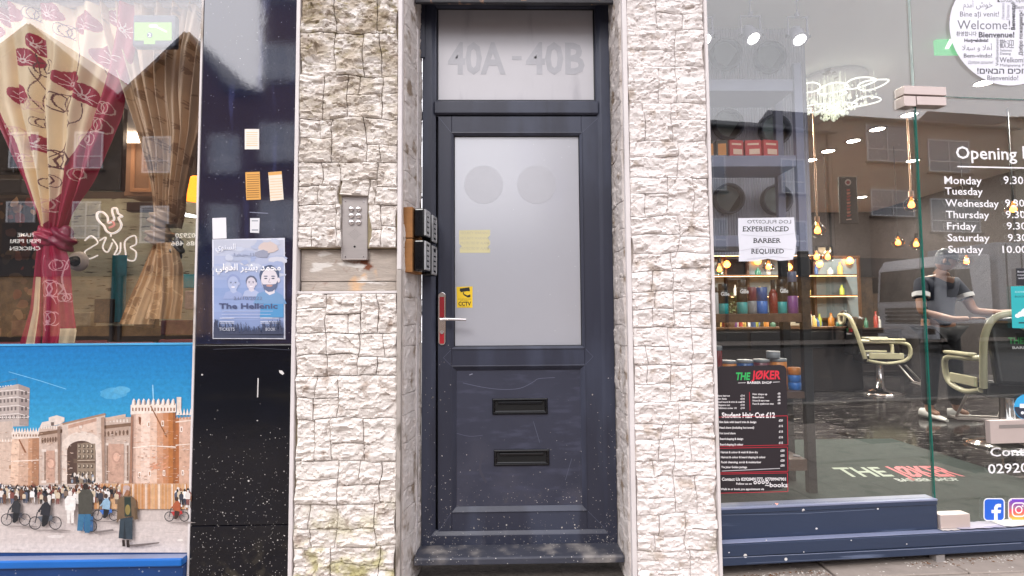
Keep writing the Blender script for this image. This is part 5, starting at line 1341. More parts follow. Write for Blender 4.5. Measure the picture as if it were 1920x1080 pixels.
# ---- price list board
PB = -.0044
def board(a):
    W_='e9e6e8'; RD='b8283a'; rg = random.Random(6)
    a.text('THE',1380,1407,712,698,'2fae5a',bold=.03,shear=.15); a.text('JØKER',1409,1463,710.5,694.5,'d0283c',bold=.03,shear=.1)
    a.text('BARBER SHOP',1401,1447,719.5,715,W_,bold=.02); a.line([(1384,718),(1398,717.6)],.8,W_); a.line([(1449,716.6),(1462,716)],.8,W_)
    L = [('Mens haircut','£14'),('Skin fade','£16'),('Head beard & trim & wax','£18'),('Clippers cut','£10'),('Childrens under 10','£10')]
    for i,(s,p) in enumerate(L):
        y = 743.5+5.8*i; a.text(s,1344,1344+len(s)*2.05,y,y-3.4,W_,bold=.02); a.text(p,1388.5,1396,y,y-3.6,W_,bold=.02)
    for i,(s,p) in enumerate([('Hair shape up','£8'),('Beard trim','£8'),('Nose & ears wax','£5'),('Face & eyebrows wax','£8')]):
        y = 740.5+6*i; a.text(s,1411,1411+len(s)*2.1,y,y-3.4,W_,bold=.02); a.text(p,1458,1463,y-1,y-4.6,W_,bold=.02)
    a.line([(1405,735),(1406,770)],1,RD)
    a.text('Student Hair Cut £12',1353,1453,783,773,W_,bold=.035)
    def boxl(y0,y1): a.line([(1345,y0+1.5),(1476,y0-1)],1.1,RD); a.line([(1347,y1+2),(1477,y1-1)],1.1,RD); a.line([(1476,y0-1),(1477,y1-1)],1.1,RD)
    boxl(780.5,835); boxl(839,884.5); boxl(887.5,922.5)
    for i,(s,p) in enumerate([('Skin fade with beard trim & design','£20'),('Head shave (including hot towel)','£15'),('Hot towel shave','£15'),('Beard shaping & design','£10'),('Beard shaping & colour','£15')]):
        y = 793+10.5*i; a.text(s,1348+i*.4,1348+len(s)*2.05,y,y-4,W_,bold=.025); a.text(p,1460,1467.5,y-3,y-7,W_,bold=.025)
    for i,(s,p) in enumerate([('Haircut & colour & wash & blow dry','£30'),('Haircut & colour & beard shaping & colour','£35'),('Facial cleansing, scrub & moisturiser','£20'),('The Joker Golden package','£50')]):
        y = 849.5+9.3*i; a.text(s,1351+i*.3,1351+len(s)*2.05,y,y-4,W_,bold=.025); a.text(p,1463,1470.5,y-3,y-7,W_,bold=.025)
    a.line([(1353,883),(1462,878)],1.4,'b9b5ba')
    a.text('Contact Us 02920491777- 07709947901',1353,1473,901,895,W_,bold=.025); a.text('Follow us on',1380,1409,908.5,904.5,W_,bold=.02)
    for k in range(4): a.ell(1415.5+k*7.4,904.5-k*.3,3.1,3.3,W_); a.ell(1415.5+k*7.4,904.5-k*.3,1.6,1.8,'55505a')
    a.text('Walk in or book you appointment via',1351,1432,918.5,914.5,W_,bold=.02); a.text('~books',1434,1476,913,904,W_,bold=.015)
P = [(1342,690),(1350,687),(1400,686),(1462,684),(1470,686),(1474,692),(1478,850),(1478,905),(1474,912),(1462,917),(1420,922),(1356,925),(1349,924)]
o = sticker('price_board', RS, PB, P, '211a20', 'black barber price list board with red lines and white text', 'price board', board, thick=.0025)

# ------------------------------------------------------------------ barber interior
FZ = .06; CZ = 3.25
m_marble = bpy.data.materials.new('black veined marble'); m_marble.use_nodes = True
n = m_marble.node_tree; p = n.nodes['Principled BSDF']
t = n.nodes.new('ShaderNodeTexCoord'); mp = n.nodes.new('ShaderNodeMapping'); mp.inputs['Rotation'].default_value=(0,0,R(24)); mp.inputs['Scale'].default_value=(.7,5.0,1)
n1 = n.nodes.new('ShaderNodeTexNoise'); n1.inputs['Scale'].default_value=1.5; n1.inputs['Detail'].default_value=7; n1.inputs['Distortion'].default_value=.5
n.links.new(t.outputs['Object'],mp.inputs[0]); n.links.new(mp.outputs[0],n1.inputs[0])
def ridge(c, wdt):
    s_ = n.nodes.new('ShaderNodeMath'); s_.operation='SUBTRACT'; s_.inputs[1].default_value=c; n.links.new(n1.outputs['Fac'],s_.inputs[0])
    a_ = n.nodes.new('ShaderNodeMath'); a_.operation='ABSOLUTE'; n.links.new(s_.outputs[0],a_.inputs[0])
    q = n.nodes.new('ShaderNodeMapRange'); q.inputs[1].default_value=0; q.inputs[2].default_value=wdt; q.inputs[3].default_value=1; q.inputs[4].default_value=0; n.links.new(a_.outputs[0],q.inputs[0]); return q.outputs[0]
mxx = n.nodes.new('ShaderNodeMath'); mxx.operation='MAXIMUM'; n.links.new(ridge(.46,.006),mxx.inputs[0]); n.links.new(ridge(.56,.004),mxx.inputs[1])
k = n.nodes.new('ShaderNodeMix'); k.data_type='RGBA'; n.links.new(mxx.outputs[0],k.inputs[0]); k.inputs[6].default_value=(*lin('141317'),1); k.inputs[7].default_value=(*lin('b7b0aa'),1)
n.links.new(k.outputs[2],p.inputs['Base Color']); p.inputs['Roughness'].default_value=.12
m_wallw = mat('warm grey wall', 'a39a92', .8, var=.06); m_backw = mat('brown stone back wall', '2f2a2a', .8, var=.35, vscale=3, bump=.01, bscale=8)
room('barber', RS.o.x+.02, 7.5, .65, 8.2, FZ, CZ, m_backw, mat('barber ceiling','dedbd5',.7,var=.02), m_marble)
# the floor and ceiling strips between the slanted glass and the room
b = MB(); q = [RS.world(0,.008,FZ), RS.world(6.6,.008,FZ), Vector((7.5,.65,FZ)), Vector((RS.o.x+.02,.65,FZ))]; b.add(q,[(0,1,2,3)]); tag(b.build('barber_floor_edge', m_marble), kind='structure')
b = MB(); q = [Vector((v.x,v.y,CZ)) for v in q]; b.add(q,[(3,2,1,0)]); tag(b.build('barber_ceiling_edge', bpy.data.materials['barber ceiling']), kind='structure')
b = MB(); b.box(RS.o.x+.004,RS.o.x+.018,.08,.66,FZ,CZ); tag(b.build('barber_side_lining', m_wallw), kind='structure')
# entrance mat with the shop name
matz = FZ+.006
mt = empty('entrance_mat', (2.3,1.2,FZ), label='grey green entrance mat bearing the barber shop name', cat='mat')
b = MB(); b.box(1.15,3.42,.22,2.25,FZ+.0005,matz); o = b.build('mat_base', mat('grey green mat','3a423f',.95,var=.15,vscale=20,bump=.002,bscale=200,spec=.1), mt, bevel=.003); o.location=(-2.3,-1.2,-FZ)
def fl(px, py): 
    q = at_z(px,py,matz); return q
b = MB(); b.cc=None
def floortext(s, px0, px1, pyb, pyt, col, bold, name, sh=0):
    q0 = fl(px0,pyb); q1 = fl(px1,pyb); q2 = fl(px0,pyt); vs_, fs = text_mesh(s,bold,sh)
    a_ = min(v.x for v in vs_); b_ = max(v.x for v in vs_); sx=(q1-q0).length/(b_-a_); sz=(q2.y-q0.y)/CAPH
    m_=MB(); m_.cc = lin(col); m_.add([(q0.x+(v.x-a_)*sx-2.3, q0.y+v.y*sz-1.2, matz+.0012-FZ) for v in vs_],fs); m_.build(name,m_print,mt)
floortext('THE',1594,1690,894,876,'93a08c',.02,'mat_lettering',.3); floortext('JØKER',1692,1812,894,874,'c2464e',.03,'mat_lettering',.3); floortext('BARBER SHOP',1688,1808,903,897,'a9b0a6',.02,'mat_lettering')


# corrugated hanging panel with round mirrors
PY = 1.3
pz0 = W.at(1400,478,PY)[1]; pxl, pxr = 1.15, W.at(1517,300,PY)[0]
cp = empty('ribbed_panel', ((pxl+pxr)/2,PY,pz0), label='pale grey ribbed panel with round mirrors behind the barber shelves', cat='panel')
m_rib = mat('pale grey ribbed metal','b0b0c0',.55,var=.04)
b = MB(); x = pxl; v=[]; nrib = int((pxr-pxl)/.0095)
for i in range(nrib+1):
    xx = pxl+(pxr-pxl)*i/nrib; y = PY+(.006 if i%2 else 0); v += [(xx,y,pz0),(xx,y,CZ)]
b.add(v,[(2*i,2*i+2,2*i+3,2*i+1) for i in range(nrib)]); b.box(pxl,pxr,PY+.01,PY+.03,pz0,CZ)
o = b.build('ribbed_sheet', m_rib, cp); o.location=(-(pxl+pxr)/2,-PY,-pz0)
m_mirror = mat('mirror glass','93a1a6',.25,metal=.2,var=.01)
m_rim = mat('grey mirror rim','3c4052',.5)
mirs = ((1359,105,30,'upper left'),(1441,110,30,'upper right'),(1363,236,29,'middle left'),(1450,246,30,'middle right'),(1364,374,29,'lower left'),(1453,376,29,'lower right'),(1352,-22,30,'topmost left'),(1437,-20,30,'topmost right'))
for px,py,r_,nm in mirs:
    c = wp(px,py,PY-.004); rw = r_*(PY+2.45)/1000
    e = empty('round_mirror', c, label=nm+' round porthole mirror on the ribbed grey panel', cat='mirror', group='round mirrors on the ribbed panel')
    b = MB(); b.lathe([(rw*.86,.003),(rw*.86,-.045),(rw,-.045),(rw,.003)], axis='y', n=36); b.build('rim', m_rim, e)
    b = MB(); b.lathe([(0,-.004),(rw*.87,-.004)], axis='y', n=36); o = b.build('mirror_glass', m_mirror, e); o.rotation_euler=(R(4),0,R(6))

# display shelf unit
SY0, SY1 = .84, 1.12
sxr = W.at(1529,800,SY0)[0]; sxl = .99
su = empty('display_shelf', ((sxl+sxr)/2,SY0,FZ), label='tall grey display shelf unit full of grooming products in the barber window', cat='shelf')
so = (-(sxl+sxr)/2,-SY0,-FZ)
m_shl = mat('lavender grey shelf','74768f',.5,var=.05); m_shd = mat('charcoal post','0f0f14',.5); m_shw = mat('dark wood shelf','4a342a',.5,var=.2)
zspl = W.at(1500,470,SY0)[1]; z160 = W.at(1450,146,SY0)[1]
for xx,yy in ((sxr-.055,SY0),(sxr-.055,SY1-.04),(sxl,SY0),(sxl,SY1-.04)):
    b = MB(); b.box(xx,xx+.055,yy,yy+.04,FZ,zspl); o = b.build('post', m_shd, su, bevel=.003); o.location=so
    b = MB(); b.box(xx+.002,xx+.053,yy+.001,yy+.039,zspl,W.at(1500,118,SY0)[1]); o = b.build('upper_post', m_shl, su, bevel=.003); o.location=so  # upper part paler: the light falling there is put into the colour
shelfz = {}
for k,(py0,py1,mm) in enumerate(((148,170,m_shl),(291,312,m_shl),(441,462,m_shl),(588,604,m_shw),(735,748,m_shw),(862,884,m_shw))):
    zt_,zb2 = W.at(1450,py0,SY0)[1], W.at(1450,py1,SY0)[1]; shelfz[k]=zt_
    b = MB(); b.box(sxl,sxr-.057,SY0+.003,SY1-.003,zb2,zt_); o=b.build('shelf_board',mm,su,bevel=.003); o.location=so
def prod_x(px,Y): return W.at(px,500,Y)[0]
def zat(py,Y): return W.at(1450,py,Y)[1]
YP = SY0+.06
sc_ = (YP+2.45)/1000
m_cbox = mat('red carton','b33a40',.45,var=.05); m_obox = mat('black carton','2a2623',.45); m_ora = mat('orange label','c9803c',.5); m_cream= mat('pale label','d8b8a8',.5)
for k,(p0,p1,c,lab) in enumerate(((1332,1346,0,'black'),(1350,1371,0,'black'),(1374,1402,1,'red'),(1405,1434,1,'red'),(1438,1469,1,'red'))):
    x0,x1=prod_x(p0,YP),prod_x(p1,YP); h=35*sc_; zb_=shelfz[1]+.001
    e=empty('product_box',((x0+x1)/2,YP,zb_),rz=[.2,-.1,.15,-.12,.18][k],label=['leftmost black carton with orange label on the upper shelf','black carton with orange label beside the red ones on the upper shelf','left red carton on the upper barber shelf','middle red carton on the upper barber shelf','right red carton on the upper barber shelf'][k],cat='box',group='cartons on the upper shelf')
    w_=(x1-x0)/2; b=MB(); b.box(-w_,w_,0,w_*1.8,0,h); b.build('carton',m_cbox if c else m_obox,e,bevel=.002)
    b=MB(); b.box(-w_*.7,w_*.7,-.001,0,h*.15,h*(.9 if c else .8)) if not c else b.box(-w_*.5,w_*.8,-.001,0,h*.2,h*.5); b.build('label',m_cream if c else m_ora,e)
    if c: b=MB(); b.box(-w_*.7,w_*.7,-.001,0,h*.72,h*.82); b.build('title_band',m_cream,e)
# cans and bottles on the window shelf
def can(px0,px1,pyt,parts,lab,name='spray_can',cat='can',text=None,Y=YP,zb_=None,grp='products on the window shelf'):
    x0,x1=prod_x(px0,Y),prod_x(px1,Y); r_=(x1-x0)/2; zb_=shelfz[3]+.001 if zb_ is None else zb_; H=zat(pyt,Y)-zb_
    e=empty(name,((x0+x1)/2,Y+r_,zb_),label=lab,cat=cat,group=grp)
    for nm,h0,h1,mm,k0,k1 in parts:
        b=MB(); b.lathe([(r_*k0*.94,H*h0),(r_*k0,H*h0+.002),(r_*k1,H*h1-.003),(r_*k1*.9,H*h1)],n=20); b.build(nm,mm,e)
    if text:
        b=MB(); text_geo(b,text,-r_*.8,r_*.9,H*.60,H*.12,-r_-.0015,bold=.03); b.build('lettering',m_vinyl,e)
    return e
m_teal=mat('teal plastic','1f9a9c',.35,var=.05); m_blk=mat('black plastic','1b1c20',.35); m_maroon=mat('maroon jar','6a2438',.3); m_bluej=mat('blue jar','1f4f8e',.3); m_redb=mat('dark red bottle','7a1c20',.2); m_pur=mat('purple label','8a4f96',.4); m_whb=mat('white plastic','c9cbd0',.4); m_bluelid=mat('bright blue jar','2a6fc2',.3); m_oraj=mat('orange jar','c97a30',.35); m_greyj=mat('grey jar','84868c',.4)
def foam(px0,px1,pyt,lab): return can(px0,px1,pyt,[('base',0,.34,m_teal,1,1),('body',.345,.78,m_blk,1,1),('cap',.785,1,m_blk,.86,.80)],lab,text='Gille')
can(1337,1347,538,[('body',0,.8,m_whb,1,1),('cap',.8,1,m_blk,.8,.8)],'small white bottle half hidden at the left end of the window shelf',name='bottle',cat='bottle')
foam(1348,1367,531,'black and teal shaving can at the left end of the window shelf'); foam(1384,1403,524,'black and teal shaving can below the paper notice'); foam(1459,1477,523,'black and teal shaving can at the right, beside the purple bottle')
can(1404,1420,538,[('lower_jar',0,.48,m_greyj,1,1),('upper_jar',.49,1,m_maroon,1,1)],'maroon jar stacked on a grey jar on the window shelf',name='stacked_jars',cat='jar')
can(1421,1441,538,[('lower_jar',0,.48,m_bluelid,1,1),('upper_jar',.49,1,m_bluej,1,1)],'dark blue jar stacked on a light blue jar on the window shelf',name='stacked_jars',cat='jar')
can(1444,1459,524,[('body',0,.6,m_redb,1,1),('shoulder',.6,.72,m_redb,1,.45),('cap',.72,1,m_blk,.5,.5)],'dark red glass bottle between the blue jars and a shaving can',name='bottle',cat='bottle')
can(1480,1498,509,[('base',0,.42,m_pur,1,1),('body',.42,.75,m_blk,1,1),('cap',.75,1,m_shl,.9,.85)],'tall purple and black bottle at the right end of the window shelf',name='bottle',cat='bottle')
g2='jars on the lower shelf'
for k,(a0,a1,pt,mm,lab) in enumerate(((1337,1352,648,m_redb,'tall red tub at the left of the lower shelf'),(1352,1380,676,m_oraj,'orange lidded jar second on the lower shelf'),(1383,1412,675,m_bluej,'dark blue jar on the lower shelf'),(1414,1442,674,m_maroon,'brown red jar on the lower shelf'),(1446,1475,673,m_oraj,'orange jar stack topped by a grey jar on the lower shelf'))):
    can(a0,a1,pt,[('tub',0,.45,mm,1,1),('upper_tub',.46,.9,mm,1,1),('lid',.9,1,m_greyj,1.02,1.02)],lab,name='jar',cat='jar',zb_=shelfz[4]+.001,grp=g2)
can(1438,1462,659,[('tub',0,.85,m_greyj,1,1),('lid',.86,1,m_whb,1.02,1.02)],'pale grey jar standing on top of the orange jars',name='jar',cat='jar',zb_=zat(672.5,YP)+.001,grp=g2)
can(1477,1499,690,[('lower_tub',0,.33,m_bluelid,1,1),('middle_tub',.34,.66,m_bluelid,1,1),('top_tub',.67,1,m_oraj,1,1)],'bright blue tubs with an orange one on top, right end of the lower shelf',name='stacked_tubs',cat='tub',zb_=shelfz[4]+.001,grp=g2)
can(1478,1490,856,[('jar',0,.6,m_blk,1,1),('lid',.62,1,m_greyj,1,1)],'dark jar alone on the bottom wooden shelf',name='jar',cat='jar',zb_=shelfz[5]+.001,grp=g2)

# stage spots on yokes
m_spot=mat('lavender grey lamp housing','8d8b9c',.4,var=.04); m_lens=mat('lit lens',(1,1,1),.4,emit=14,var=0,ecol='fffdf0')
def spot(px,py,Y,lab,tilt,full=True):
    c=wp(px,py,Y); e=empty('spotlight',c,label=lab,cat='spotlight',group='stage spotlights in the barber window'); s=(Y+2.45)/1000
    d=Vector((math.sin(tilt)*.5,-.45,-.75)).normalized()
    b=MB(); b.cyl(-d*18*s+Vector((0,0,0)),d*10*s,11*s,13.5*s,n=24); b.cyl(-d*26*s,-d*18*s,6*s,11*s,n=24); b.build('housing',m_spot,e)
    b=MB(); b.cyl(d*10*s,d*12*s,15.5*s,15.5*s,n=24); b.build('lens_ring',m_spot,e)
    b=MB(); b.cyl(d*12*s,d*12.4*s,11*s,11*s,n=24); b.build('lens',m_lens,e)
    b=MB(); zt_=38*s; b.tube([(-19*s,0,0),(-19*s,0,zt_),(19*s,0,zt_),(19*s,0,0)],2.2*s,n=6); b.build('yoke',m_spot,e)
    b=MB(); b.cyl((0,0,zt_),(0,0,CZ-c.z),1.5*s,n=8); b.cyl((0,0,zt_),(0,0,zt_+8*s),4.5*s,n=10); b.build('hanging_rod',m_spot,e)
    b=MB(); b.cyl((-24*s,0,0),(-17*s,0,0),3*s,n=10); b.cyl((17*s,0,0),(24*s,0,0),3*s,n=10); b.build('knob',m_blk,e)
    l=bpy.data.lights.new('spot_lamp','SPOT'); l.energy=14; l.spot_size=R(70); l.shadow_soft_size=.03; l.color=(1,.97,.9)
    o=bpy.data.objects.new('spot_lamp',l); COL.objects.link(o); o.parent=e; o.location=d*(14*s); o.rotation_euler=(-d).to_track_quat('Z','Y').to_euler()
spot(1408,66,.62,'left lit stage spotlight hanging in front of the ribbed panel',.3); spot(1496,68,.62,'right lit stage spotlight hanging in front of the ribbed panel',.0); spot(1318,68,.62,'lit stage spotlight half hidden by the right pillar edge',.2)

# ceiling downlights
m_down=mat('lit downlight',(1,1,1),.4,emit=12,var=0,ecol='fff6e6')
for k,(px,py) in enumerate(((1845,155),(1705,215),(1645,242),(1600,264),(1553,283),(1520,300),(1395,354),(1415,338))):
    if px < 1500: continue
    q=at_z(px,py,CZ-.003); e=empty('downlight',q,label=['downlight behind the welcome sticker','downlight beside the patch fitting','downlight just left of the glass joint','third downlight from the shelf','second downlight from the shelf','downlight nearest the shelf unit'][k]+' on the barber ceiling',cat='downlight',group='ceiling downlights in the barber shop')
    b=MB(); b.lathe([(.095,0),(.10,-.004),(.075,-.008),(.07,0)],n=24); b.build('trim_ring',m_trim,e)
    b=MB(); b.lathe([(0,-.001),(.07,-.001)],n=24); b.build('lamp_disc',m_down,e)
for k,(x,y) in enumerate(((2.6,3.2),(5.4,2.6),(5.6,4.6),(2.6,5.4),(4.2,6.6),(6.4,6.8),(6.6,3.4),(2.2,7.2))):  # further downlights added to brighten the room
    e=empty('downlight',(x,y,CZ-.003),label=['left near','right near','right middle','left middle','rear centre','rear right','far right side','rear left'][k]+' added fill downlight deep in the barber ceiling',cat='downlight',group='added fill downlights deep in the barber shop')
    b=MB(); b.lathe([(.095,0),(.10,-.004),(.075,-.008),(.07,0)],n=20); b.build('trim_ring',m_trim,e)
    b=MB(); b.lathe([(0,-.001),(.07,-.001)],n=20); b.build('lamp_disc',m_down,e)
    l=bpy.data.lights.new('fill_downlight_lamp','AREA'); l.shape='DISK'; l.size=.13; l.energy=80; l.color=(1,.93,.84); o=bpy.data.objects.new('fill_downlight_lamp',l); COL.objects.link(o); o.parent=e; o.location=(0,0,-.012)
# chandelier
c=wp(1560,205,2.15); ch=empty('chandelier',(c.x,c.y,CZ),label='glittering crystal chandelier of lit loops under the barber ceiling',cat='chandelier')
m_crys=mat('lit crystal','f4f6e8',.15,emit=.35,var=.7,vscale=60,ecol='f7f8e6'); m_loop=mat('lit led loop',(1,1,1),.3,emit=.8,var=0,ecol='fbfcf0')
hc=c.z-CZ
b=MB(); b.lathe([(0,-.001),(.28,-.001),(.28,-.03),(0,-.03)][::-1],n=32); b.build('ceiling_plate',m_trim,ch)
rg=random.Random(9)
for k in range(9):
    t=k*2*math.pi/9; rr_=.21; cx_,cy_=math.cos(t)*.31,math.sin(t)*.31; b=MB()
    b.tube([(cx_+math.cos(q)*.11, cy_+math.sin(q)*.11, hc+.07+.035*(k%3)+.008*math.sin(q*2+k)) for q in [i*2*math.pi/20 for i in range(20)]],.006,n=6,closed=True); b.build('led_loop',m_loop,ch)
b=MB()
for k in range(240):
    t=rg.uniform(0,6.283); r_=abs(rg.gauss(0,.18)); 
    if r_>.36: continue
    z_=hc+.09-.20*(1-r_/.37)*rg.random()**.7; x_,y_=math.cos(t)*r_,math.sin(t)*r_; s=rg.uniform(.008,.017)
    b.add([(x_+s,y_,z_),(x_-s,y_,z_),(x_,y_+s,z_),(x_,y_-s,z_),(x_,y_,z_+s*1.4),(x_,y_,z_-s*1.4)],[(0,2,4),(2,1,4),(1,3,4),(3,0,4),(2,0,5),(1,2,5),(3,1,5),(0,3,5)])
    if rg.random()<.35: b.box(x_-.001,x_+.001,y_-.001,y_+.001,z_,-.03)
o=b.build('crystals',m_crys,ch); o['kind']='stuff'
# exit sign
q=wp(1757,101,1.45); q2=wp(1832,50,1.45)
e=empty('exit_sign',((q.x+q2.x)/2,1.45,q.z),label='green illuminated exit sign with white arrow behind the welcome sticker',cat='sign')
w_=(q2.x-q.x)/2; h=q2.z-q.z
b=MB(); b.box(-w_,w_,0,.03,0,h); b.build('sign_body',mat('lit green sign','2aa657',.4,emit=.8,var=.02),e,bevel=.003)
b=MB(); b.prism([(-w_*.62,h*.18),(-w_*.45,h*.18),(-w_*.05,h*.62),(-w_*.05,h*.2),(w_*.1,h*.2),(w_*.1,h*.9),(-w_*.6,h*.9),(-w_*.6,h*.76),(-w_*.2,h*.76)][::1],-.002,-.0003); b.build('arrow',mat('lit white arrow','f4fff4',.4,emit=1.2,var=0),e)
b=MB(); b.cyl((-w_*.7,.015,h),(-w_*.7,.015,CZ-q.z),.004,n=6); b.cyl((w_*.7,.015,h),(w_*.7,.015,CZ-q.z),.004,n=6); b.build('hanger',m_trim,e)
# pendant bulbs
m_bulb=mat('glowing amber bulb',(1,.6,.25),.3,emit=18,var=0,ecol='ff8a30'); m_cage=mat('copper rod','c9a184',.35,metal=.6); m_cord=mat('black lamp cord','161414',.6)
m_smoke=glass_mat('smoked lamp glass',.12,(.75,.70,.66))
pl_list=[(1533,432,325,2.6,'left of the hanging red banner'),(1709,384,225,2.6,'tall rod pendant just left of the glass joint'),(1349,505,460,4.6,'far left between the shelf products'),(1441,500,462,4.6,'behind the paper notice'),(1531,482,440,4.2,'beside the black shelf post'),(1552,482,440,4.3,'second from the black shelf post'),(1684,455,400,4.0,'over the middle barber chairs'),(1718,458,400,4.3,'behind the glass joint above the person'),(1900,392,300,2.8,'at the right edge behind the opening hours'),(1812,490,420,4.6,'right of the person')]
for px,py,pt,Y,lab in pl_list:
    c=wp(px,py,Y); s=(Y+2.45)/1000; big = Y<3
    e=empty('pendant_lamp',c,label='amber filament pendant lamp '+lab,cat='lamp',group='amber pendant lamps in the barber shop')
    r_=(14 if big else 11)*s
    b=MB(); b.lathe([(0,-r_),(r_*.6,-r_*.8),(r_,-r_*.1),(r_*.9,r_*.4),(r_*.45,r_*.9),(r_*.25,r_*1.2)],n=20); b.build('globe',m_smoke,e)
    b=MB(); b.lathe([(0,-r_*.45),(r_*.35,-r_*.3),(r_*.40,0),(r_*.15,r_*.5),(0,r_*.55)],n=12); b.build('filament',m_bulb,e)
    b=MB(); b.cyl((0,0,r_*1.2),(0,0,CZ-c.z),.0025 if not big else .008,n=8); b.cyl((0,0,r_*1.1),(0,0,r_*1.9),r_*.3,n=10); b.build('rod',m_cage if big and px<1800 else m_cord,e)
# hanging banner
e=slab('hanging_banner',1576,331,1607,420,2.4,.02,mat('black banner','1e1614',.5),'narrow black hanging banner with red white emblem inside the barber shop','banner')
a=Art(W,2.399,step=.0004); a.ell(1590,342,6,6,'c9b8b0'); a.ell(1590,342,3.5,3.5,'8a1f26')
for k in range(9): a.poly([(1587,355+k*6),(1594+k%3,354+k*6),(1593,358+k*6),(1588,359+k*6)],['b8462e','c9785a','a83a2a'][k%3])
a.line([(1586,412),(1596,411)],2,'c9a090')
o=a.build('banner_print',m_print,e); o.location=-e.location

# back counter with mirrors, shelves and bottles
m_cnt=mat('dark counter','241f1e',.35,var=.1); m_shelfw=mat('warm shelf','5b3f2c',.5,var=.2)
BY=7.2
cnt=empty('back_counter',(4.6,BY,FZ),label='long dark counter along the back of the barber shop',cat='counter')
b=MB(); b.box(-3.2,2.7,0,.55,0,.82); b.build('cabinet',m_cnt,cnt,bevel=.01); b=MB(); b.box(-3.22,2.72,-.03,.57,.822,.86); b.build('worktop',mat('dark worktop','3a3230',.2),cnt,bevel=.005)
for i in range(6): b=MB(); x0=-3.2+i*.98; b.rect_sweep(x0+.03,.05,x0+.95,.78,[(0,0),(0,-.012),(.02,-.012),(.03,-.004)]); b.build('cupboard_door',m_cnt,cnt)
for i in range(4):
    x0=2.2+i*1.35
    e=empty('wall_mirror',(x0,8.12,1.05),label=['first','second','third','fourth'][i]+' lit wall mirror from the left behind the counter',cat='mirror',group='wall mirrors behind the counter')
    b=MB(); b.rect_sweep(0,0,.95,1.3,[(0,.04),(0,-.02),(.04,-.03),(.06,0)]); b.build('frame',m_shelfw,e); b=MB(); b.box(.05,.9,0,.01,.05,1.25); b.build('mirror_glass',m_mirror,e)
for zz_,nm in ((1.45,'upper'),(1.15,'lower')):
    pass
bcols=[mat('bottle colour %d'%i,c,.3,var=.1) for i,c in enumerate(('a8b04a','2f6b58','8c2f2a','c9c5bc','3a5a8a','b0702c','1e1e22','7a4a8a','d0b060'))]
rg=random.Random(31)
ORD=['number %s'%w for w in ('one two three four five six seven eight nine ten eleven twelve thirteen fourteen fifteen sixteen seventeen eighteen nineteen twenty twenty-one twenty-two twenty-three twenty-four twenty-five twenty-six twenty-seven twenty-eight twenty-nine thirty thirty-one thirty-two thirty-three thirty-four thirty-five thirty-six thirty-seven thirty-eight thirty-nine forty').split()]
for k in range(40):
    x=1.6+5.6*(k+rg.uniform(.2,.8))/40; r_=rg.uniform(.03,.055); h=rg.uniform(.14,.34); y=BY+rg.uniform(.08,.4)
    b=MB(); b.lathe([(r_,0),(r_,h*.62),(r_*.4,h*.78),(r_*.4,h)],n=10)
    o=b.build('bottle',bcols[k%9],None,loc=(x,y,FZ+.861)); tag(o,'%s, %s from the left along the back barber counter'%(['olive bottle','green bottle','red bottle','white bottle','blue bottle','orange bottle','black bottle','violet bottle','yellow bottle'][k%9],ORD[k]),'bottle','bottles along the back counter')
# shelves on the back wall with warm strip lights
m_strip=mat('warm shelf strip',(1,1,1),.5,emit=5,var=0,ecol='ffb060')
nb=0
for k,(zz_,x0,x1) in enumerate(((1.55,2.0,6.9),(1.95,2.0,6.9),(2.35,3.0,6.2))):
    e=empty('wall_shelf',((x0+x1)/2,7.9,zz_),label=['lowest','middle','top'][k]+' lit product shelf on the back wall of the barber shop',cat='shelf',group='lit shelves on the back wall'); w_=(x1-x0)/2
    b=MB(); b.box(-w_,w_,-.13,.22,-.025,0); b.build('shelf_board',m_shelfw,e); b=MB(); b.box(-w_,w_,-.125,-.11,-.035,-.026); b.build('strip_light',m_strip,e)
    n_=int((x1-x0)/.24)
    for q in range(n_):
        if rg.random()<.25: continue
        r_=rg.uniform(.03,.06); h=rg.uniform(.12,.28); x=x0+(q+rg.uniform(.3,.7))*.24; nb+=1
        b=MB(); b.lathe([(r_,0),(r_,h*.62),(r_*.4,h*.78),(r_*.4,h)],n=10); kk=rg.randrange(9)
        o=b.build('bottle',bcols[kk],None,loc=(x,7.9,zz_+.001)); tag(o,'%s, %s from the left on the %s lit wall shelf'%(['olive bottle','green bottle','red bottle','white bottle','blue bottle','orange bottle','black bottle','violet bottle','yellow bottle'][kk],ORD[q],['lowest','middle','top'][k]),'bottle','bottles on the lit wall shelves')
rg2=random.Random(55)
for k,(x,z,w_,h_,c,lab) in enumerate(((2.3,2.62,.34,.42,'8a3b30','red framed print'),(2.8,2.66,.30,.40,'c9c0b0','cream framed print'),(3.5,2.75,.5,.34,'35506a','blue framed print'),(4.3,2.72,.36,.44,'6a5a3a','ochre framed print'),(5.0,2.70,.42,.32,'b8b8b8','grey framed print'),(5.8,2.68,.36,.46,'4a2a28','maroon framed print'),(6.5,2.3,.40,.52,'9a8a70','tan framed print'))):
    e=empty('picture_frame',(x,8.17,z),label=lab+' high on the back wall of the barber shop',cat='picture')
    b=MB(); b.rect_sweep(-w_/2,-h_/2,w_/2,h_/2,[(0,.02),(0,-.02),(.025,-.025),(.03,0)]); b.build('frame',m_blk,e)
    b=MB(); b.box(-w_/2+.03,w_/2-.03,0,.01,-h_/2+.03,h_/2-.03); b.build('print',mat('wall print %d'%k,c,.5,var=.5,vscale=14),e)
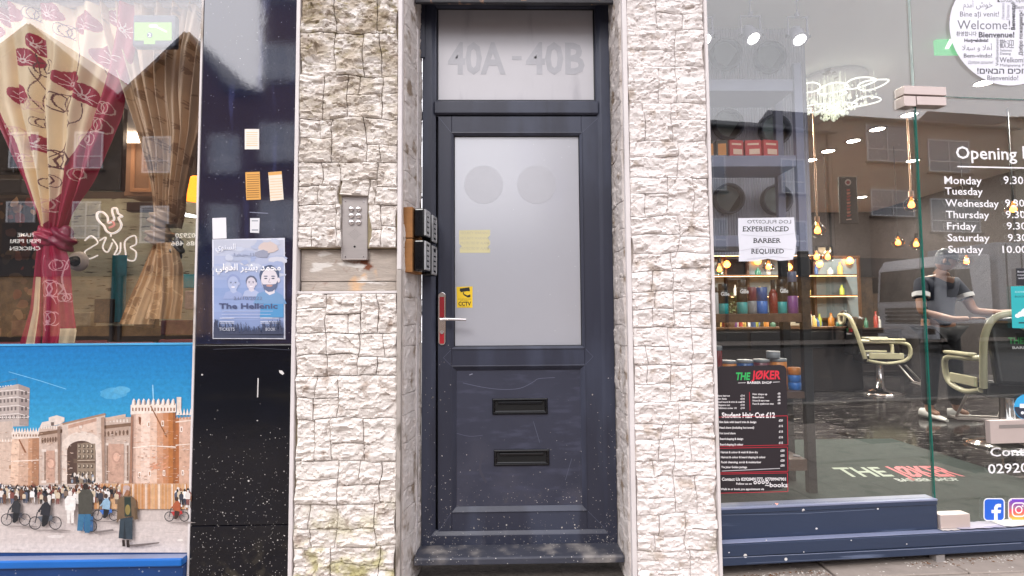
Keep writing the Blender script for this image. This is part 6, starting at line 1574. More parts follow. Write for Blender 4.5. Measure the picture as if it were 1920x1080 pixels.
for k in range(9):
    x=2.0+.62*k; e=empty('wall_light',(x,8.05,2.12+.06*(k%3)),label=ORD[k].replace('number ','')+' from left of the small amber wall lights behind the shelves',cat='lamp',group='amber wall lights in the barber shop')
    b=MB(); b.lathe([(0,-.07),(.05,-.05),(.07,.0),(.04,.06),(0,.08)],n=14); b.build('globe',mat('amber globe',(1,.6,.3),.3,emit=7,var=0,ecol='ff9440') if k==0 else bpy.data.materials['amber globe'],e)
    b=MB(); b.cyl((0,0,.05),(0,.13,.10),.012,n=8); b.build('bracket',m_blk,e)
# barber station (mid) with products and plants
st=empty('barber_station',(3.9,5.2,FZ),label='dark middle workstation with drawers behind the cream chairs',cat='counter')
b=MB(); b.box(-1.2,1.3,0,.4,0,.9); b.build('cabinet',m_cnt,st,bevel=.01)
b=MB(); b.box(-1.22,1.32,-.02,.42,.902,.93); b.build('worktop',m_shelfw,st,bevel=.004)
for i in range(3): b=MB(); b.box(-1.15+i*.82,-.38+i*.82,-.015,-.001,.62,.86); b.build('drawer',m_blk,st,bevel=.004)
for k in range(22):
    x=2.8+2.3*(k+rg.uniform(.2,.8))/22; r_=rg.uniform(.02,.045); h=rg.uniform(.08,.26)
    b=MB(); b.lathe([(r_,0),(r_,h*.62),(r_*.4,h*.78),(r_*.4,h)],n=10); o=b.build('bottle',bcols[(k*5)%9],None,loc=(x,5.2+rg.uniform(.05,.3),FZ+.931)); tag(o,'%s, %s from the left on the middle workstation'%(['olive bottle','green bottle','red bottle','white bottle','blue bottle','orange bottle','black bottle','violet bottle','yellow bottle'][(k*5)%9],ORD[k]),'bottle','bottles on the middle workstation')
e=empty('toaster_shaped_steriliser',(4.35,5.3,FZ+.931),label='cream steriliser box on the middle workstation',cat='appliance'); e.name='steriliser'
b=MB(); b.box(-.16,.16,-.08,.08,0,.18); b.build('case',mat('cream enamel','cfc6b0',.35),e,bevel=.03,seg=3); b=MB(); b.box(-.1,.1,-.083,-.0805,.05,.12); b.build('window',m_blk,e)
# leafy plant at the back
m_lf=mat('plant leaf','3c4a22',.6,var=.4,vscale=20)
pt=empty('potted_plant',(3.3,5.25,FZ+.931),label='leafy green plant with yellow flowers on the middle workstation',cat='plant')
b=MB(); b.lathe([(.06,0),(.09,.12),(.08,.12),(.0,.10)],n=14); b.build('pot',m_shelfw,pt)
b=MB(); 
for k in range(260):
    d=Vector((rg.gauss(0,.16),rg.gauss(0,.10),.2+abs(rg.gauss(0,.11)))); a_=Vector((rg.uniform(-1,1),rg.uniform(-1,1),rg.uniform(-.5,1))).normalized()*.05; c_=a_.cross(Vector((rg.random(),rg.random(),rg.random()))).normalized()*.014
    b.add([d-c_,d+a_*.5-c_*1.6,d+a_,d+a_*.5+c_*1.6],[(0,1,2,3)])
o=b.build('foliage',m_lf,pt); o['kind']='stuff'

# barber chairs
m_cream=mat('cream chair frame','bbb597',.35,var=.05); m_vin=mat('black vinyl','141416',.35,bump=.001,bscale=80)
def barber_chair(loc, rz, lab):
    e=empty('barber_chair',loc,rz,label=lab,cat='barber chair',group='cream framed barber chairs')
    b=MB(); b.lathe([(.30,0),(.30,.02),(.12,.05),(.06,.08),(.05,.40)],n=28); b.build('base',m_chrome,e)
    b=MB(); b.box(-.27,.27,-.27,.25,.42,.56); b.build('seat',m_vin,e,bevel=.04,seg=3)
    b=MB(); b.obox((0,.30,.80),Vector((1,0,0)),Vector((0,1,.18)).normalized(),Vector((0,-.18,1)).normalized(),.24,.045,.27); b.build('backrest',m_vin,e,bevel=.03,seg=3)
    b=MB(); b.tube(spline([(-.27,.24,.50),(-.29,.30,.72),(-.30,.36,.92),(-.25,.40,1.06),(-.12,.42,1.10),(0,.42,1.10),(.12,.42,1.10),(.25,.40,1.06),(.30,.36,.92),(.29,.30,.72),(.27,.24,.50)],4),.026,n=10); b.build('back_frame',m_cream,e)
    b=MB(); b.tube(spline([(-.12,.42,1.10),(-.10,.43,1.0),(0,.435,.97),(.10,.43,1.0),(.12,.42,1.10)],4),.02,n=8); b.build('headrest_loop',m_cream,e)
    b=MB(); b.box(-.09,.09,.37,.43,1.0,1.16); b.build('headrest',m_vin,e,bevel=.025,seg=3)
    for s in (-1,1):
        b=MB(); b.tube(spline([(s*.29,.30,.74),(s*.31,.10,.73),(s*.31,-.18,.72),(s*.31,-.27,.66),(s*.30,-.24,.50),(s*.29,.0,.44),(s*.28,.22,.48)],4),.024,n=8); b.build('arm_frame',m_cream,e)
        b=MB(); b.box(s*.31-.035,s*.31+.035,-.22,.2,.745,.775); b.build('armrest',m_cream,e,bevel=.012)
        b=MB(); b.box(s*.30-.012,s*.30+.012,-.2,.2,.50,.58); b.build('side_panel',m_cream,e,bevel=.006)
    b=MB(); b.tube([(-.14,-.26,.42),(-.16,-.46,.16),(.16,-.46,.16),(.14,-.26,.42)],.014,n=8); b.box(-.17,.17,-.56,-.42,.13,.15); b.build('footrest',m_steel,e)
    # shop name on the back
    b=MB(); b.cc=lin('2f8a4c'); v0=(0,.30,.80)
    def bt(s,x0,x1,z,cap,col):
        vs_,fs=text_mesh(s,.03); a_=min(v.x for v in vs_); bb=max(v.x for v in vs_); k_=(x1-x0)/(bb-a_)
        b.cc=lin(col); b.add([(-(x0+(v.x-a_)*k_), .352+(z+v.y*cap/CAPH-.80)*-.18*-1*0+(.80-z)*.18, z+v.y*cap/CAPH) for v in vs_],[f for f in fs])
    bt('THE',-.14,-.04,.86,.05,'2f8a4c'); bt('JØKER',-.03,.15,.86,.05,'c22c38'); bt('BARBER SHOP',-.12,.12,.82,.02,'cfcfd2'); b.build('back_lettering',m_print,e)
    return e
q=at_z(1650,738,FZ); barber_chair(Vector((q.x,q.y,FZ)),R(72),'cream framed barber chair in the middle, seen side on')
q=at_z(1893,836,FZ); barber_chair(Vector((q.x,q.y,FZ)),R(163),'cream framed barber chair at the right edge, seen from behind')
q=at_z(1478,728,FZ); barber_chair(Vector((q.x,q.y,FZ)),R(80),'cream framed barber chair second from left, behind the shelf post')
q=at_z(1400,716,FZ); barber_chair(Vector((q.x+.2,q.y,FZ)),R(-100),'barber chair draped with a red gown behind the shelf unit')
b=MB(); nn=12; v=[]
gq=Vector((q.x+.2,q.y,FZ))
for i in range(nn+1):
    for j in range(nn+1):
        x=-.34+.68*i/nn; y=-.3+.6*j/nn; v.append((x,y,.80+.05*math.cos(x*5)+.03*math.sin(i*1.9)*math.sin(j*1.3)-1.2*max(0,abs(x)-.26)))
b.add(v,[(i*(nn+1)+j,(i+1)*(nn+1)+j,(i+1)*(nn+1)+j+1,i*(nn+1)+j+1) for i in range(nn) for j in range(nn)],True)
tag(b.build('barber_gown',mat('red gown','8f1f28',.7),None,loc=gq),'red cloth gown lying over the far left barber chair','cloth')
# ------------------------------------------------------------------ the person inside the barber shop
def skin_body(name, verts, edges, radii, m, parent, sub=2):
    me=bpy.data.meshes.new(name); me.from_pydata(verts,edges,[]); me.materials.append(m)
    o=bpy.data.objects.new(name,me); COL.objects.link(o); o.parent=parent
    sk=o.modifiers.new('skin','SKIN'); sk.use_smooth_shade=True
    if not me.skin_vertices: me.skin_vertices.new()
    for i,r_ in enumerate(radii):
        rx,ry=(r_ if isinstance(r_,tuple) else (r_,r_)); me.skin_vertices[0].data[i].radius=(rx,ry)
    me.skin_vertices[0].data[0].use_root=True
    if sub: s_=o.modifiers.new('sub','SUBSURF'); s_.levels=sub; s_.render_levels=sub
    return o
m_skin=mat('skin','8a6450',.5,var=.05); m_tee=mat('navy polo','12182a',.8,var=.1); m_trou=mat('black trousers','131318',.85,var=.1); m_shoe=mat('white trainers','c2bfbb',.5,var=.05); m_white=mat('white stripe','c9c9cc',.8)
q=at_z(1768,786,FZ)
pe=empty('person',(q.x,q.y,FZ),label='barber shop person in dark cap, navy striped-sleeve top and white trainers',cat='person')
V=[(0,0,.96),(0,0,1.10),(0,-.01,1.28),(.01,-.02,1.42),(.02,-.04,1.50),(.05,-.06,1.56),
   (-.09,0,.93),(-.11,.0,.50),(-.12,.03,.09),(-.10,-.08,.05),
   (.09,0,.93),(.13,-.02,.50),(.17,.02,.09),(.22,-.07,.05),
   (-.15,-.01,1.42),(-.20,-.04,1.33),(-.25,-.10,1.12),(-.06,-.26,1.04),(.06,-.32,1.05),
   (.17,-.01,1.42),(.23,-.06,1.32),(.27,-.14,1.12),(.44,-.26,1.10),(.54,-.30,1.12)]
E=[(0,1),(1,2),(2,3),(3,4),(4,5),(0,6),(6,7),(7,8),(8,9),(0,10),(10,11),(11,12),(12,13),(3,14),(14,15),(15,16),(16,17),(17,18),(3,19),(19,20),(20,21),(21,22),(22,23)]
Rr=[(.15,.11),(.14,.10),(.16,.11),(.13,.09),.055,.05,.095,.062,.042,.035,.095,.062,.042,.035,.07,.055,.045,.036,.026,.07,.055,.045,.036,.026]
body=skin_body('body',V,E,Rr,m_skin,pe)
def hand(base,dirv,m_,par,side):
    dirv=Vector(dirv).normalized(); up=Vector((0,0,1)); sd_=dirv.cross(up).normalized()
    vv=[tuple(base)]; ee=[]; rr_=[(.030,.016)]
    vv.append(tuple(Vector(base)+dirv*.07)); ee.append((0,1)); rr_.append((.038,.014))
    for k,(o_,l_) in enumerate(((-.028,.065),(-.009,.075),(.010,.072),(.028,.055))):
        b0=Vector(base)+dirv*.075+sd_*o_; p1=b0+dirv*l_*.5+up*-.004; p2=p1+dirv*l_*.5+up*-.018
        i=len(vv); vv+= [tuple(b0),tuple(p1),tuple(p2)]; rr_+=[.010,.009,.007]; ee+=[(1,i),(i,i+1),(i+1,i+2)]
    t0=Vector(base)+dirv*.02+sd_*side*.03; i=len(vv); vv+=[tuple(t0),tuple(t0+dirv*.035+sd_*side*.025),tuple(t0+dirv*.065+sd_*side*.03)]; rr_+=[.012,.011,.009]; ee+=[(0,i),(i,i+1),(i+1,i+2)]
    skin_body('hand',vv,ee,rr_,m_,par,1)
hand((.06,-.32,1.05),(.9,-.3,.05),m_skin,pe,1); hand((.54,-.30,1.12),(.95,-.1,-.1),m_skin,pe,-1)
# clothes follow the body a little outside it
V2=[V[i] for i in (0,1,2,3,14,15,19,20)]; V2[0]=(0,0,.92); V2[3]=(.01,-.015,1.42)
V2.append((-.225,-.07,1.22)); V2.append((.25,-.10,1.22))
skin_body('polo_shirt',V2,[(0,1),(1,2),(2,3),(3,4),(4,5),(3,6),(6,7),(5,8),(7,9)],[(.17,.13),(.16,.12),(.18,.13),(.14,.105),.088,.074,.088,.074,.066,.066],m_tee,pe)
b=MB()
for s,(p,q_) in enumerate((((-.203,-.045,1.315),(-.214,-.057,1.27)),((.236,-.068,1.30),(.243,-.082,1.26)))): b.cyl(p,q_,.080,.078,n=20)
o=b.build('sleeve_stripe',m_white,pe); o['kind']='stuff'
V3=[(0,0,.98),(-.09,0,.90),(-.11,0,.50),(-.12,.03,.13),(.09,0,.90),(.13,-.02,.50),(.17,.02,.13)]
skin_body('trousers',V3,[(0,1),(1,2),(2,3),(0,4),(4,5),(5,6)],[(.165,.125),.115,.082,.070,.115,.082,.070],m_trou,pe)
def shoe(x,y,ang):
    b=MB(); L=.29; secs=[(-.10,.036,.10),(-.06,.042,.105),(0,.043,.085),(.07,.048,.062),(.14,.045,.045),(.185,.022,.030)]; v=[]; n_=12
    ca,sa=math.cos(ang),math.sin(ang)
    for (l_,w_,h_) in secs:
        for i in range(n_):
            t=2*math.pi*i/n_; px_=w_*math.cos(t); pz_=max(0.002,h_*.5+h_*.5*math.sin(t)); v.append((x+px_*ca+l_*sa,y+px_*sa-l_*ca,pz_))
    m_=len(secs); b.add(v,[(i*n_+k,i*n_+(k+1)%n_,(i+1)*n_+(k+1)%n_,(i+1)*n_+k) for i in range(m_-1) for k in range(n_)],True); b.add(v[:n_],[tuple(range(n_))]); b.add(v[-n_:],[tuple(range(n_-1,-1,-1))])
    return b.build('trainer',m_shoe,pe)
shoe(-.12,.02,.15); shoe(.18,.0,.75)
# head turned to the right, with face, ear, hair and cap
hd=empty('head',(.055,-.075,1.655)); hd.parent=pe; hd.rotation_euler=(R(14),0,R(52))
b=MB(); prof=[]; nu,nv=24,16; v=[]
for j in range(nv+1):
    ph=math.pi*j/nv
    for i in range(nu):
        t=2*math.pi*i/nu; x,y,z=math.sin(ph)*math.cos(t),math.sin(ph)*math.sin(t),math.cos(ph)
        jaw=1-.28*max(0,-z)**1.2; X_=x*.074*jaw; Y_=y*.092*(1-.10*max(0,-z)); Z_=z*.115
        if y<-.8: 
            nb=max(0,1-abs(x)*5)*max(0,1-abs(z+.12)*3.4); Y_-=.022*nb          # nose
            eb=max(0,1-abs(abs(x)-.38)*6)*max(0,1-abs(z-.08)*8); Y_+=.009*eb    # eye sockets
        Y_-= .006*max(0,1-abs(x)*3)*max(0,1-abs(z+.5)*6)*(1 if y<0 else 0)
        v.append((X_,Y_,Z_))
b.add(v,[(j*nu+i,(j+1)*nu+i,(j+1)*nu+(i+1)%nu,j*nu+(i+1)%nu) for j in range(nv) for i in range(nu)],True); b.build('skull',m_skin,hd)
b=MB(); b.lathe([(.0,-.004),(.012,0),(.016,.004),(.0,.006)],n=12); 
o=b.build('ear',m_skin,hd); o.location=(-.073,.01,-.01); o.rotation_euler=(0,R(-90),0); o.scale=(1.8,1,1)
o2=o.copy(); COL.objects.link(o2); o2.location=(.073,.01,-.01)
for s in (-1,1):
    b=MB(); b.lathe([(0,-.009),(.008,-.005),(.0095,0),(.008,.005),(0,.009)],n=10); o=b.build('eye',m_blk,hd); o.location=(s*.029,-.083,.01); o.scale=(1.4,.6,.6)
b=MB(); b.box(-.022,.022,-.089,-.084,-.060,-.054); b.build('mouth',mat('lips','8a5548',.5),hd,bevel=.002)
b=MB(); b.lathe([(.080,.02),(.083,.05),(.072,.095),(.045,.120),(0,.128)],n=24)
for i in range(8):
    a0=R(200+i*17.5); a1=R(200+(i+1)*17.5); p=lambda a,r_:(math.cos(a)*.08*r_,math.sin(a)*.08*(r_ if r_>1 else 1),.032-.012*(r_-1)*2)
    b.add([p(a0,1),p(a1,1),p(a1,1.0+.75*math.sin((a1-R(180))*1.0)),p(a0,1.0+.75*math.sin((a0-R(180))))],[(0,1,2,3)],True)
o=b.build('cap',m_blk,hd); o.scale=(1.0,1.2,1.0)
b=MB(); b.lathe([(.076,-.045),(.0785,-.01),(.079,.03)],n=24); o=b.build('hair',mat('dark hair','1c1614',.8),hd); o.location=(0,.012,.0); o.scale=(.98,1.1,1)

# ------------------------------------------------------------------ the street opposite, seen in the glass
def mir(fr, px, py, Y, d=0.0):
    """where the ray through a picture point, turned back by the glass plane of fr, meets the real plane y = Y"""
    ray = (CF*F_PX + CR*(px-960) + CU*(540-py)).normalized()
    t=((fr.o+fr.v*d-CAM).dot(fr.v))/ray.dot(fr.v); hit=CAM+ray*t; rf=ray-fr.v*2*ray.dot(fr.v)
    s=(Y-hit.y)/rf.y; return hit+rf*s
FYY=-20.2
m_bst=mat('grey brown stone wall','54473d',.9,var=.2,vscale=1.2,bump=.01,bscale=8); m_bbr=brick_mat('red brown brick','5f4134','50352a','6a6058',4,.5,.17,.02); m_bbr2=brick_mat('buff brick','a89384','96806f','a79c90',4,.5,.17,.02)  # grey brown stone: the street's shade is put into its dark colour
m_bstr=mat('pale stone wall','9a8b80',.9,var=.15,vscale=1.2,bump=.01,bscale=8)
m_slate=mat('slate roof','3c3e46',.6,var=.2,vscale=4); m_wf=mat('white window frame','c9c9cc',.5); m_wg=mat('dark window glass','3c4658',.08,spec=1.0,ior=1.8); m_dkf=mat('dark gutter','26282c',.5)
_win={}
def window(parent,x,z,w_,h_,base,div=2):
    key=(round(w_,2),round(h_,2),div)
    if key not in _win:
        b=MB(); b.rect_sweep(-w_/2,0,w_/2,h_,[(0,0),(0,.05),(.07,.05),(.08,.01)])
        for k in range(1,div): xx=-w_/2+w_*k/div; b.box(xx-.03,xx+.03,.01,.045,.08,h_-.08)
        b.box(-w_/2+.08,w_/2-.08,.012,.043,h_*.34-.03,h_*.34+.03)
        # faces +y: the street side of the far row
        fr_=b.build('window',m_wf,parent); b=MB(); b.box(-w_/2+.05,w_/2-.05,.0,.02,.05,h_-.05); pa=b.build('pane',m_wg,fr_)
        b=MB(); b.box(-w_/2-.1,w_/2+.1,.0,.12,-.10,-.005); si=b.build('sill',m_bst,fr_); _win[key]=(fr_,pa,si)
        o=fr_
    else:
        f0,p0,s0=_win[key]; o=f0.copy(); COL.objects.link(o); o.parent=parent
        for c in (p0,s0): cc=c.copy(); COL.objects.link(cc); cc.parent=o
    o.location=(x-base.x,FYY+.01-base.y,z-base.z); return o
def house(name,label,x0,x1,zw,m_w,gable=None,eave=0,wins=(),depth=9):
    base=Vector(((x0+x1)/2,FYY,0)); e=empty(name,base,label=label,cat='building',group='houses across the street')
    b=MB(); 
    if gable:
        pts=[(x0,-.2),(x1,-.2)]+[(x,z) for x,z in gable[::-1]]
        b.prism(pts,FYY-depth,FYY)
    else: b.box(x0,x1,FYY-depth,FYY,-.2,zw)
    o=b.build('wall',m_w,e); o.location=-base
    if gable:
        for (xa_,za_),(xb_,zb2) in zip(gable,gable[1:]):
            if abs(xb_-xa_)<.05: continue
            b=MB(); d=Vector((xb_-xa_,0,zb2-za_)); L=d.length; d.normalize(); nrm=Vector((-d.z,0,d.x)); mid=Vector(((xa_+xb_)/2,FYY-depth/2+.15,(za_+zb2)/2))+nrm*.09
            b.obox(mid,d,Vector((0,1,0)),nrm,L/2+.05,depth/2+.2,.07); o=b.build('roof',m_slate,e); o.location=-base
    else:
        b=MB(); b.add([(x0-.1,FYY+.35,zw),(x1+.1,FYY+.35,zw),(x1+.1,FYY-depth/2,zw+2.2),(x0-.1,FYY-depth/2,zw+2.2),(x1+.1,FYY-depth,zw),(x0-.1,FYY-depth,zw)],[(0,1,2,3),(3,2,4,5),(0,3,5),(1,4,2),(0,5,4,1)]); o=b.build('roof',m_slate,e); o.location=-base
        b=MB(); b.cyl((x0,FYY+.38,zw-.03),(x1,FYY+.38,zw-.03),.07,n=8); b.cyl((x1-.3,FYY+.1,0),(x1-.3,FYY+.1,zw),.05,n=8); o=b.build('gutter',m_dkf,e); o.location=-base; o['kind']='stuff'
    for (x,z,w_,h_) in wins: window(e,x,z,w_,h_,base)
    return e,base
gx=lambda px: mir(W,px,300,FYY,.03).x
gzz=lambda px,py: mir(W,px,py,FYY,.03).z
g1=[(gx(px),gzz(px,py)) for px,py in ((-140,215),(55,58),(212,180),(228,192))]
g2=[(gx(px),gzz(px,py)) for px,py in ((229,192),(352,72),(432,178),(488,178))]
def wrow(x0,x1,n_,z,w_=1.2,h_=1.6): return [(x0+(x1-x0)*(i+.5)/n_,z,w_,h_) for i in range(n_)]
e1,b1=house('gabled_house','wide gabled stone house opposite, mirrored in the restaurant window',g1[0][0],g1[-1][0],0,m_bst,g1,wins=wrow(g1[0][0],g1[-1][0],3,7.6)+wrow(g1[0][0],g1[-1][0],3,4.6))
e2,b2=house('gabled_house','steep gabled brick house opposite, mirrored beside the pilaster',g2[0][0],g2[-1][0],0,m_bbr,g2,wins=wrow(g2[0][0],g2[-1][0],2,7.4)+wrow(g2[0][0],g2[-1][0],2,4.4))
tx1=gx(600)
house('tall_building','tall flat fronted brick building opposite, higher than its neighbours',g2[-1][0]+.02,tx1,15,m_bbr,wins=wrow(g2[-1][0],tx1,2,11.4)+wrow(g2[-1][0],tx1,2,7.9)+wrow(g2[-1][0],tx1,2,4.6))
house('low_building','low buff brick building opposite the front door',tx1+.05,2.5,3.6,m_bbr2,wins=wrow(tx1,2.5,4,1.2,1.5,1.5),depth=6)
zr=mir(RS,1700,232,FYY).z
cw=[]
for (px0,px1,py0,py1) in ((1625,1700,237,302),(1740,1815,265,322),(1633,1712,357,405),(1745,1835,375,435)):
    a0=mir(RS,px0,py1,FYY); a1=mir(RS,px1,py0,FYY); cw.append((((a0.x+a1.x)/2),a0.z,abs(a1.x-a0.x),a1.z-a0.z))
xA=mir(RS,1560,300,FYY).x; xB=mir(RS,1900,300,FYY).x
house('terraced_house','buff brick terraced house opposite with white windows, mirrored in the barber window',xA,xB,zr,m_bbr2,wins=cw)
house('terraced_house','stone terraced house opposite, mirrored behind the barber shelf unit',2.55,xA-.03,zr-.8,m_bstr,wins=wrow(2.7,xA-.1,4,7.0,1.3,1.7)+wrow(2.7,xA-.1,4,4.2,1.3,1.5))
house('terraced_house','pale end terraced house opposite, beyond the right edge of the barber door',xB+.03,xB+14,zr+.6,mat('cream render wall','b5aa98',.9,var=.08),wins=wrow(xB+.5,xB+14,4,7.6,1.3,1.7)+wrow(xB+.5,xB+14,4,4.4,1.3,1.5))
house('terraced_house','brick terraced house at the far left end of the opposite row',g1[0][0]-14,g1[0][0]-.03,10.2,m_bbr,wins=wrow(g1[0][0]-14,g1[0][0],4,7.4)+wrow(g1[0][0]-14,g1[0][0],4,4.4))
# chicken shop front below the first gable with its lettering
def shopfront(x0,x1,label,texts,base=FYY):
    e=empty('shopfront',((x0+x1)/2,base+.02,0),label=label,cat='shopfront',group='shopfronts across the street')
    o_=Vector((-(x0+x1)/2,-base-.02,0))
    b=MB(); b.box(x0,x1,base+.02,base+.30,3.0,3.9); o=b.build('fascia',mat('dark fascia','1c1b1e',.4),e); o.location=o_
    b=MB(); b.box(x0,x1,base+.02,base+.12,.0,.5); o=b.build('stall_riser',m_dark,e); o.location=o_
    b=MB(); b.box(x0,x1,base+.03,base+.05,.5,3.0); o=b.build('glass_pane',mat('lit shop interior','8a6a48',.2,emit=.35,var=.5,vscale=3),e); o.location=o_
    for k in range(4):
        xx=x0+(x1-x0)*k/3; b=MB(); b.box(xx-.06,xx+.06,base+.05,base+.16,.0,3.0); o=b.build('mullion',m_dkf,e); o.location=o_
    for (s,xc_,z,cap,w_) in texts:
        b=MB(); text_geo(b,s,xc_-w_/2,xc_+w_/2,z,cap,0,bold=.02)
        # turn the letters to face the road (+y)
        b.v=[(2*xc_-x,base+.305,zz_) for x,y,zz_ in b.v]; b.f=[f[::-1] for f in b.f]; o=b.build('lettering',mat('lit white letters','efe9e0',.5,emit=1.6,var=0),e); o.location=o_
# positions are where the mirrored words show in the window
def mpos(px,py): return mir(W,px,py,FYY+.3,.03)
fx=[mpos(20,450),mpos(80,450)]
z1,z2,z3=mpos(50,444).z,mpos(50,456).z,mpos(50,470).z; cp_=abs(z1-z2)*.62; wf=abs(fx[1].x-fx[0].x); cx_=(fx[0].x+fx[1].x)/2
shopfront(g1[0][0]+.2,g1[-1][0]-.1,'chicken shop front opposite with white letters, mirrored at the left',[])
e=bpy.data.objects['shopfront']
tw=empty('banner_sign',(cx_,FYY+.3,z3-.3),label='dark chicken shop banner with three white words opposite',cat='sign')
b=MB(); b.box(-wf*.75,wf*.75,0,.06,-.0,(z1-z3)+.9); b.build('board',mat('dark banner board','1a1718',.5),tw)
for s,z in (('FLAME',z1),('PERI PERI',z2),('CHICKEN',z3)):
    b=MB(); w_=wf*(.5 if s=='FLAME' else .95); text_geo(b,s,-w_/2,w_/2,z-z3+.3,cp_,0,bold=.02); b.v=[(-x,.065,zz_) for x,y,zz_ in b.v]; b.f=[f[::-1] for f in b.f]; b.build('lettering',mat('lit letters '+s,'f2ece4',.5,emit=1.3,var=0),tw)
fx=[mpos(325,445),mpos(372,445)]; cx_=(fx[0].x+fx[1].x)/2; wf=abs(fx[1].x-fx[0].x); za_,zb3=mpos(350,446).z,mpos(350,461).z
tw=empty('phone_sign',(cx_,FYY+.3,zb3-.3),label='dark shop sign with a white phone number opposite',cat='sign')
b=MB(); b.box(-wf*.8,wf*.8,0,.06,0,(za_-zb3)+.9); b.build('board',mat('dark phone board','2a2c28',.5),tw)
for s,z,ww in (('02920',za_,.8),('486 486',zb3,1.1)):
    b=MB(); w_=wf*ww; text_geo(b,s,-w_/2,w_/2,z-zb3+.3,abs(za_-zb3)*.6,0,bold=.02); b.v=[(-x,.065,zz_) for x,y,zz_ in b.v]; b.f=[f[::-1] for f in b.f]; b.build('lettering',mat('lit digits '+s,'f2ece4',.5,emit=1.2,var=0),tw)
shopfront(xA+.3,xB-.3,'shopfront opposite under the buff brick house',[])
shopfront(g2[0][0]+.2,g2[-1][0]-.2,'shopfront opposite under the steep gabled house',[])
shopfront(3.0,xA-.6,'shopfront opposite under the stone terraced house',[])
# lorry on the road
LY_=-13.6
q=mir(RS,1785,655,LY_); q.z=gz(3)-.13
lor=empty('lorry',(q.x,LY_,q.z),R(180),label='white box lorry on the road, mirrored in the barber shop glass',cat='lorry')
m_lw=mat('white lorry paint','e4e6ec',.3,var=.04,coat=.4); m_tyre=mat('tyre rubber','17171a',.8); m_lg=mat('lorry window','12151c',.08,spec=.8)
# local: +x towards the front of the lorry, sides at y = -1.2 .. 1.2
b=MB(); b.prism([(-.35,.95),(1.75,.95),(1.82,1.6),(1.70,2.9),(1.45,3.25),(-.35,3.30)],-1.2,1.2); b.build('cab',m_lw,lor,bevel=.06,seg=3)
b=MB(); b.prism([(.45,1.85),(1.50,1.85),(1.45,2.75),(.55,2.80)],-1.215,1.215); b.build('side_window',m_lg,lor)
b=MB(); b.add([(1.84,-1.05,1.75),(1.84,1.05,1.75),(1.735,1.05,2.85),(1.735,-1.05,2.85)],[(0,1,2,3)]); b.build('windscreen',m_lg,lor)
b=MB(); b.box(1.76,1.90,-1.15,1.15,.45,.95); b.build('bumper',m_lw,lor,bevel=.04)
for k in range(4): b=MB(); b.box(1.80,1.87,-.8,.8,1.02+k*.14,1.10+k*.14); b.build('grille_bar',m_blk,lor)
for s in (-1,1): b=MB(); b.box(1.88,1.92,s*.98-.14,s*.98+.14,.62,.82); b.build('headlight',m_chrome,lor,bevel=.02)
for s in (-1,1): b=MB(); b.box(1.5,1.6,s*1.45-.12,s*1.45+.12,2.1,2.7); b.cyl((1.5,s*1.2,2.6),(1.55,s*1.45,2.6),.02,n=8); b.build('wing_mirror',m_blk,lor)
b=MB(); b.box(-6.6,-.55,-1.25,1.25,1.05,3.7); b.build('cargo_box',mat('grey cargo box','b5b7c0',.45,var=.06),lor,bevel=.03)
for k in range(10):
    b=MB(); b.box(-6.5+k*.62,-6.46+k*.62,-1.27,1.27,1.1,3.65); b.build('rib',m_dkf,lor)
b=MB(); b.box(-6.6,1.4,-.5,.5,.6,.95); b.build('chassis',m_blk,lor)
for x in (.75,-4.8,-5.9):
    for s in (-1,1):
        b=MB(); b.lathe([(.30,-.14),(.46,-.14),(.50,-.08),(.50,.08),(.46,.14),(.30,.14)],n=28,axis='y'); o=b.build('tyre',m_tyre,lor); o.location=(x,s*1.02,.50)
        b=MB(); b.lathe([(0,-.05),(.10,-.10),(.14,-.06),(.26,-.04),(.31,-.12),(.31,.12),(0,.12)],n=24,axis='y'); r2=b.build('rim',m_chrome,o); r2.rotation_euler=(0,0,0 if s<0 else math.pi)
# distant trees beyond the end of the low building, reflected softly
# ------------------------------------------------------------------ debris at the doorstep
rg=random.Random(77)
def chips(n_,fn,name,m,smin,smax,kind='stuff'):
    b=MB()
    for k in range(n_):
        x,y,z=fn(); s=rg.uniform(smin,smax); a_=rg.uniform(0,6.28); ca,sa=math.cos(a_)*s,math.sin(a_)*s; h=s*.4
        b.add([(x+ca,y+sa,z),(x-sa*.7,y+ca*.7,z),(x-ca,y-sa,z),(x+sa*.6,y-ca*.6,z),(x,y,z+h)],[(0,1,4),(1,2,4),(2,3,4),(3,0,4)])
    o=b.build(name,m); tag(o,kind='stuff'); return o
tzf=lambda y: z1_t+(zb-z1_t)*(y-ty)/(YD-ty)
z1_t=Z(1046,ty)
chips(230,lambda:(lambda x,y:(x,y,tzf(y)+.003))(rg.uniform(tx0,tx1),ty+.01+(YD-ty-.02)*rg.random()**.6),'doorstep_chips',m_chip,.0012,.0042)
b=MB(); b.box(tx0-.05,tx1+.05,.02,YD+.05,-.3,gz(0)+.0); tag(b.build('step_base',m_grit),kind='structure')
chips(2600,lambda:(lambda x,y:(x,y,gz(x)+.002))(rg.uniform(tx0-.1,tx1+.1),.19-.45*rg.random()**1.2),'ground_chips',m_chip,.0012,.0048)
chips(900,lambda:(lambda x,y:(x,y,gz(x)+.004))(rg.uniform(tx0-.1,tx1+.1),.19-.45*rg.random()**1.2),'ground_grit',m_leaf,.002,.009)
def under():
    t=rg.choice([rg.uniform(0,.5),rg.uniform(.9,1.5),rg.uniform(1.5,3)]); p=RS.world(t,-.03-.06*rg.random()**2,0); return (p.x,p.y,gz(p.x)+.003)
chips(260,under,'leaf_litter',m_leaf,.002,.008); chips(350,under,'kerbside_chips',m_chip,.0015,.005)

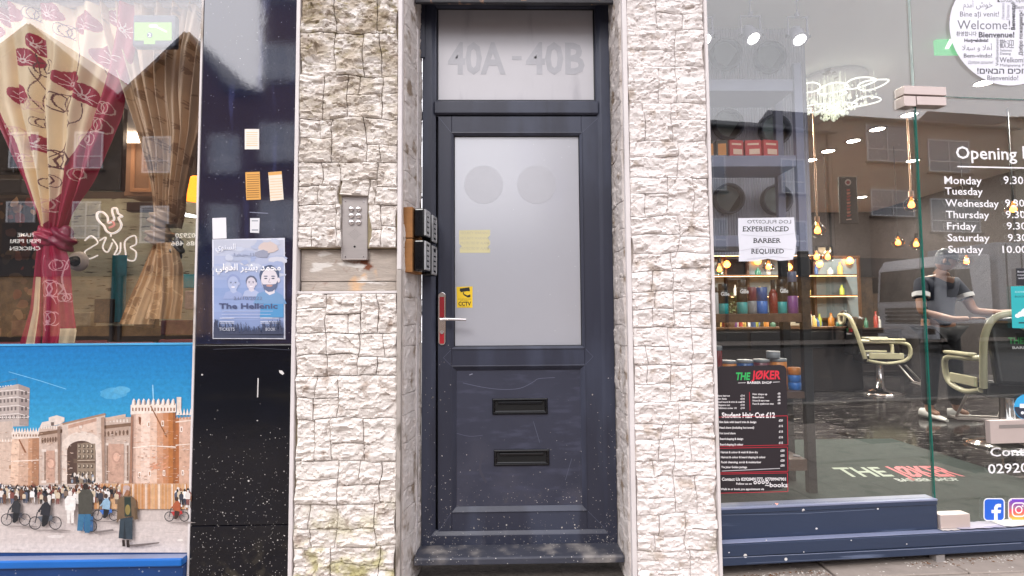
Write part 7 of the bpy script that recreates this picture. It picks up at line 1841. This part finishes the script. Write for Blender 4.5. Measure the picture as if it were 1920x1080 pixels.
# fine scratches on the lower door panel
a=Art(W,YD+.012+.0157)
a.line(spline([(868,718),(905,726),(940,730),(975,728),(1000,716),(1010,710),(1040,708)],4),1.0,'5c6074'); a.line(spline([(855,812),(880,818),(905,816)],4),.9,'54586c'); a.line([(880,703),(886,701)],1.6,'8d90a0'); a.line(spline([(905,850),(900,880),(912,905)],4),5,'3c3d4a'); a.line([(1000,790),(1012,830)],.8,'555a6c'); a.line([(1060,900),(1072,860)],.8,'555a6c')
o=a.build('scratch_marks',m_print,door); o.location=-DB; o['kind']='stuff'

# flecks of pale paint spattered low on the door and on the black pilaster
def flecks(n_, fx, fy, d, par, loc, r0=.3, r1=1.05, excl=None, cols=('c4c0ba','a39e98','dcd8d2','817d7a','8f8a86')):
    a=Art(W,d,step=0); k=0
    while k<n_:
        x,y=fx(),fy()
        if excl and excl(x,y): continue
        k+=1; r_=rg.uniform(r0,r1)*(1 if rg.random()<.8 else 1.5); a.ell(x,y,r_,r_*rg.uniform(.5,1),rg.choice(cols),ang=rg.uniform(0,3),n=6,jit=.3)
    o=a.build('paint_flecks',m_print,par); o.location=loc; o['kind']='stuff'
low=lambda a,b,p: (lambda: b-(b-a)*rg.random()**p)
flecks(65,lambda:795+22*rg.random(),low(600,1018,2.2),YD-.0006,door,-DB); flecks(60,lambda:1137+18*rg.random(),low(700,1018,2.0),YD-.0006,door,-DB); flecks(60,lambda:rg.uniform(795,1155),lambda:rg.uniform(1004,1020),YD-.0006,door,-DB)
flecks(50,lambda:rg.uniform(824,846),low(640,990,1.8),LY-.0006,door,-DB); flecks(40,lambda:rg.uniform(850,1100),lambda:rg.uniform(962,992),LY-.0006,door,-DB); flecks(30,lambda:rg.uniform(1107,1128),low(700,990,1.6),LY-.0006,door,-DB)
flecks(70,lambda:rg.uniform(862,1092),low(800,942,1.9),LY+.0154,door,-DB,r1=.9,excl=lambda x,y: 924<x<1032 and y<876)
flecks(300,lambda:rg.uniform(368,544),low(800,1080,1.3),-.0126,pil,(-(xa-.23),-.1,.1),r0=.25,r1=.95)
# worn lines on the stall riser
a=Art(RS,-.0145); a.line([(1354,966),(1500,963),(1640,955)],.7,'6d7890'); a.line([(1440,950),(1756,940.5)],.8,'8b93a8'); a.ell(1646,954,2,1.6,'d8d8dc',n=8); a.ell(1531,991,2.2,1.8,'d8d8dc',n=8)
o=a.build('wear_marks',m_print,rb); o.location=(0,0,-zl0); o['kind']='stuff'
a=Art(RS,-.0525); a.line([(1356,1046),(1520,1038.5),(1700,1030),(1915,1018)],.9,'8b93a8'); a.line([(1400,1056),(1600,1046)],.6,'6d7890')
for x,y in ((1367,1036),(1437,1013),(1507,1035),(1596,1013),(1700,1020)): a.ell(x,y,1.4,1.2,'cfd0d6',n=7)
o=a.build('wear_marks',m_print,rb); o.location=(0,0,-zl0); o['kind']='stuff'
